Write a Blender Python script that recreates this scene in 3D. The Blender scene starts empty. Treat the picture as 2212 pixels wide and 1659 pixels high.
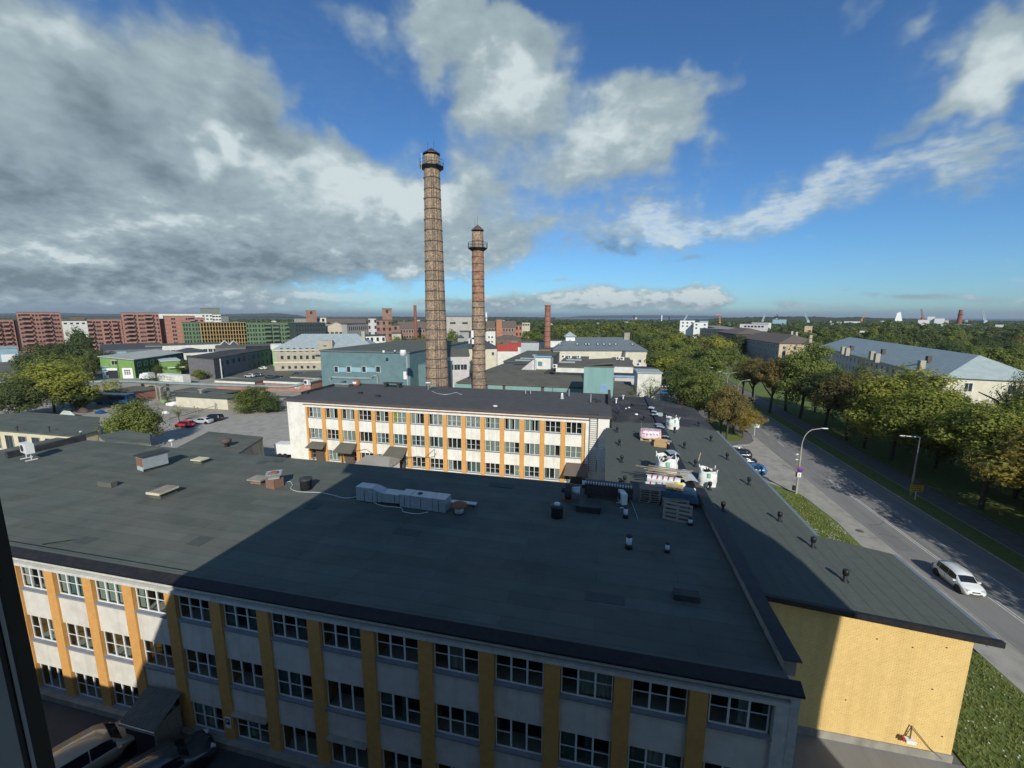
import bpy, bmesh, math, random
from mathutils import Vector, Matrix, noise as mnoise
R=math.radians
scene=bpy.context.scene
# ---------------------------------------------------------------- camera
PITCH,YAW,ROLL=R(9.25),R(12.64),R(0.2)
FOC,CX,CY,H=900.0,1106.0,829.5,26.0
_F=Vector((-math.sin(YAW)*math.cos(PITCH),math.cos(YAW)*math.cos(PITCH),-math.sin(PITCH)))
_R0=Vector((math.cos(YAW),math.sin(YAW),0)); _U0=_R0.cross(_F)
_R=_R0*math.cos(ROLL)+_U0*math.sin(ROLL); _U=_U0*math.cos(ROLL)-_R0*math.sin(ROLL)
cam_data=bpy.data.cameras.new('camera'); cam=bpy.data.objects.new('camera',cam_data)
scene.collection.objects.link(cam); scene.camera=cam
cam_data.sensor_width=36; cam_data.lens=36*FOC/2212; cam_data.clip_start=.05; cam_data.clip_end=90000
m3=Matrix((_R,_U,-_F)).transposed(); cam.matrix_world=Matrix.Translation((0,0,H))@m3.to_4x4()
def ray(x,y): return _F+_R*((x-CX)/FOC)-_U*((y-CY)/FOC)
def G(x,y,z=0.0):
    r=ray(x,y); t=(z-H)/r.z; return Vector((r.x*t,r.y*t,z))
def A(x,y,Y):
    r=ray(x,y); t=Y/r.y; return Vector((r.x*t,Y,H+r.z*t))
FX,FY=-math.sin(YAW),math.cos(YAW)
def DP(p): return p[0]*FX+p[1]*FY
def AD(x,y,D):
    r=ray(x,y); t=D/(r.x*FX+r.y*FY); return Vector((r.x*t,r.y*t,H+r.z*t))
# ---------------------------------------------------------------- light
SUN_DIR=Vector((-.35,1,-.62)).normalized()
sl=bpy.data.lights.new('sun','SUN'); sl.energy=4.5; sl.angle=R(.55); sl.color=(1,.945,.85)
so=bpy.data.objects.new('sun',sl); scene.collection.objects.link(so)
so.rotation_euler=SUN_DIR.to_track_quat('-Z','Y').to_euler()
world=bpy.data.worlds.new('World'); scene.world=world; world.use_nodes=True
scene.view_settings.view_transform='Standard'; scene.view_settings.look='None'
scene.view_settings.exposure=0.0; scene.view_settings.gamma=1; scene.view_settings.use_curve_mapping=False
def build_world():
    nt=world.node_tree; nt.nodes.clear(); N=nt.nodes.new; L=nt.links.new
    out=N('ShaderNodeOutputWorld'); bg=N('ShaderNodeBackground'); L(bg.outputs[0],out.inputs[0])
    sky=N('ShaderNodeTexSky'); sky.sky_type='NISHITA'; sky.sun_disc=False
    sky.sun_elevation=R(30.7); sky.sun_rotation=math.atan2(-SUN_DIR.x,-SUN_DIR.y)
    sky.air_density=1.0; sky.dust_density=.35; sky.ozone_density=3.0
    bg.inputs[1].default_value=.088
    tc=N('ShaderNodeTexCoord')
    def vm(op,a,b=None):
        n=N('ShaderNodeVectorMath'); n.operation=op
        for i,v in enumerate((a,b)):
            if v is None: continue
            if hasattr(v,'is_output'): L(v,n.inputs[i])
            else: n.inputs[i].default_value=v
        return n.outputs['Value'] if op in('DOT_PRODUCT','LENGTH') else n.outputs[0]
    def mt(op,a,b=None,c=None,cl=False):
        n=N('ShaderNodeMath'); n.operation=op; n.use_clamp=cl
        for i,v in enumerate((a,b,c)):
            if v is None: continue
            if hasattr(v,'is_output'): L(v,n.inputs[i])
            else: n.inputs[i].default_value=v
        return n.outputs[0]
    d=vm('NORMALIZE',tc.outputs['Generated'])
    fh=Vector((-math.sin(YAW),math.cos(YAW),0)); rh=_R0
    df=vm('DOT_PRODUCT',d,fh); dr=vm('DOT_PRODUCT',d,rh); 
    sep=N('ShaderNodeSeparateXYZ'); L(d,sep.inputs[0]); dz=sep.outputs[2]
    wa=N('ShaderNodeMapRange'); wa.inputs[1].default_value=.02; wa.inputs[2].default_value=.26; wa.inputs[3].default_value=.12; L(dz,wa.inputs[0])
    az=mt('ARCTAN2',dr,df); el=mt('ARCSINE',dz)
    comb=N('ShaderNodeCombineXYZ'); L(az,comb.inputs[0]); L(el,comb.inputs[1])
    def nz(scale,detail=5,rough=.55,dist=0,vec=d,sc=(1,1,1)):
        mp=N('ShaderNodeMapping'); mp.inputs['Scale'].default_value=sc; L(vec,mp.inputs[0])
        n=N('ShaderNodeTexNoise'); n.inputs['Scale'].default_value=scale; n.inputs['Detail'].default_value=detail
        n.inputs['Roughness'].default_value=rough; n.inputs['Distortion'].default_value=dist; L(mp.outputs[0],n.inputs[0]); return n
    w=nz(5,3); wv=vm('MULTIPLY',vm('SUBTRACT',w.outputs['Color'],(.5,.5,.5)),(.34,.24,0))
    w2=nz(16,3,.6); wv2=vm('MULTIPLY',vm('SUBTRACT',w2.outputs['Color'],(.5,.5,.5)),(.11,.08,0))
    wsum=vm('ADD',wv,wv2); wn=N('ShaderNodeVectorMath'); wn.operation='SCALE'; L(wsum,wn.inputs[0]); L(wa.outputs[0],wn.inputs['Scale']); p=vm('ADD',comb.outputs[0],wn.outputs[0])
    def ae(x,y):
        r=ray(x,y).normalized(); return math.atan2(r.dot(rh),r.dot(fh)),math.asin(r.z)
    def blobs(lst,vec):
        s=None
        for (x,y,rx,ry,ang,wt) in lst:
            c=ae(x,y); e1=ae(x+rx*math.cos(R(ang)),y-rx*math.sin(R(ang))); e2=ae(x+ry*math.sin(R(ang)),y-ry*-math.cos(R(ang)))
            v1=(e1[0]-c[0],e1[1]-c[1]); r1=math.hypot(*v1); r2=math.hypot(e2[0]-c[0],e2[1]-c[1])
            mp=N('ShaderNodeMapping'); mp.vector_type='TEXTURE'; mp.inputs['Location'].default_value=(c[0],c[1],0)
            mp.inputs['Rotation'].default_value=(0,0,math.atan2(v1[1],v1[0])); mp.inputs['Scale'].default_value=(r1,r2,1)
            L(vec,mp.inputs[0]); ln=vm('LENGTH',mp.outputs[0])
            mr=N('ShaderNodeMapRange'); mr.interpolation_type='SMOOTHSTEP'; mr.inputs['From Min'].default_value=1.25
            mr.inputs['From Max'].default_value=.1; mr.inputs['To Max'].default_value=wt; L(ln,mr.inputs['Value'])
            s=mr.outputs[0] if s is None else mt('ADD',s,mr.outputs[0])
        return s
    COV=[(60,230,430,340,-10,1.4),(330,330,350,240,-15,1.2),(520,380,290,200,-5,1.2),(300,560,620,130,0,1.3),(760,440,270,140,5,1.2),
         (970,470,250,120,10,1.1),(620,260,150,110,-50,.5),(880,560,260,50,0,.55),(420,120,200,150,-50,.7),
         (1080,150,190,165,60,1.35),(1150,60,90,170,80,.8),(970,40,110,110,90,.6),(1090,260,170,110,20,1.0),
         (1330,330,260,130,15,1.3),(1450,260,190,90,30,.9),(1600,150,180,40,35,.5),(800,85,190,45,-15,.4),
         (1260,505,260,40,12,.35),(1640,445,300,36,11,.3),(1120,520,140,50,10,.5),
         (1480,500,75,38,0,.7),(1360,525,90,18,0,.7),(1500,545,80,16,0,.4),
         (2120,170,230,170,40,1.5),(1940,290,150,60,20,.7),(2190,60,120,120,0,.8),(1880,30,100,40,30,.35),
         (1370,643,190,34,0,1.4),(1240,656,130,24,0,1.2),(1520,645,85,36,0,1.4),(1060,652,140,26,0,1.1),(1200,608,90,10,0,.55),(870,600,45,38,60,.6),(930,655,90,16,0,.5),
         (1700,655,60,14,0,.5),(1930,630,160,12,0,.55),(2080,640,170,14,-3,.6),(1880,662,330,10,0,.45),(300,650,600,40,0,.8)]
    BR=[(460,290,100,60,-30,.5),(560,340,130,40,-15,.4),(760,400,210,70,0,.55),(900,430,150,50,10,.5),(150,555,130,26,-10,.7),(420,480,200,22,0,.4),
        (1100,230,120,70,30,.45),(1080,120,90,60,60,.5),(1330,310,200,80,15,.5),(1480,490,60,25,0,.9),(2120,170,170,130,40,.6),
        (1370,640,190,24,0,.55),(1520,638,70,26,0,.6),(1240,653,120,14,0,.4),(870,590,40,30,60,.6),(1640,440,600,50,12,.55),(20,40,160,90,20,.35),(760,640,160,12,0,.6)]
    DK=[(190,250,250,130,-15,.5),(60,440,260,60,0,.45),(500,560,360,38,0,.6),(120,610,420,36,0,.7),(600,300,80,90,0,.25),(380,380,120,40,0,.5),
        (1360,525,90,18,0,.9),(700,600,300,22,0,.5),(1500,545,80,14,0,.5),(1930,628,150,9,0,.4)]
    n1=nz(6,6,.52,.15,d,(1,1,1.7)); n2=nz(24,6,.52,.2,d,(1,1,1.9))
    den=mt('ADD',blobs(COV,p),mt('MULTIPLY_ADD',n1.outputs[0],1.15,-.56)); den=mt('ADD',den,mt('MULTIPLY_ADD',n2.outputs[0],.34,-.17)); n3=nz(34,6,.6,.2,d,(1,1,2.2)); inv=mt('SUBTRACT',1.0,wa.outputs[0]); den=mt('ADD',den,mt('MULTIPLY',inv,mt('MULTIPLY_ADD',n3.outputs[0],2.2,-1.1)))
    # elsewhere in the sky broken cloud carries on
    ab=mt('ABSOLUTE',az); far=N('ShaderNodeMapRange'); far.inputs[1].default_value=1.0; far.inputs[2].default_value=1.4; far.inputs[4].default_value=.42; L(ab,far.inputs[0])
    den=mt('ADD',den,far.outputs[0])
    cov=N('ShaderNodeMapRange'); cov.interpolation_type='SMOOTHSTEP'; cov.inputs[1].default_value=.12; cov.inputs[2].default_value=1.15; L(den,cov.inputs[0])
    # thin high veil: a ribbed band and soft skirts round the heavier clouds
    n4=nz(40,5,.6,.1,d,(1,1,3.2)); STR=[(1250,505,330,62,12,.8),(1500,470,380,66,11,.9),(1800,420,420,66,10,.9),(2120,365,330,60,9,.9),(1080,200,240,240,40,.5),(1400,300,330,150,20,.5),(2080,190,330,220,30,.5),(700,180,260,160,-30,.25)]
    ve=mt('MULTIPLY',blobs(STR,p),mt('MULTIPLY_ADD',n4.outputs[0],1.5,.02)); veil=N('ShaderNodeMapRange'); veil.interpolation_type='SMOOTHSTEP'; veil.inputs[1].default_value=.05; veil.inputs[2].default_value=1.25; veil.inputs[4].default_value=.78; L(ve,veil.inputs[0])
    covf=mt('MAXIMUM',mt('MULTIPLY',cov.outputs[0],.97),veil.outputs[0])
    br=mt('ADD',blobs(BR,p),mt('MULTIPLY_ADD',n2.outputs[0],.75,-.37)); br=mt('SUBTRACT',br,blobs(DK,p)); br=mt('MULTIPLY_ADD',br,.85,.56)
    br=mt('ADD',br,mt('MULTIPLY_ADD',n1.outputs[0],.7,-.35))
    br=mt('ADD',br,mt('MULTIPLY',inv,mt('MULTIPLY_ADD',n3.outputs[0],2.4,-1.15)))
    cr=N('ShaderNodeValToRGB'); e=cr.color_ramp.elements; e[0].position=0; e[0].color=(1.9,2.6,2.95,1); e[1].position=1; e[1].color=(7.2,8.2,8.4,1)
    k=cr.color_ramp.elements.new(.35); k.color=(3.1,4.0,4.5,1); k=cr.color_ramp.elements.new(.7); k.color=(4.3,5.4,5.8,1); L(br,cr.inputs[0])
    # clear sky: nishita, tinted a little deeper
    tint=N('ShaderNodeMix'); tint.data_type='RGBA'; tint.blend_type='MULTIPLY'; tint.inputs[0].default_value=1; L(sky.outputs[0],tint.inputs[6]); tint.inputs[7].default_value=(.60,.98,1.32,1)
    # distance veil: clouds low over the horizon fade to blue grey
    hz=N('ShaderNodeMapRange'); hz.interpolation_type='SMOOTHSTEP'; hz.inputs[1].default_value=.055; hz.inputs[2].default_value=-.004; hz.inputs[4].default_value=.35; L(el,hz.inputs[0])
    hc=N('ShaderNodeMix'); hc.data_type='RGBA'; L(hz.outputs[0],hc.inputs[0]); L(cr.outputs[0],hc.inputs[6]); hc.inputs[7].default_value=(1.35,2.25,3.3,1)
    mx=N('ShaderNodeMix'); mx.data_type='RGBA'; L(covf,mx.inputs[0]); L(tint.outputs[2],mx.inputs[6]); L(hc.outputs[2],mx.inputs[7])
    hz2=N('ShaderNodeMapRange'); hz2.interpolation_type='SMOOTHSTEP'; hz2.inputs[1].default_value=.022; hz2.inputs[2].default_value=-.002; hz2.inputs[4].default_value=.55; L(el,hz2.inputs[0])
    mx2=N('ShaderNodeMix'); mx2.data_type='RGBA'; L(hz2.outputs[0],mx2.inputs[0]); L(mx.outputs[2],mx2.inputs[6]); mx2.inputs[7].default_value=(1.25,2.15,3.4,1)
    L(mx2.outputs[2],bg.inputs[0])
build_world()
# ---------------------------------------------------------------- helpers
random.seed(7)
COL=scene.collection
def mat(name,c1,c2=None,rough=.8,scale=3.0,bump=.0,bscale=40.,metal=0.,blotch=None,bl_scale=.25,spec=.4,stretch=(1,1,1),coat=0.,detail=5,bdist=.02,ramp=(.35,.65),streak=None,laps=None):
    m=bpy.data.materials.new(name); m.use_nodes=True; nt=m.node_tree; b=nt.nodes['Principled BSDF']; N=nt.nodes.new; L=nt.links.new
    b.inputs['Roughness'].default_value=rough; b.inputs['Metallic'].default_value=metal
    b.inputs['Specular IOR Level'].default_value=spec; b.inputs['Coat Weight'].default_value=coat
    c1=tuple(c1)+(1,)
    if c2 is None: c2=tuple(x*.82 for x in c1[:3])
    c2=tuple(c2)+(1,)
    g=N('ShaderNodeNewGeometry'); mp=N('ShaderNodeMapping'); mp.inputs['Scale'].default_value=stretch; L(g.outputs['Position'],mp.inputs[0])
    n=N('ShaderNodeTexNoise'); n.inputs['Scale'].default_value=scale; n.inputs['Detail'].default_value=detail; L(mp.outputs[0],n.inputs[0])
    r=N('ShaderNodeMapRange'); r.inputs[1].default_value=ramp[0]; r.inputs[2].default_value=ramp[1]; L(n.outputs[0],r.inputs[0])
    mx=N('ShaderNodeMix'); mx.data_type='RGBA'; L(r.outputs[0],mx.inputs[0]); mx.inputs[6].default_value=c1; mx.inputs[7].default_value=c2
    col=mx.outputs[2]
    if blotch:
        n2=N('ShaderNodeTexNoise'); n2.inputs['Scale'].default_value=bl_scale; n2.inputs['Detail'].default_value=6; n2.inputs['Roughness'].default_value=.65; L(mp.outputs[0],n2.inputs[0])
        r2=N('ShaderNodeMapRange'); r2.inputs[1].default_value=.47; r2.inputs[2].default_value=.66; r2.inputs[4].default_value=blotch[3] if len(blotch)>3 else .6; L(n2.outputs[0],r2.inputs[0])
        m2=N('ShaderNodeMix'); m2.data_type='RGBA'; L(r2.outputs[0],m2.inputs[0]); L(col,m2.inputs[6]); m2.inputs[7].default_value=tuple(blotch[:3])+(1,); col=m2.outputs[2]
    if streak:   # rain streaks, tyre tracks: colour, strength, stretch, scale
        m4=N('ShaderNodeMapping'); m4.inputs['Scale'].default_value=streak[2]; L(g.outputs['Position'],m4.inputs[0])
        n4=N('ShaderNodeTexNoise'); n4.inputs['Scale'].default_value=streak[3]; n4.inputs['Detail'].default_value=6; n4.inputs['Roughness'].default_value=.6; L(m4.outputs[0],n4.inputs[0])
        r4=N('ShaderNodeMapRange'); r4.inputs[1].default_value=.50; r4.inputs[2].default_value=.72; r4.inputs[4].default_value=streak[1]; L(n4.outputs[0],r4.inputs[0])
        x4=N('ShaderNodeMix'); x4.data_type='RGBA'; L(r4.outputs[0],x4.inputs[0]); L(col,x4.inputs[6]); x4.inputs[7].default_value=tuple(streak[0])+(1,); col=x4.outputs[2]
    if laps:     # overlapping felt sheets: length, width, joint tone
        bt_=N('ShaderNodeTexBrick'); bt_.inputs['Scale'].default_value=1; bt_.inputs['Brick Width'].default_value=laps[0]; bt_.inputs['Row Height'].default_value=laps[1]; bt_.inputs['Mortar Size'].default_value=.018; bt_.inputs['Mortar Smooth'].default_value=.3
        bt_.inputs['Color1'].default_value=(.90,.90,.90,1); bt_.inputs['Color2'].default_value=(1.08,1.08,1.08,1); bt_.inputs['Mortar'].default_value=(laps[2],)*3+(1,); L(g.outputs['Position'],bt_.inputs[0])
        x5=N('ShaderNodeMix'); x5.data_type='RGBA'; x5.blend_type='MULTIPLY'; x5.inputs[0].default_value=1; L(col,x5.inputs[6]); L(bt_.outputs[0],x5.inputs[7]); col=x5.outputs[2]
    L(col,b.inputs['Base Color'])
    if bump:
        n3=N('ShaderNodeTexNoise'); n3.inputs['Scale'].default_value=bscale; n3.inputs['Detail'].default_value=3; L(mp.outputs[0],n3.inputs[0])
        bp=N('ShaderNodeBump'); bp.inputs['Strength'].default_value=bump; bp.inputs['Distance'].default_value=bdist; L(n3.outputs[0],bp.inputs['Height']); L(bp.outputs[0],b.inputs['Normal'])
    m['col']=0; return m
def glass(name,tint=(.5,.56,.55),op=.55,dark=(.012,.016,.018)):
    m=bpy.data.materials.new(name); m.use_nodes=True; nt=m.node_tree; N=nt.nodes.new; L=nt.links.new
    o=nt.nodes['Material Output']; b=nt.nodes['Principled BSDF']; b.inputs['Base Color'].default_value=dark+(1,); b.inputs['Roughness'].default_value=.06
    b.inputs['Specular IOR Level'].default_value=.6
    t=N('ShaderNodeBsdfTransparent'); t.inputs[0].default_value=tint+(1,); mx=N('ShaderNodeMixShader'); mx.inputs[0].default_value=op
    L(t.outputs[0],mx.inputs[1]); L(b.outputs[0],mx.inputs[2]); L(mx.outputs[0],o.inputs[0]); return m
def leafmat(name,ca,cb,cc,trans=.25):
    m=bpy.data.materials.new(name); m.use_nodes=True; nt=m.node_tree; b=nt.nodes['Principled BSDF']; N=nt.nodes.new; L=nt.links.new
    o=nt.nodes['Material Output']; g=N('ShaderNodeNewGeometry'); oi=N('ShaderNodeObjectInfo')
    n=N('ShaderNodeTexNoise'); n.inputs['Scale'].default_value=.55; n.inputs['Detail'].default_value=3; L(g.outputs['Position'],n.inputs[0])
    add=N('ShaderNodeMath'); add.operation='MULTIPLY_ADD'; add.inputs[1].default_value=.45; L(g.outputs['Random Per Island'],add.inputs[0]); L(n.outputs[0],add.inputs[2])
    add2=N('ShaderNodeMath'); add2.operation='MULTIPLY_ADD'; add2.inputs[1].default_value=.35; L(oi.outputs['Random'],add2.inputs[0]); L(add.outputs[0],add2.inputs[2])
    cr=N('ShaderNodeValToRGB'); e=cr.color_ramp.elements; e[0].position=.45; e[0].color=ca+(1,); e[1].position=1.15 if 0 else 1.0; e[1].color=cc+(1,); k=e.new(.72); k.color=cb+(1,)
    L(add2.outputs[0],cr.inputs[0]); L(cr.outputs[0],b.inputs['Base Color']); b.inputs['Roughness'].default_value=.6; b.inputs['Specular IOR Level'].default_value=.25
    t=N('ShaderNodeBsdfTranslucent'); L(cr.outputs[0],t.inputs[0]); mx=N('ShaderNodeMixShader'); mx.inputs[0].default_value=trans
    L(b.outputs[0],mx.inputs[1]); L(t.outputs[0],mx.inputs[2]); L(mx.outputs[0],o.inputs[0]); return m
class MB:
    def __init__(s): s.v=[];s.f=[];s.m=[];s.sm=[]
    def add(s,vs,fs,m=0,sm=False):
        o=len(s.v); s.v+= [tuple(v) for v in vs]; s.f+=[tuple(i+o for i in f) for f in fs]; s.m+=[m]*len(fs); s.sm+=[sm]*len(fs); return s
    def box(s,x0,y0,z0,x1,y1,z1,m=0):
        return s.add([(x0,y0,z0),(x1,y0,z0),(x1,y1,z0),(x0,y1,z0),(x0,y0,z1),(x1,y0,z1),(x1,y1,z1),(x0,y1,z1)],
            [(3,2,1,0),(4,5,6,7),(0,1,5,4),(1,2,6,5),(2,3,7,6),(3,0,4,7)],m)
    def obox(s,c,d,rz=0,m=0,tilt=None):
        mm=Matrix.Translation(c)@Matrix.Rotation(rz,4,'Z')
        if tilt: mm=mm@Matrix.Rotation(tilt[1],4,tilt[0])
        a,b,h=d[0]/2,d[1]/2,d[2]/2
        vs=[mm@Vector(p) for p in [(-a,-b,-h),(a,-b,-h),(a,b,-h),(-a,b,-h),(-a,-b,h),(a,-b,h),(a,b,h),(-a,b,h)]]
        return s.add(vs,[(3,2,1,0),(4,5,6,7),(0,1,5,4),(1,2,6,5),(2,3,7,6),(3,0,4,7)],m)
    def tube(s,p,q,r,r2=None,n=8,m=0,caps=True):
        p,q=Vector(p),Vector(q); r2=r if r2 is None else r2; a=(q-p).normalized(); u=a.orthogonal().normalized(); w=a.cross(u)
        vs=[p+(u*math.cos(2*math.pi*i/n)+w*math.sin(2*math.pi*i/n))*r for i in range(n)]+[q+(u*math.cos(2*math.pi*i/n)+w*math.sin(2*math.pi*i/n))*r2 for i in range(n)]
        s.add(vs,[(i,(i+1)%n,n+(i+1)%n,n+i) for i in range(n)],m,True)
        if caps: s.add(vs,[tuple(range(n-1,-1,-1)),tuple(range(n,2*n))],m)
        return s
    def path(s,pts,r,n=6,m=0):
        for a,b in zip(pts[:-1],pts[1:]): s.tube(a,b,r,n=n,m=m)
        return s
    def lathe(s,prof,n=16,c=(0,0,0),m=0,sm=True):
        vs=[(c[0]+r*math.cos(2*math.pi*i/n),c[1]+r*math.sin(2*math.pi*i/n),c[2]+z) for r,z in prof for i in range(n)]
        fs=[(j*n+i,j*n+(i+1)%n,(j+1)*n+(i+1)%n,(j+1)*n+i) for j in range(len(prof)-1) for i in range(n)]
        return s.add(vs,fs,m,sm)
    def prism(s,poly,z0,z1,m=0):
        n=len(poly); vs=[(x,y,z0) for x,y in poly]+[(x,y,z1) for x,y in poly]
        return s.add(vs,[tuple(range(n-1,-1,-1)),tuple(range(n,2*n))]+[(i,(i+1)%n,n+(i+1)%n,n+i) for i in range(n)],m)
    def poly(s,pts,m=0): return s.add(pts,[tuple(range(len(pts)))],m)
    def slab(s,pts,t,m=0):   # planar polygon thickened downwards
        n=len(pts); vs=list(pts)+[(p[0],p[1],p[2]-t) for p in pts]
        return s.add(vs,[tuple(range(n)),tuple(range(2*n-1,n-1,-1))]+[(i,n+i,n+(i+1)%n,(i+1)%n) for i in range(n)],m)
    def mesh(s,name,mats):
        me=bpy.data.meshes.new(name); me.from_pydata(s.v,[],s.f); me.polygons.foreach_set('material_index',s.m); me.polygons.foreach_set('use_smooth',s.sm)
        for k in (mats if isinstance(mats,(list,tuple)) else [mats]): me.materials.append(k)
        me.update(); return me
    def build(s,name,mats,parent=None,**kw): return link(name,s.mesh(name,mats),parent,**kw)
def link(name,me,parent=None,loc=None,rz=None,**kw):
    o=bpy.data.objects.new(name,me); COL.objects.link(o)
    if parent: o.parent=parent
    if loc is not None: o.location=loc
    if rz is not None: o.rotation_euler=(0,0,rz)
    for k,v in kw.items():
        if v is not None: o[k]=v
    return o
def thing(name,label,cat,loc=(0,0,0),rz=0,group=None): return link(name,None,None,loc,rz,label=label,category=cat,group=group)
def kids(o):
    if '_ch' not in CH: pass
    return CH.get(o.name,[])
CH={}
def reg_children():
    CH.clear()
    for o in bpy.data.objects:
        if o.parent: CH.setdefault(o.parent.name,[]).append(o)
def dup(root,children,loc,rz,label,scale=None,group=None,swap=None):
    """copy a thing, its parts and their sub-parts; children = nested list collected once"""
    def cp(o,par):
        c=o.copy(); COL.objects.link(c); c.parent=par
        if swap:
            for i,sl_ in enumerate(c.material_slots):
                old=sl_.material
                if old in swap: sl_.link='OBJECT'; sl_.material=swap[old]
        return c
    r=root.copy(); COL.objects.link(r); r.location=loc; r.rotation_euler=(0,0,rz); r['label']=label
    if scale is not None: r.scale=scale if hasattr(scale,'__len__') else (scale,)*3
    if group: r['group']=group
    def rec(lst,par):
        for o,sub in lst: rec(sub,cp(o,par))
    rec(children,r); return r
def tree_of(root):
    allc={}
    for o in bpy.data.objects:
        if o.parent: allc.setdefault(o.parent,[]).append(o)
    def rec(o): return [(c,rec(c)) for c in allc.get(o,[])]
    return rec(root)
# ---------------------------------------------------------------- materials
M={}
M['felt']=mat('roofing_felt',(.093,.110,.095),(.114,.130,.112),.92,.9,.35,60,blotch=(.145,.142,.118,.55),bl_scale=.16,spec=.2,laps=(9.5,1.0,.62),streak=((.058,.066,.058),.6,(1,1,1),.45))
M['felt_new']=mat('new_slate_felt',(.086,.100,.086),(.100,.112,.096),.9,2.5,.3,70,blotch=(.08,.092,.088,.5),bl_scale=.2,spec=.2,streak=((.075,.085,.08),.4,(1,.3,1),.5))
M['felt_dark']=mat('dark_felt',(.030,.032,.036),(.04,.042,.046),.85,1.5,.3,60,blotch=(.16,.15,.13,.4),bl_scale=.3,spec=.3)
M['felt_olive']=mat('old_olive_felt',(.105,.105,.082),(.125,.122,.098),.95,1,.3,40,blotch=(.055,.056,.05,.5))
M['tar']=mat('black_flashing',(.010,.010,.012),(.018,.017,.017),.55,4,.3,30,blotch=(.03,.02,.016,.6),bl_scale=1)
M['plaster']=mat('white_plaster',(.66,.64,.57),(.60,.58,.52),.9,1.4,.2,50,blotch=(.48,.45,.38,.5),bl_scale=.8,streak=((.38,.36,.31),.45,(2.2,2.2,.12),.8))
M['plaster2']=mat('bright_white_plaster',(.77,.76,.68),(.72,.71,.63),.9,1.4,.2,50,blotch=(.56,.53,.45,.5),bl_scale=.8,streak=((.48,.45,.38),.5,(2.2,2.2,.12),.8))
M['wbrick']=mat('white_painted_brick',(.64,.63,.57),(.52,.52,.48),.85,4,.4,30,blotch=(.42,.42,.38,.5),bl_scale=1.2)
M['mortar']=mat('mortar',(.40,.36,.26),(.33,.30,.24),.9,6)
M['wmortar']=mat('white_mortar',(.36,.36,.33),(.30,.30,.28),.9,6)
M['yellow']=mat('ochre_paint',(.64,.335,.10),(.57,.30,.09),.8,3,.35,35,blotch=(.50,.28,.07,.45),bl_scale=1.3)
M['ybrick']=mat('yellow_painted_brick',(.76,.55,.22),(.70,.50,.20),.75,3,.3,40,blotch=(.66,.46,.17,.5),bl_scale=.9,streak=((.52,.37,.14),.5,(2,2,.10),.7))
M['ymortar']=mat('yellow_mortar',(.56,.37,.10),(.50,.33,.09),.9,6)
M['sill']=mat('grey_sill',(.24,.26,.28),(.2,.22,.24),.7,3)
M['frame']=mat('white_window_frame',(.78,.79,.78),(.70,.71,.70),.45,6)
M['pane']=glass('window_glass',(.86,.9,.88),.16)
M['pane2']=glass('window_glass_clear',(.9,.93,.92),.2)
M['interior']=mat('dark_interior',(.03,.03,.03),(.055,.05,.045),.9,.8)
M['curtain']=mat('pale_curtain',(.55,.60,.52),(.42,.47,.42),.9,6,stretch=(1,1,.1))
M['curtain_w']=mat('white_curtain',(.72,.72,.68),(.50,.51,.5),.9,7,stretch=(1,1,.1))
M['curtain_t']=mat('teal_blind',(.22,.33,.33),(.16,.25,.25),.9,3)
M['curtain_y']=mat('yellow_curtain',(.75,.65,.03),(.6,.5,.02),.9,6)
M['dot']=mat('red_motif',(.35,.06,.06),None,.9)
M['concrete']=mat('weathered_concrete',(.33,.31,.26),(.24,.23,.2),.9,2,.3,30,blotch=(.16,.15,.12,.7),bl_scale=.6,stretch=(1,1,.4))
M['galv']=mat('galvanised_steel',(.47,.52,.53),(.40,.45,.46),.42,3,.05,9,metal=.45,blotch=(.56,.60,.61,.5),bl_scale=1.6)
M['galv_l']=mat('light_sheet_metal',(.60,.64,.66),(.52,.56,.58),.4,3,metal=.25)
M['rust']=mat('rusty_metal',(.22,.085,.04),(.30,.14,.07),.9,9,.3,50)
M['rbrick']=mat('old_brick',(.27,.15,.10),(.20,.12,.085),.9,6,.3,40)
M['white']=mat('white_enamel',(.74,.75,.72),(.68,.69,.66),.4,3)
M['blackp']=mat('black_plastic',(.012,.013,.014),None,.5,spec=.5)
M['dark']=mat('dark_metal',(.045,.048,.05),(.03,.03,.03),.55,5)
M['wood']=mat('pale_timber',(.52,.40,.22),(.42,.32,.18),.85,5,.2,40,stretch=(.3,1,1),blotch=(.33,.25,.15,.5),bl_scale=2)
M['woodg']=mat('grey_timber',(.22,.19,.15),(.30,.26,.2),.9,6,.2,40,stretch=(.3,1,1))
M['card']=mat('cardboard',(.48,.32,.15),(.42,.28,.13),.9,3)
M['bag']=mat('woven_white_bag',(.74,.75,.72),(.62,.64,.62),.75,5,.5,12,bdist=.08)
M['tarp']=mat('blue_tarpaulin',(.012,.045,.085),(.02,.06,.10),.45,3,.6,8,bdist=.05)
M['pwrap']=mat('pink_printed_film',(.80,.72,.72),(.62,.28,.33),.35,2.4,.5,10,detail=2,ramp=(.50,.60),bdist=.05)
M['plastic']=mat('translucent_film',(.62,.66,.67),(.50,.54,.56),.3,4,.6,12,bdist=.05)
M['red']=mat('red_print',(.42,.05,.06),None,.5)
M['asphalt']=mat('asphalt',(.215,.213,.20),(.18,.178,.17),.9,1.2,.25,50,blotch=(.25,.245,.225,.6),bl_scale=.15,stretch=(1,.25,1),streak=((.14,.138,.132),.6,(1,.02,1),1.1))
M['asphalt_l']=mat('pale_asphalt',(.36,.345,.30),(.31,.30,.265),.9,.8,.2,40,blotch=(.25,.24,.21,.6),bl_scale=.35,streak=((.17,.165,.15),.6,(1,.5,1),.7))
M['asphalt_d']=mat('dark_yard_asphalt',(.045,.047,.05),(.06,.06,.062),.85,.7,.3,40)
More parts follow.
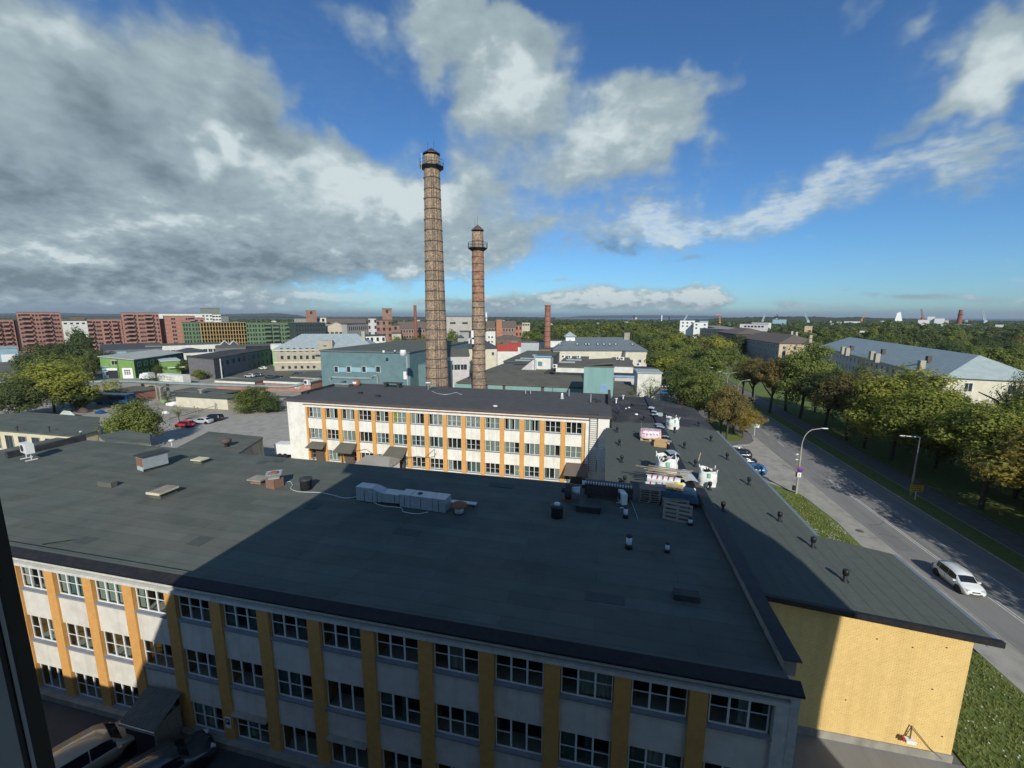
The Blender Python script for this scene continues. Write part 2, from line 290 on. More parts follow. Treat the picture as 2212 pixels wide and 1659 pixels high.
M['yard']=mat('gravelly_yard',(.33,.31,.255),(.27,.255,.215),.95,.5,.3,25,blotch=(.17,.155,.125,.65),bl_scale=.16)
M['path']=mat('grey_footpath',(.16,.155,.15),(.13,.125,.12),.9,1,.2,40)
M['kerb']=mat('kerb_stone',(.36,.34,.29),(.28,.27,.23),.9,3)
M['paint']=mat('road_paint',(.60,.60,.55),(.40,.40,.37),.8,5)
M['grass']=mat('lawn',(.13,.175,.04),(.09,.13,.03),.95,2.2,.5,18,blotch=(.15,.17,.045,.6),bl_scale=.5,bdist=.1)
M['land']=mat('distant_land',(.06,.08,.035),(.08,.095,.05),.95,.02,.0,blotch=(.09,.10,.055,.6),bl_scale=.006)
M['soil']=mat('earth_and_yards',(.14,.135,.11),(.10,.10,.085),.95,.05,0,blotch=(.05,.07,.03,.8),bl_scale=.012)
M['hill']=mat('wooded_ridge',(.018,.030,.020),(.028,.042,.026),.95,.02)
M['sea']=mat('sea_water',(.010,.035,.075),(.013,.042,.085),.35,.002,spec=.3)
M['bark']=mat('bark',(.075,.065,.05),(.05,.043,.035),.95,6,.4,30,stretch=(1,1,.3))
def mc(n,c,rough=.8,**k): M[n]=mat(n,c,tuple(x*.85 for x in c),rough,k.pop('scale',.6),**k); return M[n]
mc('redblock',(.38,.19,.14)); mc('redblock_shade',(.30,.10,.07)); mc('greenblock',(.12,.19,.095)); mc('greenblock_shade',(.045,.065,.06)); mc('winglass',(.03,.04,.05),.15)  # darker red and green copies: shade of turned-away walls put into colour
mc('woodblock',(.12,.075,.045)); mc('woodyellow',(.52,.36,.13)); mc('offwhite',(.66,.66,.6)); mc('creamwall',(.60,.56,.43)); mc('greytowr',(.17,.20,.18))
mc('limestone',(.40,.37,.29),blotch=(.3,.28,.22,.5)); mc('limetrim',(.62,.56,.38)); mc('zinc',(.36,.42,.43),.45,metal=.1,stretch=(1,1,1)); mc('greenwall',(.17,.30,.085)); mc('greenwall_shade_drain',(.045,.115,.045))  # darker green: shade of side walls put in, also drain strip colour
mc('greyclad',(.155,.15,.15)); mc('greyclad_b',(.17,.195,.21)); mc('charcoal',(.022,.026,.034)); mc('tealwall',(.12,.20,.215),blotch=(.13,.24,.25,.5)); mc('teallight',(.26,.42,.48)); mc('tealgreen',(.21,.36,.335),blotch=(.17,.31,.29,.5),stretch=(1,1,.2))
mc('pinkwhite',(.52,.50,.49)); mc('skytrim',(.22,.36,.50)); mc('bluegrey',(.125,.155,.175),.6); mc('redroof',(.36,.06,.045)); mc('darkroof',(.06,.07,.08)); mc('oldbrick',(.25,.14,.10),blotch=(.34,.22,.16,.5)); mc('orangebrick',(.38,.17,.095))
mc('panelconc',(.42,.40,.35),blotch=(.3,.29,.25,.6)); mc('factorycream',(.50,.45,.34),blotch=(.36,.33,.26,.5)); mc('brownroof',(.14,.115,.095)); mc('palegreenroof',(.36,.43,.42),.6,blotch=(.32,.39,.38,.5)); mc('mauvewall',(.60,.54,.49)); mc('creamend',(.70,.66,.50)); mc('sandroof',(.27,.26,.23))
mc('greenpanel',(.20,.55,.16)); mc('brickdark',(.10,.075,.065)); mc('purple',(.10,.07,.35)); mc('signyellow',(.55,.36,.03)); mc('orangew',(.55,.43,.29))
mc('craneblue',(.35,.45,.5)); mc('craneorange',(.5,.22,.10)); mc('pipe',(.24,.29,.28),.6); mc('plastergrey',(.34,.34,.32),blotch=(.22,.22,.2,.6))
mc('tyre',(.015,.015,.016)); mc('rim',(.35,.36,.37),.35,metal=.6); mc('carglass',(.012,.018,.025),.14,spec=.45); mc('lamp_r',(.35,.02,.02),.3); mc('lamp_w',(.6,.62,.62),.15); mc('skin',(.4,.26,.2)); mc('cloth_blue',(.03,.05,.13)); mc('cloth_dark',(.02,.022,.03))
# ================================================================ setting
def sheet(name,pts,z,m,kind='structure',**kw):
    return MB().poly([(p[0],p[1],z) for p in pts]).build(name,m,kind=kind,**kw)
def rect(x0,y0,x1,y1): return [(x0,y0),(x1,y0),(x1,y1),(x0,y1)]
sheet('terrain',[(-12000,-800),(12000,-800),(12000,2500),(1800,2750),(300,3100),(-500,5200),(-2500,7500),(-12000,11000)],-.06,M['land'])
sheet('sea',[(-28000,900),(28000,900),(28000,30000),(-28000,30000)],-2.0,M['sea'])
sheet('town_ground',rect(-420,-120,170,420),-.03,M['soil'])
sheet('yard',[(-64,40),(-57,90),(-72,128),(-180,150),(-230,110),(-200,40)],0,M['yard'])
sheet('car_park',[(-57,37.8),(-57,96),(-88,92),(-96,88),(-107,78),(-104,66),(-90,50),(-90,37.8)],.006,M['asphalt_l'])
sheet('courtyard',rect(-64,37.8,.3,62.6),.012,M['asphalt_l'])
sheet('side_street_apron',rect(24.8,62,29.6,72.2),.003,M['asphalt_l'])
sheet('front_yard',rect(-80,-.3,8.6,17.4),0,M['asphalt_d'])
sheet('side_yard',rect(8.9,-14,29.8,25.9),.004,M['asphalt'])
# boulevard
MB().poly([(32.7,-80,0),(42.6,-80,0),(42.6,118,0),(40,160,0),(31,330,0),(20,330,0),(30,160,0),(32.7,118,0)]).build('road',M['asphalt'],kind='structure')
MB().box(29.6,-80,-.02,32.66,72,.02).build('lay_by',M['asphalt_l'],kind='structure')
MB().poly([(17.3,72,.004),(32.7,72,.004),(32.7,101,.004),(30.6,95,.004),(29.3,91.5,.004),(26,90.3,.004),(17.3,90.3,.004)]).build('side_street',M['asphalt_l'],kind='structure')
MB().poly([(17.3,90.3,.05),(26,90.3,.05),(29.8,91.4,.05),(31.6,94.5,.05),(32.5,100,.05),(32.5,160,.05),(17.3,160,.05)]).build('pavement_corner',M['path'],kind='structure')
def kerbline(name,pts,w=.18,h=.12):
    b=MB()
    for (x0,y0),(x1,y1) in zip(pts[:-1],pts[1:]):
        L_=math.hypot(x1-x0,y1-y0); a=math.atan2(y1-y0,x1-x0); n=max(1,int(L_/3))
        for i in range(n):
            t=(i+.5)/n; b.obox(Vector((x0+(x1-x0)*t,y0+(y1-y0)*t,h/2-.01)),(L_/n-.03,w,h),a)
    return b.build(name,M['kerb'],kind='structure')
kerbline('kerb_verge',[(42.75,-40),(42.75,118),(40.2,158)])
kerbline('kerb_path',[(45.8,-40),(45.8,150)],.12,.09)
kerbline('kerb_lay_by',[(29.5,-30),(29.5,50),(29.9,58),(29.2,66)],.16,.12)
kerbline('kerb_corner',[(26,90.2),(29.4,91.2),(31.3,94),(32.55,99.5),(32.6,118),(30,158)])
kerbline('kerb_road_edge',[(32.68,-30),(32.68,51)],.12,.05)
def raised(name,pts,z,m): 
    n=len(pts); return MB().prism(pts,-.02,z).build(name,m,kind='structure')
raised('verge',[(42.85,-60),(45.7,-60),(45.7,150),(40.6,150),(42.85,118)],.08,M['grass'])
raised('footpath',[(45.9,-60),(50,-60),(49.6,60),(49.9,160),(45.9,160)],.05,M['path'])
raised('park_lawn',[(50.05,-60),(75,-60),(75,230),(50,230)],.07,M['grass'])
raised('cross_path',[(75.05,-60),(78,-60),(78,200),(75.05,200)],.05,M['path'])
raised('lawn_by_wing',[(16.9,34.2),(20,34.2),(29.6,44),(29.8,58),(29,66.5),(25.6,70.5),(16.9,71)],.09,M['grass'])
raised('lawn_by_gable',[(21.3,-10),(29.4,-10),(29.4,36),(26,39),(21.6,34)],.09,M['grass'])
raised('corner_island',[(21,92.5),(25.5,92.3),(28.2,93.2),(30,96),(30.2,104),(28,112),(21,112)],.09,M['grass'])
# grass blades and daisies: tufts scattered on the lawns
def tufts(name,regions,n,m,h=.14,sz=.05):
    b=MB()
    for _ in range(n):
        x0,y0,x1,y1,z=random.choice(regions); x,y=random.uniform(x0,x1),random.uniform(y0,y1); a=random.uniform(0,6.28); hh=h*random.uniform(.5,1.5)
        dx,dy=math.cos(a)*sz,math.sin(a)*sz; lx,ly=random.uniform(-.06,.06),random.uniform(-.06,.06)
        b.add([(x-dx,y-dy,z),(x+dx,y+dy,z),(x+lx,y+ly,z+hh)],[(0,1,2)])
    return b.build(name,m,kind='stuff',label='grass blades over the lawns beside the road',category='grass')
M['blade']=leafmat('grass_blade',(.08,.12,.025),(.15,.20,.04),(.24,.25,.08),.2)
tufts('grass_tufts',[(21.6,10,29.2,36,.09)]*2+[(17.2,36,20,70,.09),(20,46,29,66,.09),(20,46,29,66,.09)],26000,M['blade'],.16,.045)
def daisies():
    b=MB(); pts=[]
    for _ in range(1100):
        if random.random()<.45: x,y=random.uniform(24,29.5),random.uniform(50,55)+random.uniform(0,3)
        elif random.random()<.7: x,y=random.uniform(17.5,29.3),random.uniform(46,67)
        else: x,y=random.uniform(21.8,29.2),random.uniform(16,36)
        if mnoise.noise(Vector((x*.5,y*.5,0)))<-.05: continue
        r=random.uniform(.02,.055); z=.26
        b.add([(x-r,y-r,z),(x+r,y-r*.4,z+.02),(x+r*.5,y+r,z),(x-r,y+r*.8,z+.03)],[(0,1,2,3)])
    b.build('wildflowers',mat('white_petals',(.7,.7,.62),None,.8),kind='stuff',label='small white flowers scattered over the lawns by the road',category='flowers')
daisies()
# repairs and tar-sealed cracks in the carriageway
pt=MB()
for (x0,y0,x1,y1) in [(33.2,52,35.0,58.5),(37.2,60,38.6,71),(40.2,47,41.8,50),(33.5,70,35.4,74.5),(37,88,41,90.5),(30.2,40,31.6,44)]:
    z=.0245 if x1<32.6 else .003
    pt.add([(x0,y0,z),(x1,y0+.2,z),(x1-.1,y1,z),(x0+.1,y1-.15,z)],[(0,1,2,3)])
pt.build('road_patches',mat('patched_asphalt',(.165,.163,.155),(.185,.183,.172),.9,2),kind='structure')
ck=MB(); rnd_=random.Random(3)
for k in range(26):
    x,y=rnd_.uniform(29.9,42.3),rnd_.uniform(36,120); z=.0255 if x<32.5 else .0045; a=rnd_.choice([0,1.57])+rnd_.uniform(-.3,.3)
    for i in range(rnd_.randint(4,9)):
        x2,y2=x+math.cos(a)*.5,y+math.sin(a)*.5; nx_,ny_=-math.sin(a)*.025,math.cos(a)*.025
        if (x2-32.66)*(x-32.66)<=0 or x2<29.8 or x2>42.5: break
        ck.add([(x-nx_,y-ny_,z),(x2-nx_,y2-ny_,z),(x2+nx_,y2+ny_,z),(x+nx_,y+ny_,z)],[(0,1,2,3)]); x,y=x2,y2; a+=rnd_.uniform(-.4,.4)
ck.build('sealed_cracks',M['tar'],kind='stuff',label='tar-sealed cracks wandering over the road',category='cracks')
# road markings
mk=MB()
for x in (36.05,36.35): mk.add([(x,-60,.005),(x+.12,-60,.005),(x+.12,74,.005),(x,74,.005)],[(0,1,2,3)])
mk.add([(39.2,64.2,.005),(39.32,64.2,.005),(39.32,79.5,.005),(39.2,79.5,.005)],[(0,1,2,3)])
for y in list(range(-50,60,8))+[83,95,107,119,131]:
    x=39.0+(.3 if y>80 else 0)-max(0,y-118)*.11; mk.add([(x,y,.005),(x+.13,y,.005),(x+.13,y+3,.005),(x,y+3,.005)],[(0,1,2,3)])
for y in (84,92,100,108,116,128): mk.add([(36.2-max(0,y-118)*.11,y,.005),(36.33-max(0,y-118)*.11,y,.005),(36.33-max(0,y-118)*.11,y+3.4,.005),(36.2-max(0,y-118)*.11,y+3.4,.005)],[(0,1,2,3)])
mk.build('road_markings',M['paint'],kind='structure')
MB().lathe([(0,.012),(.42,.012),(.44,.0)],24,(31.4,56,.02)).build('manhole_cover',mat('cast_iron',(.16,.11,.09),(.11,.09,.08),.7,20),label='round rusty manhole cover in the pale lay-by beside the flowering lawn',category='manhole cover')
# distant ridges and shores
def ridge(name,pts,D,depth,m,seed=0,nz_=1.5,base=-3):
    b=MB(); P=[]; step=2.0
    for (x0,y0),(x1,y1) in zip(pts[:-1],pts[1:]):
        n=max(1,int((x1-x0)/step))
        for i in range(n):
            t=i/n; t2=t*t*(3-2*t); x=x0+(x1-x0)*t; y=y0+(y1-y0)*t2
            y+=nz_*(mnoise.noise(Vector((x*.11,seed,0)))+.5*mnoise.noise(Vector((x*.37,seed+9,0)))); P.append((x,y))
    P.append(pts[-1]); n=len(P)
    front=[];top=[];back=[]
    for x,y in P:
        a=AD(x,y,D); d=Vector((a.x,a.y,0)).normalized()
        front.append((a.x-d.x*depth*.25,a.y-d.y*depth*.25,base)); top.append((a.x,a.y,max(a.z,base+.5))); back.append((a.x+d.x*depth,a.y+d.y*depth,base))
    b.add(front+top+back,[(i,i+1,n+i+1,n+i) for i in range(n-1)]+[(n+i,n+i+1,2*n+i+1,2*n+i) for i in range(n-1)],0,True)
    return b.build(name,m,kind='structure')
ridge('far_hill',[(-40,677),(130,676),(200,677.5),(330,678),(470,679),(545,677.5),(600,676.5),(640,680),(660,684)],6500,1200,M['hill'],1,.6)
ridge('near_ridge',[(-40,682),(60,681),(180,682.5),(400,684),(560,683),(760,686),(830,684),(990,685.5),(1100,684.5),(1200,686)],3600,700,M['hill'],3,1.3)
ridge('peninsula',[(1185,688),(1230,684.5),(1260,682),(1340,681.3),(1400,681),(1520,681.8),(1560,683)],9000,900,mat('far_peninsula',(.03,.05,.07),None,.9),5,.25)
ridge('shore_woods',[(1100,690),(1250,692),(1440,692),(1450,690.5),(1520,690),(1560,686),(1660,684.5),(1680,683.5),(1760,684),(1810,686),(1850,684.5),(1900,687),(1950,688),(2080,692),(2250,693)],2300,200,M['hill'],8,1.6)

# ================================================================ bays of the factory blocks
def win_frame(w,h,style):
    b=MB(); t=.055; d0,d1=0,.07
    b.box(0,d0,0,w,d1,t); b.box(0,d0,h-t,w,d1,h); b.box(0,d0,t,t,d1,h-t); b.box(w-t,d0,t,w,d1,h-t)
    for k in (1,2):
        x=w*k/3; b.box(x-.045,d0-.01,t,x+.045,d1-.003,h-t)
    if style in(0,2):
        rng=(0,1,2) if style==0 else (0,2)
        for k in rng: x0=w*k/3+(.045 if k else t); x1=w*(k+1)/3-(.045 if k<2 else t); b.box(x0,d0+.006,h*.5-.016,x1,d1-.02,h*.5+.016)
    return b.mesh('window',M['frame'])
def pane_mesh(w,h):
    return MB().box(0,0,0,w,.012,h).mesh('pane',M['pane'])
def curtain_mesh(w,h,m):
    b=MB(); n=10; vs=[];fs=[]
    for i in range(n+1):
        y=.03*math.sin(i*2.2); vs+= [(w*i/n,y,0),(w*i/n,y,h)]
    for i in range(n): fs.append((2*i,2*i+2,2*i+3,2*i+1))
    b.add(vs,fs); return b.mesh('curtain',m)
WW,WH=2.42,1.80
_wf={s:win_frame(WW,WH,s) for s in (0,1,2)}
_pm=pane_mesh((WW-.3)/3,WH-.14)
_cm={(k,s):curtain_mesh((WW/3-.02)*s,WH-.16,M[k]) for k in('curtain','curtain_w','curtain_t','curtain_y') for s in (1,.5)}
def bay_window(parent,x,z,y=.21,style=0,cur=None,label=None,lit=False):
    f=link('window',_wf[style],parent,(x,y,z))
    if label: f['label']=label
    for k in range(3):
        link('pane',_pm,f,(.06+k*(WW/3-.005),.03,.07))
    if cur:
        for k,c in enumerate(cur):
            if c in('curtain','curtain_w','curtain_t','curtain_y'):
                s=1 if random.random()<.65 else .5
                link('curtain',_cm[(c,s)],f,(.02+k*WW/3+(0 if s==1 or random.random()<.5 else WW/6),.16,.07))
    return f
def sill(parent,x,z,w=2.5,y=-.02): MB().box(0,0,0,w,.24,.10).build('sill',M['sill'],parent,loc=(x,y,z))
def bricks(parent,x0,x1,z0,z1,y,m,mm,bw=.25,bh=.088,gap=.012,keep=None,nmax=300,proud=.012,axis='x'):
    """brick courses laid on a wall: the nearest ones as objects of their own, the others joined"""
    cells=[]; row=0; z=z0
    while z+bh<=z1+1e-4:
        x=x0-(bw/2 if row%2 else 0)
        while x<x1:
            a,c=max(x,x0)+gap/2,min(x+bw,x1)-gap/2
            if c-a>.03: cells.append((a,c,z+gap/2,z+bh-gap/2))
            x+=bw
        z+=bh; row+=1
    full=[c for c in cells if abs((c[1]-c[0])-(bw-gap))<1e-4]
    full.sort(key=keep or (lambda c:-c[0])); ind=set(full[:nmax])
    bm=MB().box(-(bw-gap)/2,-proud,-(bh-gap)/2,(bw-gap)/2,.0,(bh-gap)/2).mesh('brick',m)
    for c in ind: link('brick',bm,parent,((c[0]+c[1])/2,y+random.uniform(-.003,.003),(c[2]+c[3])/2))
    b=MB()
    for c in cells:
        if c in ind: continue
        p=y-proud+random.uniform(-.004,.004)
        b.add([(c[0],p,c[2]),(c[1],p,c[2]),(c[1],p,c[3]),(c[0],p,c[3]),(c[0],y,c[2]),(c[1],y,c[2]),(c[1],y,c[3]),(c[0],y,c[3])],[(0,1,2,3),(4,0,3,7),(1,5,6,2),(3,2,6,7),(0,4,5,1)])
    b.build('brickwork',m,parent,kind='stuff')
PITCH_B=3.267
# ---------------- front block (nearest the camera)
FB=thing('factory_block','long flat-roofed white block with ochre pilasters, nearest, half in shade','building',(-62,17.4,0))
def X(x): return x+62     # world X -> block X
RZ=10.5
MB().box(0,1.5,0,X(8.2),20.0,RZ-.25).build('wall',M['plaster'],FB)
MB().box(X(-61.8),1.2,.1,X(7.9),1.49,9.7).build('interior_wall',M['interior'],FB)
MB().slab([(0,.35,RZ+.02),(X(8.2),.35,RZ+.02),(X(8.2),20.1,RZ),(0,20.1,RZ)],.25).build('roof',M['felt'],FB)
# roof edge: gutter strip, drip fascia
MB().slab([(0,-.16,RZ+.0),(X(8.62),-.16,RZ+.0),(X(8.62),.345,RZ+.26),(0,.345,RZ+.26)],.06).build('eaves_flashing',M['tar'],FB)
MB().box(0,-.19,RZ-.10,X(8.62),-.165,RZ-.0).build('fascia',M['blackp'],FB)
MB().box(0,.35,RZ+.03,X(8.2),.75,RZ+.24).build('roof_upstand',M['felt'],FB)
# cornice of white painted brick
MB().box(0,-.02,10.12,X(8.2),1.5,RZ-.17).build('cornice_core',M['wmortar'],FB)
MB().box(0,.10,9.9,X(8.2),1.49,10.12).build('cornice_recess',M['plastergrey'],FB)
MB().box(0,-.06,9.72,X(8.2),1.49,9.9).build('cornice_band',M['wbrick'],FB)
bricks(FB,X(-40),X(8.2),10.12,10.33,-.02,M['wbrick'],M['wmortar'],keep=lambda c:-c[0])
b=MB(); b.box(0,.12,0,X(-38.2),1.19,9.72); b.build('wall_end',M['plaster'],FB)
rows=[8.02,4.17,.45]
for i in range(-1,14):
    x=-34.95+PITCH_B*i
    if i<13:
        MB().box(X(x),0,.0,X(x+.76),1.19,9.72).build('pilaster',M['yellow'],FB)
    if i==13: continue
    x0=x+.76; w=PITCH_B-.76
    if i==12: w=8.2-.55-x0
    for r,z in enumerate(rows):
        zt=rows[r-1]-.0 if r else 0
    # spandrels between the windows
    tops=[9.72,8.02-.1,4.17-.1]
    for r,z in enumerate(rows):
        top_next=rows[r-1]-.10 if r>0 else None
        if r>0: MB().box(X(x0),.12,z+WH,X(x0+w),1.19,rows[r-1]-.10).build('spandrel',M['plaster'],FB)
        sill(FB,X(x0),z-.10,w)
        cur=None; rr=random.random(); lit=i<=2
        c_=[None,None,None,'curtain_t','curtain','curtain_w']
        if i in(-1,) : cur=[None,None,'curtain']
        if i==0: cur=['curtain','curtain_t','curtain_t'][:3] if r==0 else None
        elif i==1: cur=['curtain','curtain','curtain'] if r==0 else None
        elif i==2: cur=['curtain',None,None] if r==0 else None
        elif r==1 and i in(5,7,10): cur=['curtain_t','curtain_t',None]
        elif r==0 and i in(4,5,6): cur=['curtain_t',None,'curtain_t']
        elif rr<.55: cur=[random.choice(c_),random.choice(c_),random.choice(c_)]
        bay_window(FB,X(x0+(w-WW)/2),z,style=(0 if r==0 or rr<.5 else 1 if rr<.75 else 2),cur=cur)
    MB().box(X(x0),.12,0,X(x0+w),1.19,rows[2]-.10).build('spandrel',M['plaster'],FB)
MB().box(X(7.65),-.0,.0,X(8.2),1.49,9.72).build('corner_pier',M['wbrick'],FB)
MB().box(0,-.35,0,X(8.0),-.01,.42).build('plinth',M['concrete'],FB)
# right-hand gable wall with white brick and its raised parapet
MB().box(X(8.2),.0,0,X(8.55),20.05,RZ-.20).build('gable_wall',M['wbrick'],FB)
MB().box(X(8.25),1.1,RZ-.2,X(8.75),20.1,RZ+.62).build('parapet',M['concrete'],FB)
MB().slab([(X(8.15),.95,RZ+.66),(X(8.9),.95,RZ+.66),(X(8.9),20.15,RZ+.66),(X(8.15),20.15,RZ+.66)],.04).build('parapet_capping',M['tar'],FB)
bricks(FB,X(8.2),X(8.55),0.5,10.2,-.004,M['wbrick'],M['wmortar'],nmax=0,proud=.01)
# left parapet of the roof seen running back
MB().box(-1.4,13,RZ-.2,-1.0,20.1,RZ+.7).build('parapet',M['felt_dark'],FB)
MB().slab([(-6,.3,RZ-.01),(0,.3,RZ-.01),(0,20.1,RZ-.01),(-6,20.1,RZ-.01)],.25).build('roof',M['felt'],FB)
MB().box(-6,.4,0,0,20,RZ-.27).build('wall',M['plaster'],FB)
fpt=MB(); rp=random.Random(8)
for k in range(13):
    x,y=rp.uniform(-48,6),rp.uniform(1.5,18.5); w_,d_=rp.uniform(.7,2.6),rp.uniform(.7,1.1); fpt.slab([(X(x),y,RZ+.034),(X(x)+w_,y+rp.uniform(-.05,.05),RZ+.034),(X(x)+w_,y+d_,RZ+.034),(X(x),y+d_,RZ+.034)],.012)
fpt.build('felt_patches',mat('newer_felt_patch',(.060,.070,.066),(.070,.080,.074),.9,2,.3,60),FB,kind='stuff')
# crumpled felt fold near the eaves
q=A(95,1210,18.2); MB().add([(X(q.x),.9,RZ+.25),(X(q.x)+.35,2.1,RZ+.02),(X(q.x)+.1,.8,RZ+.42),(X(q.x)+.8,2.3,RZ+.03)],[(0,1,2),(1,3,2)]).build('felt_fold',M['felt'],FB)
# shutters / awnings over ground floor windows
for i in (4,6): 
    x=-34.95+PITCH_B*i+.76
    MB().slab([(X(x),.12,2.42),(X(x),-.16,2.30),(X(x+2.5),-.16,2.30),(X(x+2.5),.12,2.42)][::-1],.05).build('awning',M['concrete'],FB)
# parking plate on a pilaster
px=-34.95+PITCH_B*4
pl=MB().box(X(px+.18),-.03,1.2,X(px+.58),-.002,1.95).build('parking_plate',M['white'],FB,label='white plate with a dark blue square and white letter P')
pq=MB().box(X(px+.23),-.04,1.45,X(px+.53),-.031,1.87).build('sign_face',mat('sign_blue',(.01,.03,.12),None,.5),pl)
def text_obj(txt,size,parent,loc,m,rot=(R(90),0,0),name='lettering',ext=.004):
    cu=bpy.data.curves.new(name,'FONT'); cu.body=txt; cu.size=size; cu.extrude=ext; cu.align_x='CENTER'; cu.align_y='CENTER'; cu.materials.append(m)
    o=bpy.data.objects.new(name,cu); COL.objects.link(o); dg=bpy.context.evaluated_depsgraph_get(); me=bpy.data.meshes.new_from_object(o.evaluated_get(dg)); bpy.data.objects.remove(o)
    return link(name,me,parent,loc) if rot is None else _rot(link(name,me,parent,loc),rot)
def _rot(o,r): o.rotation_euler=r; return o
text_obj('P',.36,pq,(X(px+.38),-.045,1.66),M['white'])
# porch with a corrugated lean-to roof
PO=thing('entrance_porch','lean-to entrance porch with corrugated grey roof at the lit end of the nearest block','porch',(0,0,0))
z0=A(322,1479,17.3); z1=A(390,1495,17.3)
xa,xb,zt=z0.x,z0.x+2.6,z0.z; n=26; b=MB(); vs=[];fs=[]; yo=17.3-1.75; zl=zt-.85
for i in range(n+1):
    x=xa+(xb-xa)*i/n; h=.03*math.cos(i*math.pi); vs+=[(x,17.28,zt+h),(x,yo,zl+h)]
for i in range(n): fs.append((2*i,2*i+1,2*i+3,2*i+2))
b.add(vs,fs); b.build('corrugated_roof',mat('corrugated_grey',(.13,.135,.12),(.10,.105,.10),.8,3),PO)
MB().box(xa+.1,yo+.15,0,xa+.2,17.2,zl+.1).build('side_wall',M['dark'],PO); MB().box(xb-.3,yo+.15,0,xb-.2,17.2,zl+.05).build('side_wall',M['woodg'],PO)
MB().box(xa-.02,yo-.06,zl-.22,xb+.02,yo-.0,zl-.03).build('fascia',M['galv'],PO); MB().box(xa+.21,yo+.16,.02,xb-.31,yo+.22,zl-.24).build('door',M['dark'],PO)
# drainpipe at the left end
dp=thing('drainpipe','rusty cream drainpipe down the left end of the lit white facade','drainpipe',(-38.3,17.2,0))
MB().tube((0,0,.3),(0,0,9.7),.075).build('pipe',M['yellow'],dp); 
for z in (2,4.5,7,9): MB().tube((0,0,z),(0,0,z+.08),.1).build('bracket',M['galv'],dp)

# ---------------- white block across the courtyard
WB=thing('courtyard_block','sunlit white three-storey block with ochre pilasters, across the courtyard','building',(-55.8,63,0))
def XW(x): return x+55.8
WZ=11.2
MB().box(0,1.5,0,XW(1.0),17.8,WZ-.2).build('wall',M['plaster2'],WB)
MB().box(.1,1.2,.1,XW(.9),1.49,10).build('interior_wall',M['interior'],WB)
MB().box(0,0,0,XW(-52.05),1.49,WZ-.3).build('wall_end',M['plaster2'],WB)
MB().box(XW(-2.55),0,0,XW(1.0),1.49,WZ-.3).build('wall_end',M['plaster2'],WB)
MB().box(XW(-52.05),.0,9.9,XW(-2.55),1.49,WZ-.3).build('wall_band',M['plaster2'],WB)
MB().slab([(-.3,-.35,WZ),(XW(1.3),-.35,WZ),(XW(1.3),18.2,WZ+.05),(-.3,18.2,WZ+.05)],.2).build('roof',mat('grey_roof_felt',(.062,.064,.066),(.075,.077,.078),.9,.8,.3,50,blotch=(.09,.09,.085,.4),bl_scale=.2),WB)
MB().box(-.33,-.4,WZ-.32,XW(1.33),-.352,WZ-.02).build('fascia',M['brickdark'],WB)
MB().box(XW(-52.4),-.16,10.32,XW(-1.9),-.002,10.44).build('string_course',M['rust'],WB)
MB().box(XW(.75),8.0,WZ+.06,XW(1.2),18.1,WZ+.9).build('parapet',M['felt_dark'],WB)
MB().box(-.25,4,WZ+.06,-.1,18.1,WZ+.5).build('parapet',M['felt_dark'],WB)
rowsw=[8.02,4.17,.35]
cw=[ # curtains per bay, top / middle / ground
 ['curtain_w']*3,[None,'curtain_w',None],[None,'curtain_w','curtain_w'],[None]*3,[None,'curtain',None],['curtain_y','curtain_w','curtain_w'],['curtain_w','curtain_w',None],['curtain_w']*3,['curtain_w']*3,['curtain_w']*3,['curtain']*3,['curtain']*3,['curtain']*3,[None]*3,[None]*3]
cm=[['curtain_w']*3,[None,None,'curtain_y'],['curtain_w','curtain','curtain'],[None]*3,['curtain','curtain_t','curtain_w'],['curtain_t']*3,['curtain_t']*3,['curtain_t']*3,[None]*3,[None]*3,['curtain']*3,['curtain','curtain',None],['curtain']*3,['curtain','curtain',None],['curtain']*3]
cg=[None,['curtain']*3,None,[None]*3,['curtain']*3,[None,None,'curtain_w'],[None]*3,[None]*3,['curtain_w',None,None],['curtain_t']*3,[None]*3,[None,None,'curtain_w'],['curtain_t',None,None],['curtain_t',None,'curtain_w'],[None]*3]
for k in range(16):
    x=-52.05+PITCH_B*k
    MB().box(XW(x),-.02 if k else -.02,0,XW(x+(.72 if k and k<15 else .4)),1.19,9.9).build('pilaster',M['yellow'],WB)
    if k==15: break
    x0=x+(.72 if k else .4); w=x+PITCH_B-x0
    for r,z in enumerate(rowsw):
        if r>0: MB().box(XW(x0),.1,z+WH,XW(x0+w),1.19,rowsw[r-1]-.1).build('spandrel',M['plaster2'],WB)
        if r==0: MB().box(XW(x0),.1,z+WH,XW(x0+w),1.19,9.9).build('spandrel',M['plaster2'],WB)
        sill(WB,XW(x0),z-.10,w)
        cur=(cw,cm,cg)[r][k]
        f=bay_window(WB,XW(x0+(w-WW)/2),z,style=[0,1,2,1,0][(k*3+r*2)%5],cur=cur)
        if r==0 and k in(7,8,9):
            for d in range(5): MB().box(.2+d*.42,.13,.3+(d%2)*.7,.36+d*.42,.14,.48+(d%2)*.7).build('curtain_motif',M['dot'],f)
    MB().box(XW(x0),.1,0,XW(x0+w),1.19,rowsw[2]-.1).build('spandrel',M['plaster2'],WB)
def canopy(name,label,xa,xb,z,y0,d,m,drop=.75):
    c=thing(name,label,'canopy',(xa,y0,0))
    MB().slab([(-.1,0,z),(-.35,-d,z-drop),(xb-xa+.35,-d,z-drop),(xb-xa+.1,0,z)][::-1],.08).build('canopy_roof',m,c)
    MB().box(.2,-.5,0,.32,-.4,z-.4).build('post',M['dark'],c); MB().box(xb-xa-.32,-.5,0,xb-xa-.2,-.4,z-.4).build('post',M['dark'],c)
    MB().box(.6,-.06,0,xb-xa-.6,-.03,2.1).build('door',M['brickdark'],c)
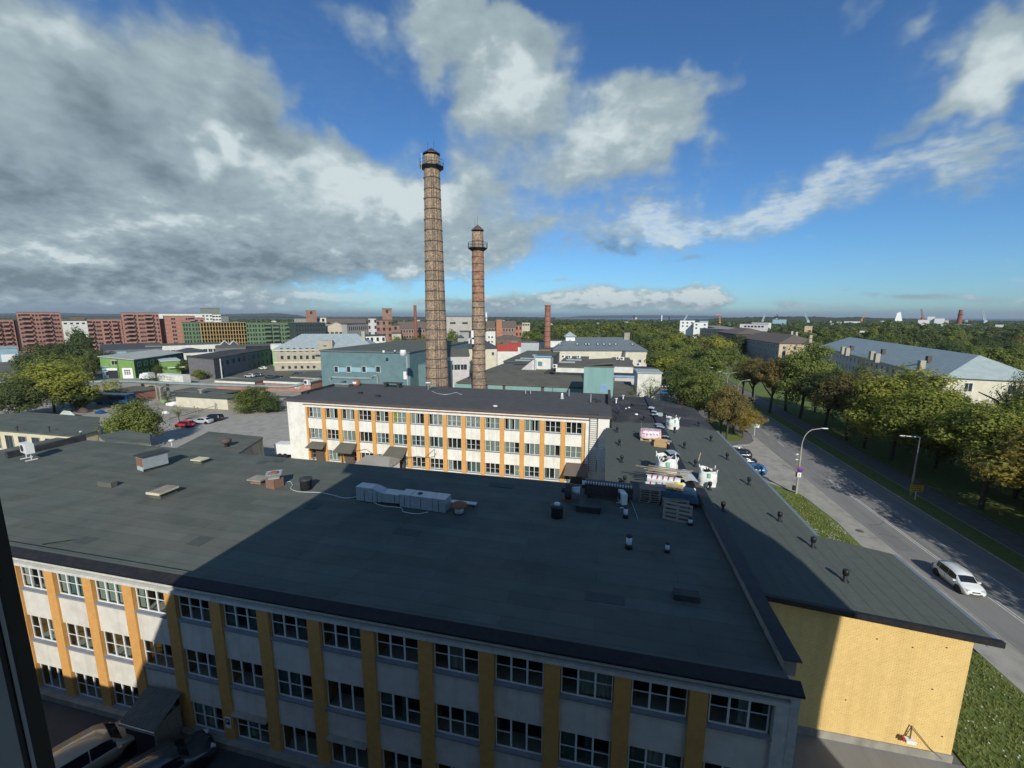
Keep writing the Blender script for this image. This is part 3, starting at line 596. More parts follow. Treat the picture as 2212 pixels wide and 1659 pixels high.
canopy('door_canopy','dark felt canopy over the leftmost door of the sunlit white block',-51.0,-48.2,3.6,62.9,1.6,M['felt_olive'])
canopy('door_canopy','dark felt canopy over the second door from the left, beside the gabled kiosk roof',-45.1,-42.1,3.8,62.9,2.2,M['felt_olive'],1.1)
canopy('door_canopy','dark felt canopy over the third door of the sunlit white block',-35.6,-32.5,3.8,62.9,2.2,M['felt_olive'],1.1)
canopy('door_canopy','reddish brown canopy in the shaded corner below the roof ladder',-5.2,-2.2,3.4,62.9,2.4,M['brownroof'],1.2)
kq=G(753,1010,2.4)
KI=thing('kiosk','small kiosk with a pale gabled roof in the courtyard','kiosk',(kq.x,56.5,0))
MB().box(.3,.3,0,6,4.2,2.4).build('wall',M['plaster2'],KI); MB().add([(0,0,2.4),(6.3,0,2.4),(6.3,4.5,2.4),(0,4.5,2.4),(1.2,2.2,3.5),(5.4,2.2,3.5)],[(0,1,5,4),(1,2,5),(2,3,4,5),(3,0,4)]).build('roof',M['sandroof'],KI)
# hanging cables on the sunlit facade
cbl=thing('wall_cable','black cable sagging between hooks on the sunlit white facade','cable',(0,0,0))
pts=[A(x,y,62.8) for x,y in [(766,975),(790,970),(812,984),(840,988),(880,989),(902,985),(920,989),(938,986),(942,978)]]
MB().path(pts,.03).build('cable',M['blackp'],cbl)
pts=[A(x,y,62.75) for x,y in [(915,990),(925,982),(938,970),(939,988),(941,1000)]]
MB().path(pts,.025).build('cable',M['blackp'],cbl)
# ladder on the shaded corner wall
LA=thing('wall_ladder','tall dark steel ladder climbing the corner wall to the roof of the white block','ladder',(0,0,0))
for x in(-1.9,-.72): MB().tube((x,62.75,2.2),(x,62.75,11.9),.04).build('rail',M['dark'],LA)
b=MB(); z=2.4
rm=MB().tube((-1.9,0,0),(-.72,0,0),.022,n=6).mesh('rung',M['dark'])
while z<11.8: link('rung',rm,LA,(0,62.75,z)); z+=.33
DU=thing('wall_duct','pale sheet-metal duct funnel hanging on the corner wall beside the ladder','duct',(0,0,0))
MB().add([(-1.2,62.2,6.2),(.3,62.2,6.2),(.75,62.2,5.2),(.75,62.2,3.4),(0,62.2,2.4),(-1.0,62.2,5.2),(-1.2,62.85,6.2),(.3,62.85,6.2),(.75,62.85,5.2),(.75,62.85,3.4),(0,62.85,2.4),(-1.0,62.85,5.2)],[(0,5,4,3,2,1),(6,7,8,9,10,11),(0,1,7,6),(1,2,8,7),(2,3,9,8),(3,4,10,9),(4,5,11,10),(5,0,6,11)]).build('duct_body',M['galv_l'],DU)
# ---------------- wing with new felt, right
WG=thing('street_wing','long low wing with new grey-green felt roof and ochre brick gable, along the road','building',(0,0,0))
def zr(x,y=0): return (9.72-.078*(x-8.6)) if x>8.6 else (9.72-.03*(8.6-x))
def rz_(pts): return [(x,y,zr(x)) for x,y in pts]
MB().slab(rz_([(8.9,25.45),(21.25,25.45),(21.25,33.9),(16.65,34.9),(16.65,66),(8.9,66)]),.22).build('roof',M['felt_new'],WG)
MB().slab(rz_([(.45,37.6),(8.1,37.6),(8.1,66),(1.35,66),(1.35,62.4),(.45,62.4)]),.22).build('roof',M['felt_new'],WG)
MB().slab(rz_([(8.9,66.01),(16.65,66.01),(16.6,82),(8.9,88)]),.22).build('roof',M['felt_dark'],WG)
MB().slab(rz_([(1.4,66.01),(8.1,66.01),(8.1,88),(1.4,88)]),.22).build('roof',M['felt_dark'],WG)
MB().box(8.1,37.6,0,8.9,88,9.95).build('ridge_upstand',M['tar'],WG)
b=MB()
for (x0,y0,x1,y1) in [(16.66,34.95,16.95,66),(21.26,25.4,21.5,33.9)]:
    b.box(x0,y0,zr(x0)-.25,x1,y1,zr(x0)-.02)
b.build('gutter',mat('blue_grey_gutter',(.17,.21,.24),None,.5),WG)
b=MB(); vs=[]
for x in (8.75,21.6): vs+=[(x,25.2,zr(x)-.30),(x,25.2,zr(x)+.03),(x,25.46,zr(x)+.03),(x,25.46,zr(x)-.3)]
b.add(vs,[(0,1,2,3),(7,6,5,4),(0,4,5,1),(1,5,6,2),(2,6,7,3),(3,7,4,0)]); b.build('bargeboard',M['tar'],WG)
# felt sheet seams
b=MB()
for i in range(1,9):
    x=8.9+i*.98; b.add([(x,25.5,zr(x)+.006),(x+.03,25.5,zr(x)+.006),(x+.03,34.8 if x>16.6 else 66,zr(x)+.006),(x,34.8 if x>16.6 else 66,zr(x)+.006)],[(0,1,2,3)])
for i in range(4): 
    x=17.5+i*.98; b.add([(x,25.5,zr(x)+.006),(x+.03,25.5,zr(x)+.006),(x+.03,33.8,zr(x)+.006),(x,33.8,zr(x)+.006)],[(0,1,2,3)])
for i in range(30):
    y=38+i*.95; b.add([(.5,y,zr(4)+.01-.1),(8.05,y,zr(8)+.008),(8.05,y+.03,zr(8)+.008),(.5,y+.03,zr(4)-.09)],[(0,1,2,3)])
b.build('felt_seams',mat('felt_seam',(.06,.07,.07),None,.8),WG,kind='stuff')
# walls
def wallbox(x0,y0,x1,y1,m,name='wall'): return MB().add([(x0,y0,0),(x1,y0,0),(x1,y1,0),(x0,y1,0),(x0,y0,zr(x0)-.24),(x1,y0,zr(x1)-.24),(x1,y1,zr(x1)-.24),(x0,y1,zr(x0)-.24)],[(0,1,5,4),(1,2,6,5),(2,3,7,6),(3,0,4,7)]).build(name,m,WG)
wallbox(8.9,26.02,20.85,33.8,M['ymortar']); wallbox(8.92,34,16.4,81.8,M['ybrick']); wallbox(1.5,37.7,8.0,87.8,M['plaster']); 
# gable brickwork, clipped to the sloping eaves
cells=[];row=0;z=.5
while z<9.5:
    x=8.9-(.125 if row%2 else 0)
    while x<20.85:
        a,c=max(x,8.9)+.006,min(x+.25,20.85)-.006
        if c-a>.03 and z+.088<zr(c)-.26: cells.append((a,c,z+.006,z+.082))
        x+=.25
    z+=.088;row+=1
full=[c for c in cells if abs(c[1]-c[0]-.238)<1e-4 and c[0]>10.5]; full.sort(key=lambda c:-(c[2]*1.0)); ind=set(full[:300])
bm=MB().box(-.119,-.012,-.038,.119,0,.038).mesh('brick',M['ybrick'])
for c in ind: link('brick',bm,WG,((c[0]+c[1])/2,26.0+random.uniform(-.002,.003),(c[2]+c[3])/2))
b=MB()
for c in cells:
    if c in ind: continue
    p=25.988+random.uniform(-.003,.004)
    b.add([(c[0],p,c[2]),(c[1],p,c[2]),(c[1],p,c[3]),(c[0],p,c[3]),(c[0],26.01,c[2]),(c[1],26.01,c[2]),(c[1],26.01,c[3]),(c[0],26.01,c[3])],[(0,1,2,3),(4,0,3,7),(1,5,6,2),(3,2,6,7),(0,4,5,1)])
b.build('brickwork',M['ybrick'],WG,kind='stuff')
MB().box(8.9,25.9,.0,20.9,26.015,.5).build('plinth',M['concrete'],WG)
for (x,z) in [(13.6,8.6),(16.2,7.3),(18.0,7.1),(19.6,7.4),(12.0,3.2),(15.1,2.9),(19.3,4.6),(20.2,1.6)]:
    MB().box(x,25.95,z,x+.07,25.985,z+.06).build('wall_bolt',M['brickdark'],WG)
# floodlight with guy wires low on the gable
fl=thing('wall_floodlight','small white floodlight and bent wires low on the yellow brick gable','floodlight',(0,0,0))
q=A(1965,1600,25.7); MB().obox(q,(.5,.3,.22)).build('lamp_body',M['white'],fl); MB().obox(q+Vector((-.33,0,.06)),(.12,.2,.2)).build('lens',M['red'],fl)
a=A(1970,1568,25.85); MB().path([A(1950,1600,25.9),a,A(2010,1618,25.9),A(2035,1640,25.9)],.02).build('wire',M['brickdark'],fl); MB().tube(a,q,.03).build('arm',M['brickdark'],fl)
# ---------------- the building the picture is taken from
OB=thing('camera_side_building','tall slab we look out from, only its shadow and window frame seen','building',(0,0,0))
prof=[(-18.1,0),(-18.1,21.3),(-10.8,34.0),(-7.7,35.3),(10,35.9),(23.9,33),(24.3,31),(24.7,30.1),(24.6,28.3),(23.6,25.3),(23.2,19),(23.1,0)]  # unseen outline, shaped so its cast shadow ends where wanted
n=len(prof); vs=[(x,-.45,z) for x,z in prof]+[(x,-14,z) for x,z in prof]
MB().add(vs,[tuple(range(n)),tuple(range(2*n-1,n-1,-1))]+[(i,n+i,n+(i+1)%n,(i+1)%n) for i in range(n)]).build('wall',M['plastergrey'],OB)
MB().box(-90,-14,0,-18.15,-.6,13.1).build('low_wing',M['plastergrey'],OB)
# unseen roof boxes added so sun slips through the gaps between them
for x in (-12,-7.5,-2.5,2.5,8): MB().box(x,-3,34,x+2.2,-1.4,36.1).build('roof_vent_box',M['plastergrey'],OB)
# open sash of that window
sx=-.893
sh=MB().box(sx,.388,24.9,sx+.015,.404,26.6).build('window_sash',M['frame'],OB)
MB().box(sx+.016,.386,24.9,sx+.026,.402,26.6).build('seal',M['blackp'],sh)
MB().box(sx-.014,.386,24.9,sx-.001,.402,26.6).build('seal',M['blackp'],sh)
MB().box(sx-.5,.388,24.9,sx-.015,.400,26.6).build('sash_panel',M['galv_l'],sh)
# ================================================================ things on the roofs
RF=10.53
def at_roof(x,y,z=RF): return G(x,y,z)
def span(xa,xb,y,z):   # left point and width of a thing whose base runs from xa to xb
    a,b=G(xa,y,z),G(xb,y,z); return a,(b-a).length
def ac_unit(label,loc,rz=0,w=.9,d=.36,h=.72,legs=.35,group=None):
    t=thing('air_conditioner',label,'air conditioner',loc,rz,group)
    MB().box(-w/2,-d/2,legs,w/2,d/2,legs+h).build('casing',M['white'],t)
    MB().lathe([(0,.0),(h*.34,.0),(h*.36,.02),(h*.30,.03)],20).build('fan_guard',M['dark'],t)
    g=[o for o in bpy.data.objects if o.parent==t and o.name.startswith('fan_guard')][-1]; g.rotation_euler=(R(90),0,0); g.location=(-w*.12,-d/2-.004,legs+h/2)
    b=MB()
    for x in(-w*.4,w*.4): b.box(x-.03,-d*.75,0,x+.03,d*.75,.05); b.box(x-.02,-.02,.05,x+.02,.02,legs)
    b.build('stand',M['white'],t); return t
def ac_g(x,y,z,label,rz=0,s=1.0,legs=.35,group=None,w=.9,h=.72):
    t=ac_unit(label,G(x,y,z),rz,w=w,h=h,legs=legs,group=group); t.scale=(s,s,s); return t
ac_g(63,992,RF,'cream outdoor unit on long white feet at the far left of the dark roof',R(-14),1.7,.45,w=1.05,h=.62)
ac_g(1344,1092,RF-.02,'white outdoor unit in the shade beside the louvred cooler',R(-75),1.25,.25)
ac_g(664,838,WZ+.05,'boxy white outdoor unit at the left end of the middle roof',R(-6),1.4,.5,w=.75)
# sheet-metal box with brown louvre
p=G(297,1015,RF); t=thing('louvred_box','sheet-metal box with a brown louvre and flat dark lid on the sunlit roof','vent box',p,R(-14))
MB().box(0,0,.25,1.35,2.1,1.5).build('casing',M['galv'],t); b=MB()
for i in range(8): b.obox(Vector((.68,-.03,.55+i*.11)),(1.15,.05,.07),0,0,('X',.5))
b.build('louvre',M['rust'],t); MB().box(.1,-.04,.05,1.25,-.01,.42).build('panel',M['galv_l'],t); MB().box(-.15,-.15,1.5,1.5,2.3,1.58).build('lid',M['dark'],t); MB().box(.1,.1,0,1.25,2.0,.25).build('base',M['dark'],t)
def curb_vent(x,y,w,d,h,label,wall,top,over=.12,name='roof_vent',rz=0,th=.12,plates=False):
    t=thing(name,label,'roof vent',G(x,y,RF),rz)
    MB().box(-w/2,0,0,w/2,d,h).build('curb',M[wall],t); MB().box(-w/2-over,-over,h,w/2+over,d+over,h+th).build('lid',M[top],t)
    if plates: MB().box(-w/2-over,-over-.04,h-.03,w/2+over,-over-.005,h+th+.06).build('edge_plate',M['limetrim'],t); MB().box(w/2+over+.005,-over,h+.04,w/2+over+.05,d,h+th+.05).build('edge_plate',M['limetrim'],t)
    return t
curb_vent(335,1077,1.2,1.5,.4,'low roof hatch edged with cream strips, front left of the sunlit roof','felt','woodg',plates=True)
curb_vent(426,1002,1.0,.7,.35,'small roof curb with cream edging and a bent lid, far left of the roof','felt','limetrim',.16)
curb_vent(226,1052,1.6,.5,.35,'low felt-covered hump in the middle of the sunlit left roof','felt','felt',.0)
curb_vent(552,1046,1.1,.8,.35,'squat concrete-capped vent just left of the brick vent','rbrick','concrete',.2)
# brick vent with flared hood
p=G(584,1056,RF); t=thing('brick_vent','brick vent shaft with a flared grey metal hood on the sunlit roof','roof vent',p,R(-8))
MB().box(-.5,0,0,.5,1.0,.9).build('shaft',M['rbrick'],t)
bq=MB().box(-.115,-.02,-.03,.115,0,.03).mesh('brick',M['rbrick'])
for r in range(11):
    for c in range(4): link('brick',bq,t,(-.375+c*.25+(.06 if r%2 else -.02),-.001,.06+r*.08))
MB().lathe([(.62,.88),(.62,1.0),(.9,1.35),(.8,1.38),(.4,1.3),(0,1.3)],4,(0,.5,0),sm=False).build('hood',M['galv'],t)
MB().lathe([(0,1.36),(.45,1.36),(.3,1.42),(0,1.43)],8,(0,.5,0)).build('rusty_grille',M['rust'],t)
def drum(x,y,r,h,label,m='dark',cap=None,z=RF):
    t=thing('roof_fan',label,'roof fan',G(x,y,z)); MB().lathe([(0,0),(r,0),(r,h*.85),(r*1.12,h*.88),(r*1.12,h),(0,h)],20).build('casing',M[m],t)
    if cap: MB().lathe([(0,h),(r*.5,h),(r*.5,h+.18),(0,h+.2)],12).build('cap',M[cap],t)
    return t
drum(662,1056,.5,1.0,'dark cylindrical fan casing at the edge of the big shadow')
drum(1203,1116,.46,.95,'black cylindrical fan with a white cap deep in the shade','dark','galv_l')
# big duct
DT=thing('ventilation_duct','long grey galvanised duct stepping down across the shaded roof','duct',(0,0,0))
def duct_seg(P,Q,w,z0a,z1a,z0b,z1b,name='duct_section'):
    d=Vector((Q.x-P.x,Q.y-P.y,0)).normalized(); n_=Vector((-d.y,d.x,0))
    vs=[]
    for (S,za,zb) in ((P,z0a,z1a),(Q,z0b,z1b)):
        for off,z in ((0,za),(0,zb),(w,zb),(w,za)): vs.append((S.x+n_.x*off,S.y+n_.y*off,z))
    return MB().add(vs,[(3,2,1,0),(4,5,6,7),(0,1,5,4),(1,2,6,5),(2,3,7,6),(3,0,4,7)]).build(name,M['galv'],DT)
a=G(770,1080,RF+.1); e=G(962,1108,RF+.05)
def lp(t): return Vector((a.x+(e.x-a.x)*t,a.y+(e.y-a.y)*t,0))
Z=RF
duct_seg(lp(0),lp(.19),.95,Z+.1,Z+1.30,Z+.1,Z+1.30); duct_seg(lp(.195),lp(.30),.95,Z+.1,Z+1.30,Z+.22,Z+1.02); duct_seg(lp(.305),lp(.50),.95,Z+.22,Z+1.02,Z+.3,Z+1.02)
duct_seg(lp(.505),lp(.62),1.15,Z+.05,Z+1.12,Z+.05,Z+1.12); duct_seg(lp(.625),lp(.86),1.15,Z+.05,Z+1.12,Z+.05,Z+1.12); duct_seg(lp(.865),lp(1),1.15,Z+.05,Z+1.14,Z+.05,Z+1.14)
for tt in(.1,.25,.45,.56,.74,.93):
    q=lp(tt); MB().box(q.x-.04,q.y-.012,Z+.12,q.x+.0,q.y-.002,Z+1.0).build('seam',M['dark'],DT)
    MB().box(q.x-.1,q.y+.2,Z-.02,q.x+.1,q.y+.9,Z+.12).build('foot',M['dark'],DT)
q=lp(.7); MB().lathe([(0,0),(.2,0),(.2,.05),(0,.06)],12,(q.x,q.y+.6,Z+1.12)).build('inspection_cap',M['dark'],DT)
p=G(992,1108,RF); t=thing('mushroom_fan','rusty mushroom-shaped roof fan beside the end of the grey duct','roof fan',p); MB().lathe([(0,0),(.36,0),(.36,.5),(0,.5)],16).build('body',M['galv_l'],t); MB().lathe([(.3,.5),(.66,.6),(.68,.68),(.4,.86),(0,.92)],20).build('cap',M['rust'],t); MB().lathe([(.42,0),(.44,.06),(.0,.07)],16).build('base_ring',M['blackp'],t)
p=G(970,1092,RF); t=thing('metal_shelf','narrow metal tray lying behind the rusty mushroom fan','tray',p); MB().box(0,0,.25,2.3,.5,.31).build('tray_top',M['galv'],t); MB().box(.2,.1,0,.3,.4,.25).build('foot',M['dark'],t); MB().box(2,.1,0,2.1,.4,.25).build('foot',M['dark'],t)
def cable(label,pts,r=.035,m='galv_l',z=RF+.03):
    P=[G(x,y,z) for x,y in pts]; Q=[]
    for i in range(len(P)-1):
        for k in range(4):
            t=k/4; p0=P[max(i-1,0)];p1=P[i];p2=P[i+1];p3=P[min(i+2,len(P)-1)]
            Q.append(.5*((2*p1)+(p2-p0)*t+(2*p0-5*p1+4*p2-p3)*t*t+(3*p1-p0-3*p2+p3)*t**3))
    Q.append(P[-1]); b=MB().path(Q,r,5); b.build('roof_cable',M[m],label=label,category='cable')
cable('thin pale cable snaking from the brick vent to the grey duct',[(614,1045),(626,1040),(632,1048),(628,1055),(645,1062),(690,1064),(720,1070),(745,1076),(770,1073)])
cable('pale cable looped under the middle of the grey duct',[(794,1074),(805,1084),(828,1093),(866,1097),(871,1105),(900,1110),(925,1106)])
cable('thin dark wire running across the roof near the pipe vents',[(1344,1060),(1362,1082),(1372,1104),(1378,1122)],.02)
# centrifugal fan, louvred cooler
p=G(1228,1080,RF); t=thing('centrifugal_fan','dark snail-shaped fan joined to the louvred cooler','fan',p)
b=MB(); prof=[(.55,0)]; vs=[]; n=20
for i in range(n+1):
    a_=-math.pi/2+2*math.pi*i/n; r=.55+.18*i/n; vs+=[(-.25,math.cos(a_)*r,.85+math.sin(a_)*r),(.25,math.cos(a_)*r,.85+math.sin(a_)*r)]
fs=[(2*i,2*i+1,2*i+3,2*i+2) for i in range(n)]; fs+=[tuple(2*i for i in range(n)),tuple(2*i+1 for i in range(n-1,-1,-1))]
b.add(vs,fs).build('scroll',M['dark'],t); MB().tube((.25,0,.85),(.95,0,.85),.3,.42,n=14).build('inlet_cone',M['galv'],t); MB().box(-.5,-.35,0,.4,.35,.2).build('base_frame',M['rust'],t); MB().tube((-.6,0,.85),(-.25,0,.85),.2,n=12).build('motor',M['dark'],t)
p=G(1262,1076,RF); t=thing('louvred_cooler','long dark louvred cooler with a ribbed white top edge','cooler',p,R(-3))
MB().box(0,0,.35,4.0,1.1,1.35).build('casing',M['dark'],t); b=MB()
lm=MB().box(0,-.03,0,.05,0,.85).mesh('fin',M['brickdark'])
for i in range(36): link('fin',lm,t,(.1+i*.107,0,.42))
for i in range(18): MB().box(.05+i*.22,-.08,1.35,.14+i*.22,.15,1.5).build('rib',M['galv_l'],t)
for x in(.3,3.6): MB().box(x,.1,0,x+.15,.9,.35).build('leg',M['dark'],t)
curb_vent(1270,1108,1.9,1.3,.4,'low dark hatch in front of the louvred cooler','felt_dark','dark',.05)
curb_vent(1484,1300,1.35,.6,.22,'low dark slab lying near the right corner of the shaded roof','felt_dark','felt_dark',.0)
def pipe_vent(x,y,label,h=.85,r=.16,m='galv_l',base='blackp',z=RF):
    t=thing('pipe_vent',label,'pipe vent',G(x,y,z)); MB().lathe([(0,0),(r*1.3,0),(r*1.2,h*.3),(0,h*.3)],14).build('boot',M[base],t)
    MB().lathe([(r,h*.3),(r,h*.8),(0,h*.8)],14).build('pipe',M[m],t); MB().lathe([(r*1.05,h*.78),(r*1.25,h*.86),(r*.8,h),(0,h*1.02)],14).build('cowl',M['dark'],t)
pipe_vent(1351,1118,'grey pipe vent with dark cowl just below the white outdoor unit',1.0)
pipe_vent(1358,1184,'tallest silver pipe vent standing alone in the shaded roof',1.05,.19)
pipe_vent(1441,1192,'short pipe vent to the right of the tall silver one',.7,.14)
pipe_vent(1491,1133,'small pipe vent below the stacked pallets',.6,.16)
pipe_vent(1339,1060,'thin pipe vent behind the louvred cooler at the shadow edge',1.0,.14,'dark')
pipe_vent(1261,1052,'white-capped pipe vent behind the louvred cooler',.9,.14,'white')
# white bits: loose sheet, lumps
def lump(x,y,z,s,label,m='white',name='debris',sc=(1,.7,.4),seed=0,cat='debris'):
    bm=bmesh.new(); bmesh.ops.create_icosphere(bm,subdivisions=2,radius=1)
    for v in bm.verts:
        k=1+.45*mnoise.noise(v.co*1.7+Vector((seed,seed*2,0))); v.co=Vector((v.co.x*sc[0]*k,v.co.y*sc[1]*k,max(v.co.z*sc[2]*k,-.1)+.1))*s
    me=bpy.data.meshes.new(name); bm.to_mesh(me); bm.free(); me.materials.append(M[m]); return link(name,me,None,G(x,y,z),label=label,category=cat)
# black vents of the new roof
VP=None
def rv(x,y):
    r=ray(x,y); z=9.4
    for _ in range(6):
        t=(z-H)/r.z; z=zr(r.x*t)
    return Vector((r.x*t,r.y*t,z))
def Z3(x,y): return (x/4+1106,y/4+822.9)
def Z4(x,y): return (x/4+1659,y/4+960.1)
vents=[(Z3(895,345),'left row, farthest back beside the white parapet'),(Z3(1140,343),'centre row, farthest back, left of the ridge'),(Z3(908,443),'left row, second from the back'),(Z3(927,557),'left row, level with the cardboard box'),(Z3(947,703),'left row, left of the big open bag'),(Z3(972,885),'left row, touching the edge of the big shadow'),
 (Z3(1323,315),'right of the ridge, farthest back'),(Z3(1403,445),'right of the ridge, at the foot of the farthest bag'),(Z3(1488,583),'right of the ridge, beside the grey metal sheet'),(Z3(1583,740),'right of the ridge, behind the rightmost bag'),(Z3(1707,940),'right of the ridge, in front of the rightmost bag'),(Z3(1820,1120),'inside the edge of the shadow on the right roof'),
 (Z3(1612,393),'outer row by the eaves, farthest back'),(Z3(1717,520),'outer row by the eaves, second from the back'),(Z3(1857,678),'outer row by the eaves, above the parked blue car'),(Z3(2045,897),'outer row by the eaves, level with the rightmost bag'),(Z4(97,662),'outer row by the eaves, below the grass verge'),(Z4(385,887),'at the step of the eaves, next to the flowers'),(Z4(662,1180),'nearest one, on the wide end of the wing')]
for i,(p,l) in enumerate(vents):
    lab='black round-cowled roof vent, '+l
    if i==0:
        VP=thing('roof_vent',lab,'roof vent',rv(*p),0,'black vents on the new felt roof')
        MB().lathe([(0,0),(.24,0),(.22,.05),(.12,.07),(.11,.42),(0,.42)],14).build('stem',M['blackp'],VP); MB().lathe([(.11,.40),(.17,.44),(.185,.72),(.15,.80),(0,.82)],14).build('cowl',M['blackp'],VP)
        VT=tree_of(VP)
    else: dup(VP,VT,rv(*p),0,lab)
# big bags of rubble
def big_bag(x,y,s,label,seed,h=1.05,full=True):
    P=rv(x,y); t=thing('bulk_bag',label,'bulk bag',P,random.uniform(-.2,.3)); t.scale=(s,s,s)
    bm=bmesh.new(); n=28; rings=12; vs=[]
    for j in range(rings+1):
        f=j/rings; z=h*f
        for i in range(n):
            a=2*math.pi*i/n; c,sn=math.cos(a),math.sin(a); k=1/max(abs(c),abs(sn))**.55; r=.52*k*(1+.10*math.sin(f*3.1))-.05*f
            q=Vector((c*r,sn*r,z)); dsp=.10*mnoise.noise(q*2.2+Vector((seed,0,0)))+.05*mnoise.noise(q*6+Vector((0,seed,0)))
            zz=z+(.16*mnoise.noise(Vector((a*1.3,seed,0)))+.08*math.sin(a*4))*(f**4)
            vs.append(bm.verts.new((c*(r+dsp),sn*(r+dsp),zz)))
    for j in range(rings):
        for i in range(n): bm.faces.new((vs[j*n+i],vs[j*n+(i+1)%n],vs[(j+1)*n+(i+1)%n],vs[(j+1)*n+i])).smooth=True
    me=bpy.data.meshes.new('bag_fabric'); bm.to_mesh(me); bm.free(); me.materials.append(M['bag']); link('bag_fabric',me,t)
    # fill
    b=MB()
    for k in range(26):
        a=random.uniform(0,6.28); r=random.uniform(0,.42); b.obox(Vector((math.cos(a)*r,math.sin(a)*r,h*.86+random.uniform(-.05,.12))),(random.uniform(.08,.34),random.uniform(.04,.14),random.uniform(.04,.12)),random.uniform(0,3.1),random.choice([0,0,1,2,3]),('Y',random.uniform(-.7,.7)))
    b.build('rubble_fill',[M['blackp'],M['woodg'],M['galv_l'],M['white']],t,kind='stuff')
    for sx_ in(-1,1):
        for sy in(-1,1):
            MB().path([(sx_*.45,sy*.35,h*.9),(sx_*.5,sy*.42,h+.14),(sx_*.42,sy*.5,h*.92)],.03,5).build('lifting_loop',M['bag'],t)
    MB().box(-.09,-.6,h*.62,.09,-.55,h*.9).build('green_tape',mat('green_tape',(.25,.5,.35),None,.7),t)
big_bag(1438,1028,1.95,'large open white rubble bag, left of the ridge, spilling black scraps',3)
big_bag(1527,1046,1.5,'full white rubble bag right of the ridge with planks sticking out',11)
big_bag(1452,925,1.55,'farthest white rubble bag, on the sunlit roof right of the ridge',23)
P=rv(1512,1020); MB().tube(P+Vector((-.2,.2,1.2)),P+Vector((-.05,.2,2.1)),.05).build('plank',M['wood'],label='short plank standing up out of the rightmost rubble bag',category='plank')
# pallets
PLT=None
def make_pallet(m):
    t=thing('pallet','x','pallet')
    pm=MB().box(-.6,-.05,0,.6,.05,.022).mesh('plank',m); st=MB().box(-.05,-.4,0,.05,.4,.02).mesh('stringer',m); bk=MB().box(-.07,-.05,0,.07,.05,.08).mesh('block',m)
    for y in(-.35,0,.35): link('plank',pm,t,(0,y,0))
    for x in(-.55,0,.55):
        for y in(-.35,0,.35): link('block',bk,t,(x*.96,y,.022))
        link('stringer',st,t,(x,0,.102))
    for y in(-.35,-.175,0,.175,.35): link('plank',pm,t,(0,y,.122))
    return t
pal=make_pallet(M['woodg']); palT=tree_of(pal)
def pallet(loc,rz,label,sc=1.4,rot=None,wood=False,first=[True],group=None):
    if first[0]:
        first[0]=False; pal.location=loc; pal.rotation_euler=rot or (0,0,rz); pal['label']=label; pal.scale=(sc,)*3
        if group: pal['group']=group
        return pal
    r=dup(pal,palT,loc,rz,label,sc,group,swap={M['woodg']:M['wood']} if wood else None)
    if rot: r.rotation_euler=rot
    return r
s=1.7
P=G(1405,1090,RF)+Vector((0,.8,0))
lv=['bottom','second','third','fourth','fifth','topmost']
for k in range(6): pallet(P+Vector((random.uniform(-.06,.06),random.uniform(-.06,.06),k*.205)),R(-6+random.uniform(-3,3)),'%s grey pallet of the left stack, beside the blue tarpaulin'%lv[k],1.42,group='stacked grey pallets on the roof')
P=G(1462,1105,RF)+Vector((0,.95,0))
for k in range(3): pallet(P+Vector((0,.25,k*.2)),R(-8+k*4),'%s grey pallet of the right stack, under the blue tarpaulin'%['bottom','middle','top'][k],1.7,group='stacked grey pallets on the roof')
pallet(G(1463,1121,RF)+Vector((0,.15,.45)),0,'weathered pallet leaning on edge in front of the right stack',1.75,rot=(R(58),R(3),R(-8)),group='stacked grey pallets on the roof')
# tarpaulin
def cloth(x0,y0,x1,y1,z,drop,m,label,rz,loc,name,cat,seed=2,nx=22,ny=16,amp=.05):
    vs=[];fs=[]
    for j in range(ny+1):
        for i in range(nx+1):
            x=x0+(x1-x0)*i/nx; y=y0+(y1-y0)*j/ny; ex=min(x-x0,x1-x,y-y0,y1-y); d=.32
            zz=z-(drop*max(0,1-ex/d) if ex<d else 0)+amp*mnoise.noise(Vector((x*1.7,y*1.7,seed)))+.5*amp*mnoise.noise(Vector((x*5,y*5,seed)))
            vs.append((x,y,zz)); 
    for j in range(ny):
        for i in range(nx): k=j*(nx+1)+i; fs.append((k,k+1,k+nx+2,k+nx+1))
    b=MB(); b.add(vs,fs,0,True); me=b.mesh(name,m); return link(name,me,None,loc,rz,label=label,category=cat)
P=G(1462,1098,RF)+Vector((0,1.6,0))
cloth(-1.9,-1.3,1.9,1.1,1.0,.55,M['tarp'],'crumpled dark blue tarpaulin over the right pallet stack',R(-8),P,'tarpaulin','tarpaulin')
pallet(P+Vector((.0,.1,1.08)),R(-10),'pale pallet lying on top of the blue tarpaulin',1.15,wood=True)
MB().box(-.5,-.35,0,.5,.35,.05).build('chipboard',M['card'],label='tan board lying between the pallet stacks',category='board').location=P+Vector((-2.0,.2,1.0))
MB().lathe([(0,0),(.12,0),(.12,.7),(0,.7)],12).build('yellow_tube',M['curtain_y'],label='yellow tube lying on the blue tarpaulin',category='tube')
o=bpy.data.objects['yellow_tube']; o.location=P+Vector((.1,.9,1.12)); o.rotation_euler=(0,R(90),R(-5))
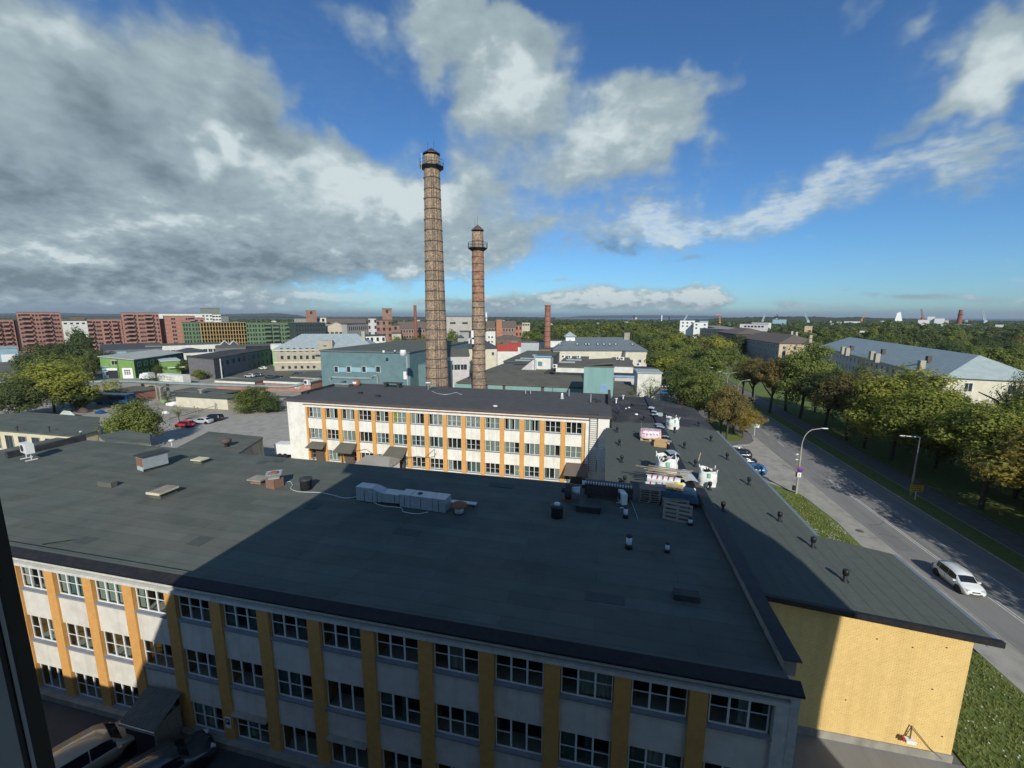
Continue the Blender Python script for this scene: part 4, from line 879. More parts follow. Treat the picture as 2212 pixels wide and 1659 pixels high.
# foam rolls with red stripes
def roll(loc,r,l,label,rz):
    t=thing('foam_roll',label,'foam roll',loc,rz,'wrapped foam rolls on the roof'); MB().tube((-l/2,0,r),(l/2,0,r),r,n=16).build('film',M['plastic'],t)
    for k in range(5):
        x=-l/2+.3+k*l/6; b=MB(); vs=[]
        for i in range(7):
            a=R(20+i*22); vs+=[(x+i*.02,-math.cos(a)*(r+.006),r+math.sin(a)*(r+.006)),(x+.14+i*.02,-math.cos(a)*(r+.006),r+math.sin(a)*(r+.006))]
        b.add(vs,[(2*i,2*i+1,2*i+3,2*i+2) for i in range(6)]).build('stripe',M['red'],t)
    return t
P=G(1432,1062,RF)
roll(P+Vector((0,.1,0)),.36,3.0,'front wrapped foam roll with dark red stripes',R(-7)); roll(P+Vector((.1,.8,0)),.36,3.0,'wrapped foam roll lying behind the front one',R(-7)); roll(P+Vector((.05,.45,.6)),.34,2.8,'upper wrapped foam roll resting on the other two',R(-7))
# planks and junk behind them
P=G(1432,1044,RF)
for k in range(9):
    MB().obox(Vector((0,0,0)),(random.uniform(2.6,4.4),.16,.05),0).build('plank',M['woodg'] if k%3 else M['wood'],label='%s in the heap of boards behind the foam rolls'%['uppermost pale plank','long grey plank at the front','grey plank lying askew','pale plank sticking out left','grey plank under the others','short weathered plank','pale plank at the back','split grey plank','grey plank next to the ridge'][k],category='plank',group='boards heaped on the roof')
    o=[o for o in bpy.data.objects if o.name.startswith('plank') and not o.parent][-1]
i=0
for o in [o for o in bpy.data.objects if o.name.startswith('plank') and not o.parent and o.get('group')=='boards heaped on the roof']:
    o.location=P+Vector((random.uniform(-.6,.9),.2+i*.16,.75+.05*i-abs(i-4)*.04)); o.rotation_euler=(0,R(random.uniform(-2,2)),R(random.uniform(-16,6))); i+=1
P=G(1438,1034,RF)
cloth(-.9,-.5,.9,.5,.5,.4,M['plastic'],'crumpled translucent film heaped behind the boards',R(-10),P,'plastic_film','plastic film',5,16,12,.14)
lump(1466,1040,zr(7),.38,'blue plastic sack between the boards and the ridge',m='tarp',name='sack',sc=(.8,.7,1.0),seed=4,cat='sack')
lump(1472,1050,zr(7),.6,'white torn sacks lying beside the grey metal cover','bag','sack',(1.2,.5,.4),5,'sack')
lump(1501,1068,zr(8)+.2,.5,'white upright bundle leaning on the ridge above the tarpaulin','bag','sack',(.5,.45,1.25),9,'sack')
lump(1392,948,zr(5),.16,'small white pot on the roof by the tool stand','white','pot',(1,1,1),2,'pot')
# torch tool stand
P=rv(1383,944); t=thing('gas_torch','thin black gas torch propped on the roof beside the wrapped pallet','torch',P); MB().tube((-.9,.5,.7),(.25,-.1,.15),.03).build('handle',M['blackp'],t); MB().tube((.25,-.1,.15),(.4,-.15,.1),.08).build('burner',M['galv_l'],t); MB().tube((0,0,0),(0,0,.55),.025).build('stand',M['blackp'],t); MB().tube((.15,.3,0),(.1,.3,2.1),.02).build('rod',M['woodg'],t)
# wrapped pallet of pink-printed packs
P=rv(1406,955)+Vector((0,1.15,0)); t=thing('wrapped_packs','rounded stack of packs in pink and white printed film on a pallet','wrapped pack',P+Vector((0,0,.25)),R(-4))
bm=bmesh.new(); bmesh.ops.create_cube(bm,size=1); bmesh.ops.subdivide_edges(bm,edges=bm.edges[:],cuts=6,use_grid_fill=True)
for v in bm.verts:
    c=v.co.copy(); r=Vector((abs(c.x)*2,abs(c.y)*2,abs(c.z)*2)); k=(r.x**6+r.y**6+r.z**6)**(1/6) or 1; v.co=Vector((c.x*2.75,c.y*2.0,c.z*1.15+.57))/1; v.co=Vector((c.x*2.75*max(abs(r.x),abs(r.y),abs(r.z))/k,c.y*2.0*max(r)/k,c.z*1.15*max(r)/k+.57))+Vector((.05,.05,.04))*mnoise.noise(v.co*3)
for f in bm.faces: f.smooth=True
me=bpy.data.meshes.new('printed_film'); bm.to_mesh(me); bm.free(); me.materials.append(M['pwrap']); link('printed_film',me,t)
stp=mat('pink_stripe',(.62,.30,.36),None,.4)
for k in range(9):
    x=-1.15+k*.27; MB().add([(x,-.6,1.19),(x+.12,-.6,1.19),(x+.42,.55,1.19),(x+.30,.55,1.19)],[(0,1,2,3)]).build('stripe',stp,t)
for k in range(5):
    x=-1.0+k*.42; MB().add([(x,-1.015,.75+.08*(k%2)),(x+.22,-1.015,.62),(x+.26,-1.015,.8),(x+.05,-1.015,.95)],[(0,1,2,3)]).build('print_patch',stp,t)
pallet(P,R(-4),'pale pallet carrying the pink wrapped packs',2.1,wood=True)
pallet(P+Vector((-.1,1.7,0)),R(-3),'pale empty pallet behind the pink wrapped packs, lower of two',1.75,wood=True); pallet(P+Vector((-.1,1.7,.26)),R(-5),'pale empty pallet behind the pink wrapped packs, upper of two',1.75,wood=True)
P=rv(1424,966)+Vector((.2,.45,0)); t=thing('cardboard_box','open brown cardboard box on the roof in front of the wrapped packs','cardboard box',P,R(-14)); b=MB()
b.box(-.75,-.45,0,.75,-.42,.62); b.box(-.75,.42,0,.75,.45,.62); b.box(-.75,-.42,0,-.72,.42,.62); b.box(.72,-.42,0,.75,.42,.62); b.box(-.72,-.42,.01,.72,.42,.04); b.build('carton',M['card'],t)
MB().slab([(-.73,.45,.64),(.73,.45,.64),(.73,.8,.78),(-.73,.8,.78)],.02).build('flap',M['card'],t); MB().slab([(.75,-.42,.63),(1.1,-.42,.5),(1.1,.42,.5),(.75,.42,.63)],.02).build('flap',M['card'],t)
# metal cover + sheets along the ridge
def plate(x,y,w,l,label,m='galv_l',rz=0,z=9.98,tilt=0,bend=.12,name='metal_sheet'):
    P=G(x,y,z); b=MB(); vs=[]; n=6
    for i in range(n+1):
        u=i/n-.5; vs+=[(u*w,-l/2,bend*(.25-u*u)*4),(u*w,l/2,bend*(.25-u*u)*4)]
    b.add(vs,[(2*i,2*i+2,2*i+3,2*i+1) for i in range(n)]); o=b.build(name,M[m],label=label,category='metal sheet'); o.location=P; o.rotation_euler=(R(tilt),R(4),rz); return o
plate(1487,1030,1.3,3.0,'large pale folded metal cover lying on the ridge between the rubble bags',rz=R(4),z=10.15,bend=.22)
plate(1454,978,1.2,1.6,'grey metal sheet on the ridge above the big open bag','galv',rz=R(10),z=10.05)
for (x,y,w,l,lab) in [(1443,953,.9,.7,'small curled sheet on the ridge nearest the cardboard box'),(1438,943,.9,.6,'curled sheet on the ridge right of the wrapped packs'),(1427,922,1.1,1.1,'pair-like grey sheet on the ridge left of the farthest bag'),(1424,917,1.1,.8,'grey sheet on the ridge behind the others beside the farthest bag'),(1415,896,1.1,.9,'dull sheet on the far part of the ridge'),(1413,889,.8,.9,'bright white sheet on the far part of the ridge'),(1407,881,1.0,1.6,'pale sheet at the very end of the ridge')]:
    plate(x,y,w,l,lab,'galv_l' if 'bright' in lab or 'pale' in lab else 'galv',rz=R(random.uniform(-15,15)),z=10.02,bend=.08)
t_=MB().box(-.4,-.3,0,.4,.3,.14).build('brick_piece',M['redblock'],label='red brick-coloured slab on the ridge below the grey sheet',category='slab'); t_.location=G(1458,992,9.98)
P=rv(1424,898); t_=MB().box(-.5,-.4,0,.5,.4,.5).build('crate',M['galv'],label='grey-green crate just right of the far ridge',category='crate'); t_.location=P
# far end of the wing: worker and clutter
for (x,y,s,lab) in [(1352,883,.16,'small white scrap on the dusty far roof, leftmost'),(1359,881,.2,'white pot on the dusty far roof'),(1370,877,.25,'white bucket beside the black hatch'),(1375,896,.3,'round grey cylinder lying on the dusty roof')]:
    lump(x,y,zr(5),s,lab,'white','scrap',(1,.8,.8),x,'scrap')
curb=thing('roof_hatch','black hatch on the dusty far end of the wing','hatch',rv(1382,878)); MB().box(-1.3,0,0,1.3,1.6,.35).build('hatch_frame',M['blackp'],curb); MB().box(-1.2,.1,.35,1.2,1.5,.42).build('hatch_lid',M['dark'],curb)
for (x,y,h,lab,m) in [(1318,866,.8,'small pale square cap on the low roof corner','galv_l'),(1331,871,1.0,'white T-shaped pipe on the far end of the wing','white'),(1346,862,.8,'thin white pipe on the low roof beyond the wing','white')]:
    t=thing('pipe_vent',lab,'pipe vent',rv(x,y)); MB().tube((0,0,0),(0,0,h),.12).build('pipe',M[m],t); MB().tube((0,0,h*.85),(0,0,h),.26).build('cowl',M[m],t)
def person(loc,rz,label,verts,edges,radii,mats,hairm='cloth_dark'):
    t=thing('person',label,'person',loc,rz); me=bpy.data.meshes.new('body'); me.from_pydata(verts,edges,[]); o=link('body',me,t)
    md=o.modifiers.new('s','SKIN'); 
    for i,r in enumerate(radii): me.skin_vertices[0].data[i].radius=(r,r)
    me.skin_vertices[0].data[0].use_root=True; sb=o.modifiers.new('u','SUBSURF'); sb.levels=1; sb.render_levels=1
    dg=bpy.context.evaluated_depsgraph_get(); nm=bpy.data.meshes.new_from_object(o.evaluated_get(dg)); o.modifiers.clear(); nm.name='body'; o.data=nm
    for m in mats: nm.materials.append(m)
    for p in nm.polygons:
        p.use_smooth=True; z=p.center.z; p.material_index=0 if z>.78 else 1
    return t
# bending worker, dark blue jacket
vs=[(0,0,.92),(0,.12,1.12),(0,.3,1.28),(0,.42,1.36),(0,.56,1.38), (.1,0,.88),(.12,-.06,.48),(.12,.0,.06),(.12,.14,.03), (-.1,0,.88),(-.13,-.1,.48),(-.13,-.04,.06),(-.13,.1,.03), (.2,.34,1.3),(.26,.5,1.05),(.2,.68,.88),(-.2,.34,1.3),(-.26,.5,1.05),(-.2,.68,.88)]
es=[(0,1),(1,2),(2,3),(3,4),(0,5),(5,6),(6,7),(7,8),(0,9),(9,10),(10,11),(11,12),(2,13),(13,14),(14,15),(2,16),(16,17),(17,18)]
rd=[.16,.16,.17,.07,.11,.11,.08,.06,.05,.11,.08,.06,.05,.07,.055,.04,.07,.055,.04]
W_=person(rv(1336,894),R(35),'person in dark blue jacket and trousers bending over on the far wing roof',vs,es,rd,[M['cloth_blue'],M['cloth_dark']])
MB().lathe([(0,.13),(.1,.1),(.12,0),(.09,-.1),(0,-.13)],12,(0,.6,1.4)).build('head',M['skin'],W_)
MB().lathe([(0,.15),(.11,.11),(.13,.02),(.12,-.0)],12,(0,.6,1.42)).build('hat',M['cloth_dark'],W_)
# things on the courtyard block's roof
def wr(x,y): return G(x,y,WZ+.04)
p=wr(771,833); t=thing('mushroom_fan','rust-red mushroom fan with a pale patch on the middle roof','roof fan',p); MB().lathe([(0,0),(.75,0),(.8,.5),(.7,1.0),(.3,1.25),(0,1.3)],16).build('cap',M['rust'],t); MB().box(-.45,-.82,.5,.4,-.74,.95).build('panel',M['white'],t)
t=thing('vent_cover','flat table-like vent cover near the back edge of the middle roof','roof vent',wr(845,838)); MB().box(-2.0,0,.9,2.0,1.5,1.0).build('lid',M['dark'],t); MB().box(1.2,.1,0,1.8,1.3,.9).build('leg',M['dark'],t); MB().box(-1.7,.1,0,-1.2,1.3,.9).build('leg',M['dark'],t)
t=thing('roof_box','low ribbed roof box left of the rust-red fan','roof vent',wr(738,836)); MB().box(-1.6,0,0,1.6,1.2,.55).build('curb',M['felt'],t); MB().box(-1.7,-.1,.55,1.7,1.3,.7).build('lid',M['galv'],t)
t=thing('pipe_run','grey-green insulated pipe run along the back edge of the middle roof','pipe',(0,0,0)); P=[G(712,820,WZ+1.0),G(716,815,WZ+1.3),G(765,817,WZ+1.2),G(800,818,WZ+1.2),G(806,813,WZ+1.4),G(812,812,WZ+1.5),G(815,813,WZ+1.4)]
MB().path(P,.28,10).build('pipe',M['pipe'],t); MB().tube(P[-1],P[-1]-Vector((0,0,1.5)),.28,n=10).build('pipe',M['pipe'],t); 
t=thing('antenna_cluster','white dish and bent antenna beside the base of the tall chimney','antenna',wr(925,842)); MB().tube((0,0,0),(0,0,1.2),.08).build('mast',M['galv'],t); MB().lathe([(0,0),(.5,.12),(.6,.25)],16,(0,0,1.2)).build('dish',M['white'],t); MB().obox(Vector((.9,.2,.8)),(1.5,.5,.08),.5,0,('Y',-.5)).build('panel',M['tealgreen'],t)
for (x,y,lab) in [(1135,852,'left of two thin grey pipes near the back edge of the middle roof'),(1146,852,'right of two thin grey pipes near the back edge of the middle roof'),(1229,857,'thin grey pipe on the middle roof beyond the white cone'),(1276,870,'tall thin pole on the right end of the middle roof')]:
    t=thing('roof_pipe',lab,'pipe',wr(x,y)); MB().tube((0,0,0),(0,0,1.5),.09).build('pipe',M['galv'],t); MB().tube((0,0,0),(0,0,.1),.2).build('collar',M['dark'],t)
t=thing('white_cowl','small white conical cowl on the middle roof','cowl',wr(1214,861)); MB().lathe([(0,0),(.34,0),(.2,.8),(.22,.9),(0,1.1)],14).build('cone',M['white'],t); MB().lathe([(0,0),(.45,0),(.45,.04),(0,.05)],14).build('base',M['galv'],t)
for (x,y,lab) in [(1284,866,'dark squat vent at the right end of the middle roof'),(1294,870,'dark boxy vent beside the right parapet of the middle roof'),(660,851,'small dark lump near the left front of the middle roof'),(777,851,'small black stub in the middle of the far roof'),(815,858,'small bent black stub on the far roof')]:
    t=thing('roof_stub',lab,'roof vent',wr(x,y)); MB().box(-.35,0,0,.35,.5,.3).build('curb',M['dark'],t); MB().box(-.42,-.07,.3,.42,.57,.38).build('lid',M['blackp'],t)
def rc(label,pts): cable(label,pts,.05,'galv_l',WZ+.1)
rc('white cable trailing across the middle roof from the dish',[(933,845),(945,850),(965,852),(985,848),(992,851),(998,852)])
t=lump(1070,878,WZ+.05,.35,'white twisted scrap near the front edge of the middle roof','white','scrap',(1.2,.6,.5),3,'scrap')
# shadows fall from these; canopy roof and extension at lower left
# ---------------- low roofs on the left, beyond the front block
def quad_roof(name,label,pts,zt,wm,rm,th=.25,over=0,cat='building'):
    """flat-roofed low building from the pixel corners of its roof at height zt"""
    P=[G(x,y,zt) for x,y in pts]; c=sum(P,Vector())/len(P); t=thing(name,label,cat,(0,0,0))
    MB().slab(P if ((P[1]-P[0]).cross(P[2]-P[1])).z>0 else P[::-1],th).build('roof',M[rm],t)
    Q=[(c.x+(p.x-c.x)*.985,c.y+(p.y-c.y)*.985) for p in P]
    if ((P[1]-P[0]).cross(P[2]-P[1])).z<0: Q=Q[::-1]
    MB().prism(Q,0,zt-th-.005).build('wall',M[wm],t); return t,P
t,P=quad_roof('low_shed','low cream building with a dark felt roof and tall windows behind the left roof',[(-60,925),(162,942),(212,930),(215,901),(60,890),(-120,902)],4.6,'limetrim','felt')
e0=G(-60,925,4.6); e1=G(162,942,4.6); d=(e1-e0); L_=d.length; u=d.normalized(); rz0=math.atan2(u.y,u.x)
for k in range(9):
    q=e0+u*(1.5+k*3.3); f=MB().box(0,-.06,0,1.9,.0,2.7).build('window',M['galv'],t,loc=(q.x,q.y,1.1),rz=rz0); MB().box(.1,-.09,.1,.9,-.061,2.6).build('pane',M['winglass'],f); MB().box(1.0,-.09,.1,1.8,-.061,2.6).build('pane',M['winglass'],f)
for (x,y,lab) in [(38,932,'left small vent pipe on the roof of the cream shed'),(107,932,'middle small vent pipe on the roof of the cream shed'),(176,942,'pale vent with round cap at the corner of the cream shed')]:
    tt=thing('pipe_vent',lab,'pipe vent',G(x,y,4.6)); MB().tube((0,0,0),(0,0,.8),.1).build('pipe',M['dark'],tt); MB().tube((0,0,.75),(0,0,.95),.22).build('cowl',M['galv_l'] if 'pale' in lab else M['dark'],tt)
t,P=quad_roof('concrete_annex','small annex with sagging dark roof and pale concrete end wall, right of the cream shed',[(232,955),(326,957),(322,937),(272,929),(212,940)],8.2,'concrete','felt')
t,P=quad_roof('low_annex','low felt-roofed annex with stained concrete wall beside the car park',[(372,972),(510,982),(568,945),(565,943),(451,932)],5.2,'concrete','felt')
tt=thing('mushroom_fan','small dark mushroom fan on the low annex roof','roof fan',G(490,965,5.2)); MB().lathe([(0,0),(.3,0),(.3,.6),(.7,.7),(.75,1.2),(.3,1.4),(0,1.4)],14).build('cap',M['brickdark'],tt); MB().lathe([(.35,0),(.36,.05),(0,.06)],14).build('base',M['dark'],tt)
tt=thing('pipe_vent','small pale round-capped pipe at the back edge of the nearest roof','pipe vent',G(372,964,RF)); MB().tube((0,0,0),(0,0,.7),.08).build('pipe',M['galv_l'],tt); MB().lathe([(0,.9),(.3,.8),(.32,.65),(.1,.6)],12).build('cowl',M['galv_l'],tt)
# ================================================================ chimneys
M['chim']=mat('tan_chimney_brick',(.42,.29,.18),(.19,.15,.115),.95,2.6,.6,14,blotch=(.13,.115,.095,.75),bl_scale=.35,detail=9,bdist=.06,ramp=(.42,.58))
M['chim_r']=mat('red_chimney_brick',(.36,.20,.125),(.18,.115,.085),.95,1.4,.6,14,blotch=(.36,.15,.10,.5),bl_scale=.3,detail=9,bdist=.06,ramp=(.42,.6))
M['chim_red']=mat('far_red_brick',(.27,.11,.075),(.19,.085,.06),.95,.8)
def chimney(name,label,base,r0,r1,h,m,bands=0,cap=True,plat=None,ladder=None,capm='dark'):
    t=thing(name,label,'chimney',base)
    rr=lambda z:r0+(r1-r0)*z/h
    n=40; prof=[(rr(0)*1.25,0),(rr(0)*1.25,4),(rr(4),4.2)]+[(rr(4+(h-4)*i/30),4+(h-4)*i/30) for i in range(1,31)]+[(rr(h)*.7,h),(rr(h)*.7,h-1)]
    MB().lathe(prof,n).build('shaft',m,t)
    for k in range(bands):
        z=6+(h-7.5)*(k+.5)/bands+random.uniform(-.15,.15); r=rr(z); b=MB(); b.lathe([(r,-.09),(r+.07,-.09),(r+.07,.09),(r,.09)],n)
        a=R(-110+random.choice([-25,0,25,40])+random.uniform(-8,8)); 
        for s in(-.2,.2): b.obox(Vector((math.cos(a)*(r+.1)+s*math.sin(a)*-1,math.sin(a)*(r+.1)+s*math.cos(a),0)),(.22,.22,.3),a)
        b.build('band',M['brickdark'],t,loc=(0,0,z))
    if plat:
        z,w=plat; r=rr(z); b=MB(); b.lathe([(r,-.8),(r+w*.9,-.05),(r+w,0),(r+w,.12),(r,.12)],8,(0,0,z),sm=False); b.build('platform',M['dark'],t)
        b=MB(); q=8
        for i in range(q):
            a,a2=2*math.pi*i/q,2*math.pi*(i+1)/q; p0=Vector((math.cos(a)*(r+w),math.sin(a)*(r+w),z)); p1=Vector((math.cos(a2)*(r+w),math.sin(a2)*(r+w),z))
            b.tube(p0,p0+Vector((0,0,1.5)),.05,n=5); b.tube((p0+p1)/2,(p0+p1)/2+Vector((0,0,1.5)),.04,n=5)
            for hz in(.75,1.5): b.tube(p0+Vector((0,0,hz)),p1+Vector((0,0,hz)),.045,n=5)
        b.build('railing',M['dark'],t)
    if cap:
        R1=rr(h); b=MB(); b.lathe([(R1*1.18,h+.55),(0,h+2.0)],8,sm=False); b.lathe([(R1*1.18,h+.55),(R1*1.18,h+.4),(0,h+.4)],8,sm=False); b.build('rain_cap',M[capm],t)
        for i in range(4):
            a=R(45+90*i); MB().tube((math.cos(a)*R1*.98,math.sin(a)*R1*.98,h-1),(math.cos(a)*R1*.98,math.sin(a)*R1*.98,h+.5),.08,n=6).build('cap_post',M['dark'],t)
    if ladder is not None:
        a=R(ladder); e=Vector((math.cos(a),math.sin(a),0)); s=Vector((-math.sin(a),math.cos(a),0)); 
        for k in(-.28,.28):
            MB().tube(e*(rr(4)+.25)+s*k+Vector((0,0,5)),e*(rr(h)+.25)+s*k+Vector((0,0,h-2)),.045,n=5).build('ladder_rail',M['dark'],t)
        b=MB(); z=5.2
        while z<h-2: q=e*(rr(z)+.25)+Vector((0,0,z)); b.tube(q-s*.28,q+s*.28,.028,n=4,caps=False); z+=.42
        b.build('rungs',M['dark'],t,kind='stuff')
        for k in range(int((h-10)/5)):
            z=8+k*5; q=e*(rr(z)+.35)+Vector((0,0,z)); b=MB()
            for i in range(8):
                a0=a-math.pi*.62+i*math.pi*.155; a1=a0+math.pi*.155
                b.tube(q+Vector((math.cos(a0),math.sin(a0),0))*.42,q+Vector((math.cos(a1),math.sin(a1),0))*.42,.03,n=4,caps=False)
            b.build('safety_hoop',M['dark'],t)
        MB().tube(e*(rr(4)+.12)+s*.9+Vector((0,0,5)),e*(rr(h)+.12)+s*.9+Vector((0,0,h-2)),.06,n=5).build('cable_conduit',M['dark'],t)
    return t
def ch_at(x,D,wb,yb,wt,yt):
    """axis x at the horizon, distance D: widths in the picture at two heights give the radii"""
    a=AD(x,683,D); d=AD(x,yt,D); bz=AD(x,yb,D).z; sc=(a-Vector((0,0,H))).dot(_F)
    return Vector((a.x,a.y,0)),wb*sc/FOC/2,wt*sc/FOC/2,d.z,bz
c,rb,rt,h,bz=ch_at(941,112,49,825,31,340); h=h+.2; k=(rb-rt)/(h-bz); 
C1=chimney('tall_brick_chimney','tallest tan brick chimney with railed platform and steel bands',c,rb+k*bz,rt,h,M['chim'],23,True,(AD(934,362,112).z,1.15),ladder=-66)
for (x,y,yy) in [(924,352,308),(937,333,305),(910,366,330)]:
    a=AD(x,y,112-(3 if x<912 else 0)); b_=AD(x,yy,112-(3 if x<912 else 0)); MB().tube(a-c,b_-c,.05).build('lightning_rod',M['galv_l'] if x<912 else M['dark'],C1)
c,rb,rt,h,bz=ch_at(1033.5,116,30,830,23.5,502); k=(rb-rt)/(h-bz)
C2=chimney('short_brick_chimney','shorter brick chimney with reddish top, right of the tallest one',c,rb+k*bz,rt,h,M['chim'],21,True,(AD(1031,537,116).z,1.15),capm='brickdark')
za,zb_=AD(1033,650,116).z,AD(1033,545,116).z; rr_=lambda z:(rb+k*bz)+(rt-(rb+k*bz))*z/h; MB().lathe([(rr_(za)+.01,za),(rr_(za+1)+.03,za+1),(rr_(zb_)+.03,zb_),(rr_(zb_)+.01,zb_+.1)],40).build('red_brickwork',M['chim_r'],C2)
for (x,y,yy) in [(1026,498,474),(1031,492,468)]: MB().tube(AD(x,y,116)-c,AD(x,yy,116)-c,.04).build('lightning_rod',M['dark'],C2)
for (x,y0,y1,w) in [(1021,714,729,.9),(1022,733,743,.8),(1015,716,730,.5),(1014,732,742,.4),(1051,675,686,.5),(1051,688,694,.4)]:
    a=AD(x,y1,113.4); b_=AD(x,y0,113.4); o=MB().box(-w*.35,-.25,0,w*.35,.25,(b_-a).z).build('mobile_antenna',M['white'] if w!=.5 or x>1040 else M['dark'],C2); o.location=a-c
c,rb,rt,h,bz=ch_at(1183,225,15,755,11.5,660); k=(rb-rt)/(h-bz)
C3=chimney('red_brick_chimney','slim red brick chimney behind the flat roofs, right of the two tall ones',c,rb+k*bz,rt,h,mat('banded_red_brick',(.30,.12,.08),(.22,.10,.07),.9,.6,blotch=(.36,.22,.16,.5),bl_scale=.3),9,False)
MB().lathe([(rt,-2.2),(rt+.25,-2),(rt+.25,-1.7),(rt,-1.6)],20).build('crown',M['chim_red'],C3,loc=(0,0,h)); MB().lathe([(rt,-.5),(rt+.3,-.3),(rt+.3,.2),(rt,.25)],20).build('crown',M['chim_red'],C3,loc=(0,0,h))
q=MB().box(-3.5,-3.5,0,3.5,3.5,9).build('base_house',M['oldbrick'],C3); MB().box(-4,-4,9,4,4,9.5).build('base_roof',M['darkroof'],C3)
c,rb,rt,h,bz=ch_at(897,345,8,720,6,659); chimney('far_brick_chimney','dark red chimney among the old brick mill halls, left of the tallest chimney',c,rb,rt,h,M['chim_red'],0,False)
c,rb,rt,h,bz=ch_at(2074,900,9,703,6.5,669); t=chimney('far_brick_chimney','lone red chimney near the sea at the far right',c,rb,rt,h,M['chim_red'],0,False); MB().lathe([(rt+.1,-10),(rt+2.2,-9.6),(rt+2.2,-9),(rt+.1,-8.8)],16).build('platform',M['chim_red'],t,loc=(0,0,h))
# ================================================================ generic buildings
_wc={}
def win_mesh(w,h,fm,gm,proud=.06,mull=1):
    k=(round(w,2),round(h,2),fm,gm,mull)
    if k in _wc: return _wc[k]
    b=MB(); t=min(.12,w*.1)
    b.box(-w/2,-proud,0,w/2,0,t,0); b.box(-w/2,-proud,h-t,w/2,0,h,0); b.box(-w/2,-proud,t,-w/2+t,0,h-t,0); b.box(w/2-t,-proud,t,w/2,0,h-t,0)
    if mull: b.box(-t*.3,-proud*.8,t,t*.3,0,h-t,0)
    b.box(-w/2+t,-proud*.35,t,w/2-t,0,h-t,1)
    me=b.mesh('window',[M[fm],M[gm]]); _wc[k]=me; return me
class Bld:
    """local frame: x along the front from left to right, y away from the viewer, z up"""
    def __init__(s,name,label,A_,B_,depth,h,wall,roof='felt',rtype='flat',ridge=3,over=.3,cat='building',side=None,roofd=None,z0=0):
        A_=Vector((A_[0],A_[1],0)); B_=Vector((B_[0],B_[1],0)); d=B_-A_; s.w=d.length; s.d=depth; s.h=h; s.rz=math.atan2(d.y,d.x)
        s.t=thing(name,label,cat,A_,s.rz); w=s.w
        b=MB(); b.add([(0,0,z0),(w,0,z0),(w,depth,z0),(0,depth,z0),(0,0,h),(w,0,h),(w,depth,h),(0,depth,h)],[(0,1,5,4)],0)
        b.add([(0,0,z0),(w,0,z0),(w,depth,z0),(0,depth,z0),(0,0,h),(w,0,h),(w,depth,h),(0,depth,h)],[(1,2,6,5),(2,3,7,6),(3,0,4,7),(4,5,6,7)],1)
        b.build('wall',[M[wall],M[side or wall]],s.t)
        o=over
        if rtype=='flat': MB().slab([(-o,-o,h+.35),(w+o,-o,h+.35),(w+o,depth+o,h+.35),(-o,depth+o,h+.35)],.34).build('roof',M[roof],s.t)
        elif rtype=='hip':
            k=min(depth,w)/2
            if w>=depth: r=[(k*.9,depth/2,h+ridge),(w-k*.9,depth/2,h+ridge)]; fs=[(0,1,5,4),(1,2,5),(2,3,4,5),(3,0,4),(3,2,1,0)]
            else: r=[(w/2,k*.9,h+ridge),(w/2,depth-k*.9,h+ridge)]; fs=[(0,1,4),(1,2,5,4),(2,3,5),(3,0,4,5),(3,2,1,0)]
            MB().add([(-o,-o,h+.02),(w+o,-o,h+.02),(w+o,depth+o,h+.02),(-o,depth+o,h+.02)]+r,fs).build('roof',M[roof],s.t)
        elif rtype=='gabx': # ridge along x
            MB().add([(-o,-o,h-.1),(w+o,-o,h-.1),(w+o,depth+o,h-.1),(-o,depth+o,h-.1),(-o,depth/2,h+ridge+.15),(w+o,depth/2,h+ridge+.15)],[(0,1,5,4),(2,3,4,5),(3,2,1,0),(1,2,5),(3,0,4)]).build('roof',M[roof],s.t)
        elif rtype=='gaby':
            MB().add([(0,-.02,h),(w,-.02,h),(w/2,-.02,h+ridge)],[(0,1,2)]).build('gable',M[wall],s.t)
            MB().add([(-o,-o,h-.05),(w+o,-o,h-.05),(w+o,depth+o,h-.05),(-o,depth+o,h-.05),(w/2,-o,h+ridge+.15),(w/2,depth+o,h+ridge+.15),(-o,-o,h-.3),(w+o,-o,h-.3),(w/2,-o,h+ridge-.1)],[(0,4,5,3),(4,1,2,5),(2,3,5),(0,6,8,4),(4,8,7,1)]).build('roof',M[roof],s.t)
        elif rtype=='shed': MB().add([(-o,-o,h),(w+o,-o,h),(w+o,depth+o,h+ridge),(-o,depth+o,h+ridge),(-o,-o,h+.3),(w+o,-o,h+.3),(w+o,depth+o,h+ridge+.3),(-o,depth+o,h+ridge+.3)],[(3,2,1,0),(4,5,6,7),(0,1,5,4),(1,2,6,5),(2,3,7,6),(3,0,4,7)]).build('roof',M[roof],s.t)
    def wins(s,face,xs,zs,w,h,fm='offwhite',gm='winglass',mull=1,name='window'):
        me=win_mesh(w,h,fm,gm,mull=mull)
        for z in zs:
            for x in xs:
                if face=='f': loc,rz=(x,0,z),0
                elif face=='r': loc,rz=(s.w,x,z),R(90)
                else: loc,rz=(0,s.d-x,z),R(-90)
                link(name,me,s.t,loc,rz)
        return s
    def part(s,name,x0,y0,z0,x1,y1,z1,m,**k): return MB().box(x0,y0,z0,x1,y1,z1).build(name,M[m],s.t,**k)
def lin(a,b,n): return [a+(b-a)*i/(n-1) for i in range(n)] if n>1 else [(a+b)/2]
def fr(x0,x1,D,yt=None):
    """front from picture columns x0..x1 at distance D, facing the viewer; returns A,B,height"""
    c=AD((x0+x1)/2,683,D); rr=math.hypot(c.x,c.y); o=[]
    for x in(x0,x1):
        r=ray(x,683); t=rr/math.hypot(r.x,r.y); o.append(Vector((r.x*t,r.y*t,H)))
    return o[0],o[1],(AD((x0+x1)/2,yt,D).z if yt else None)
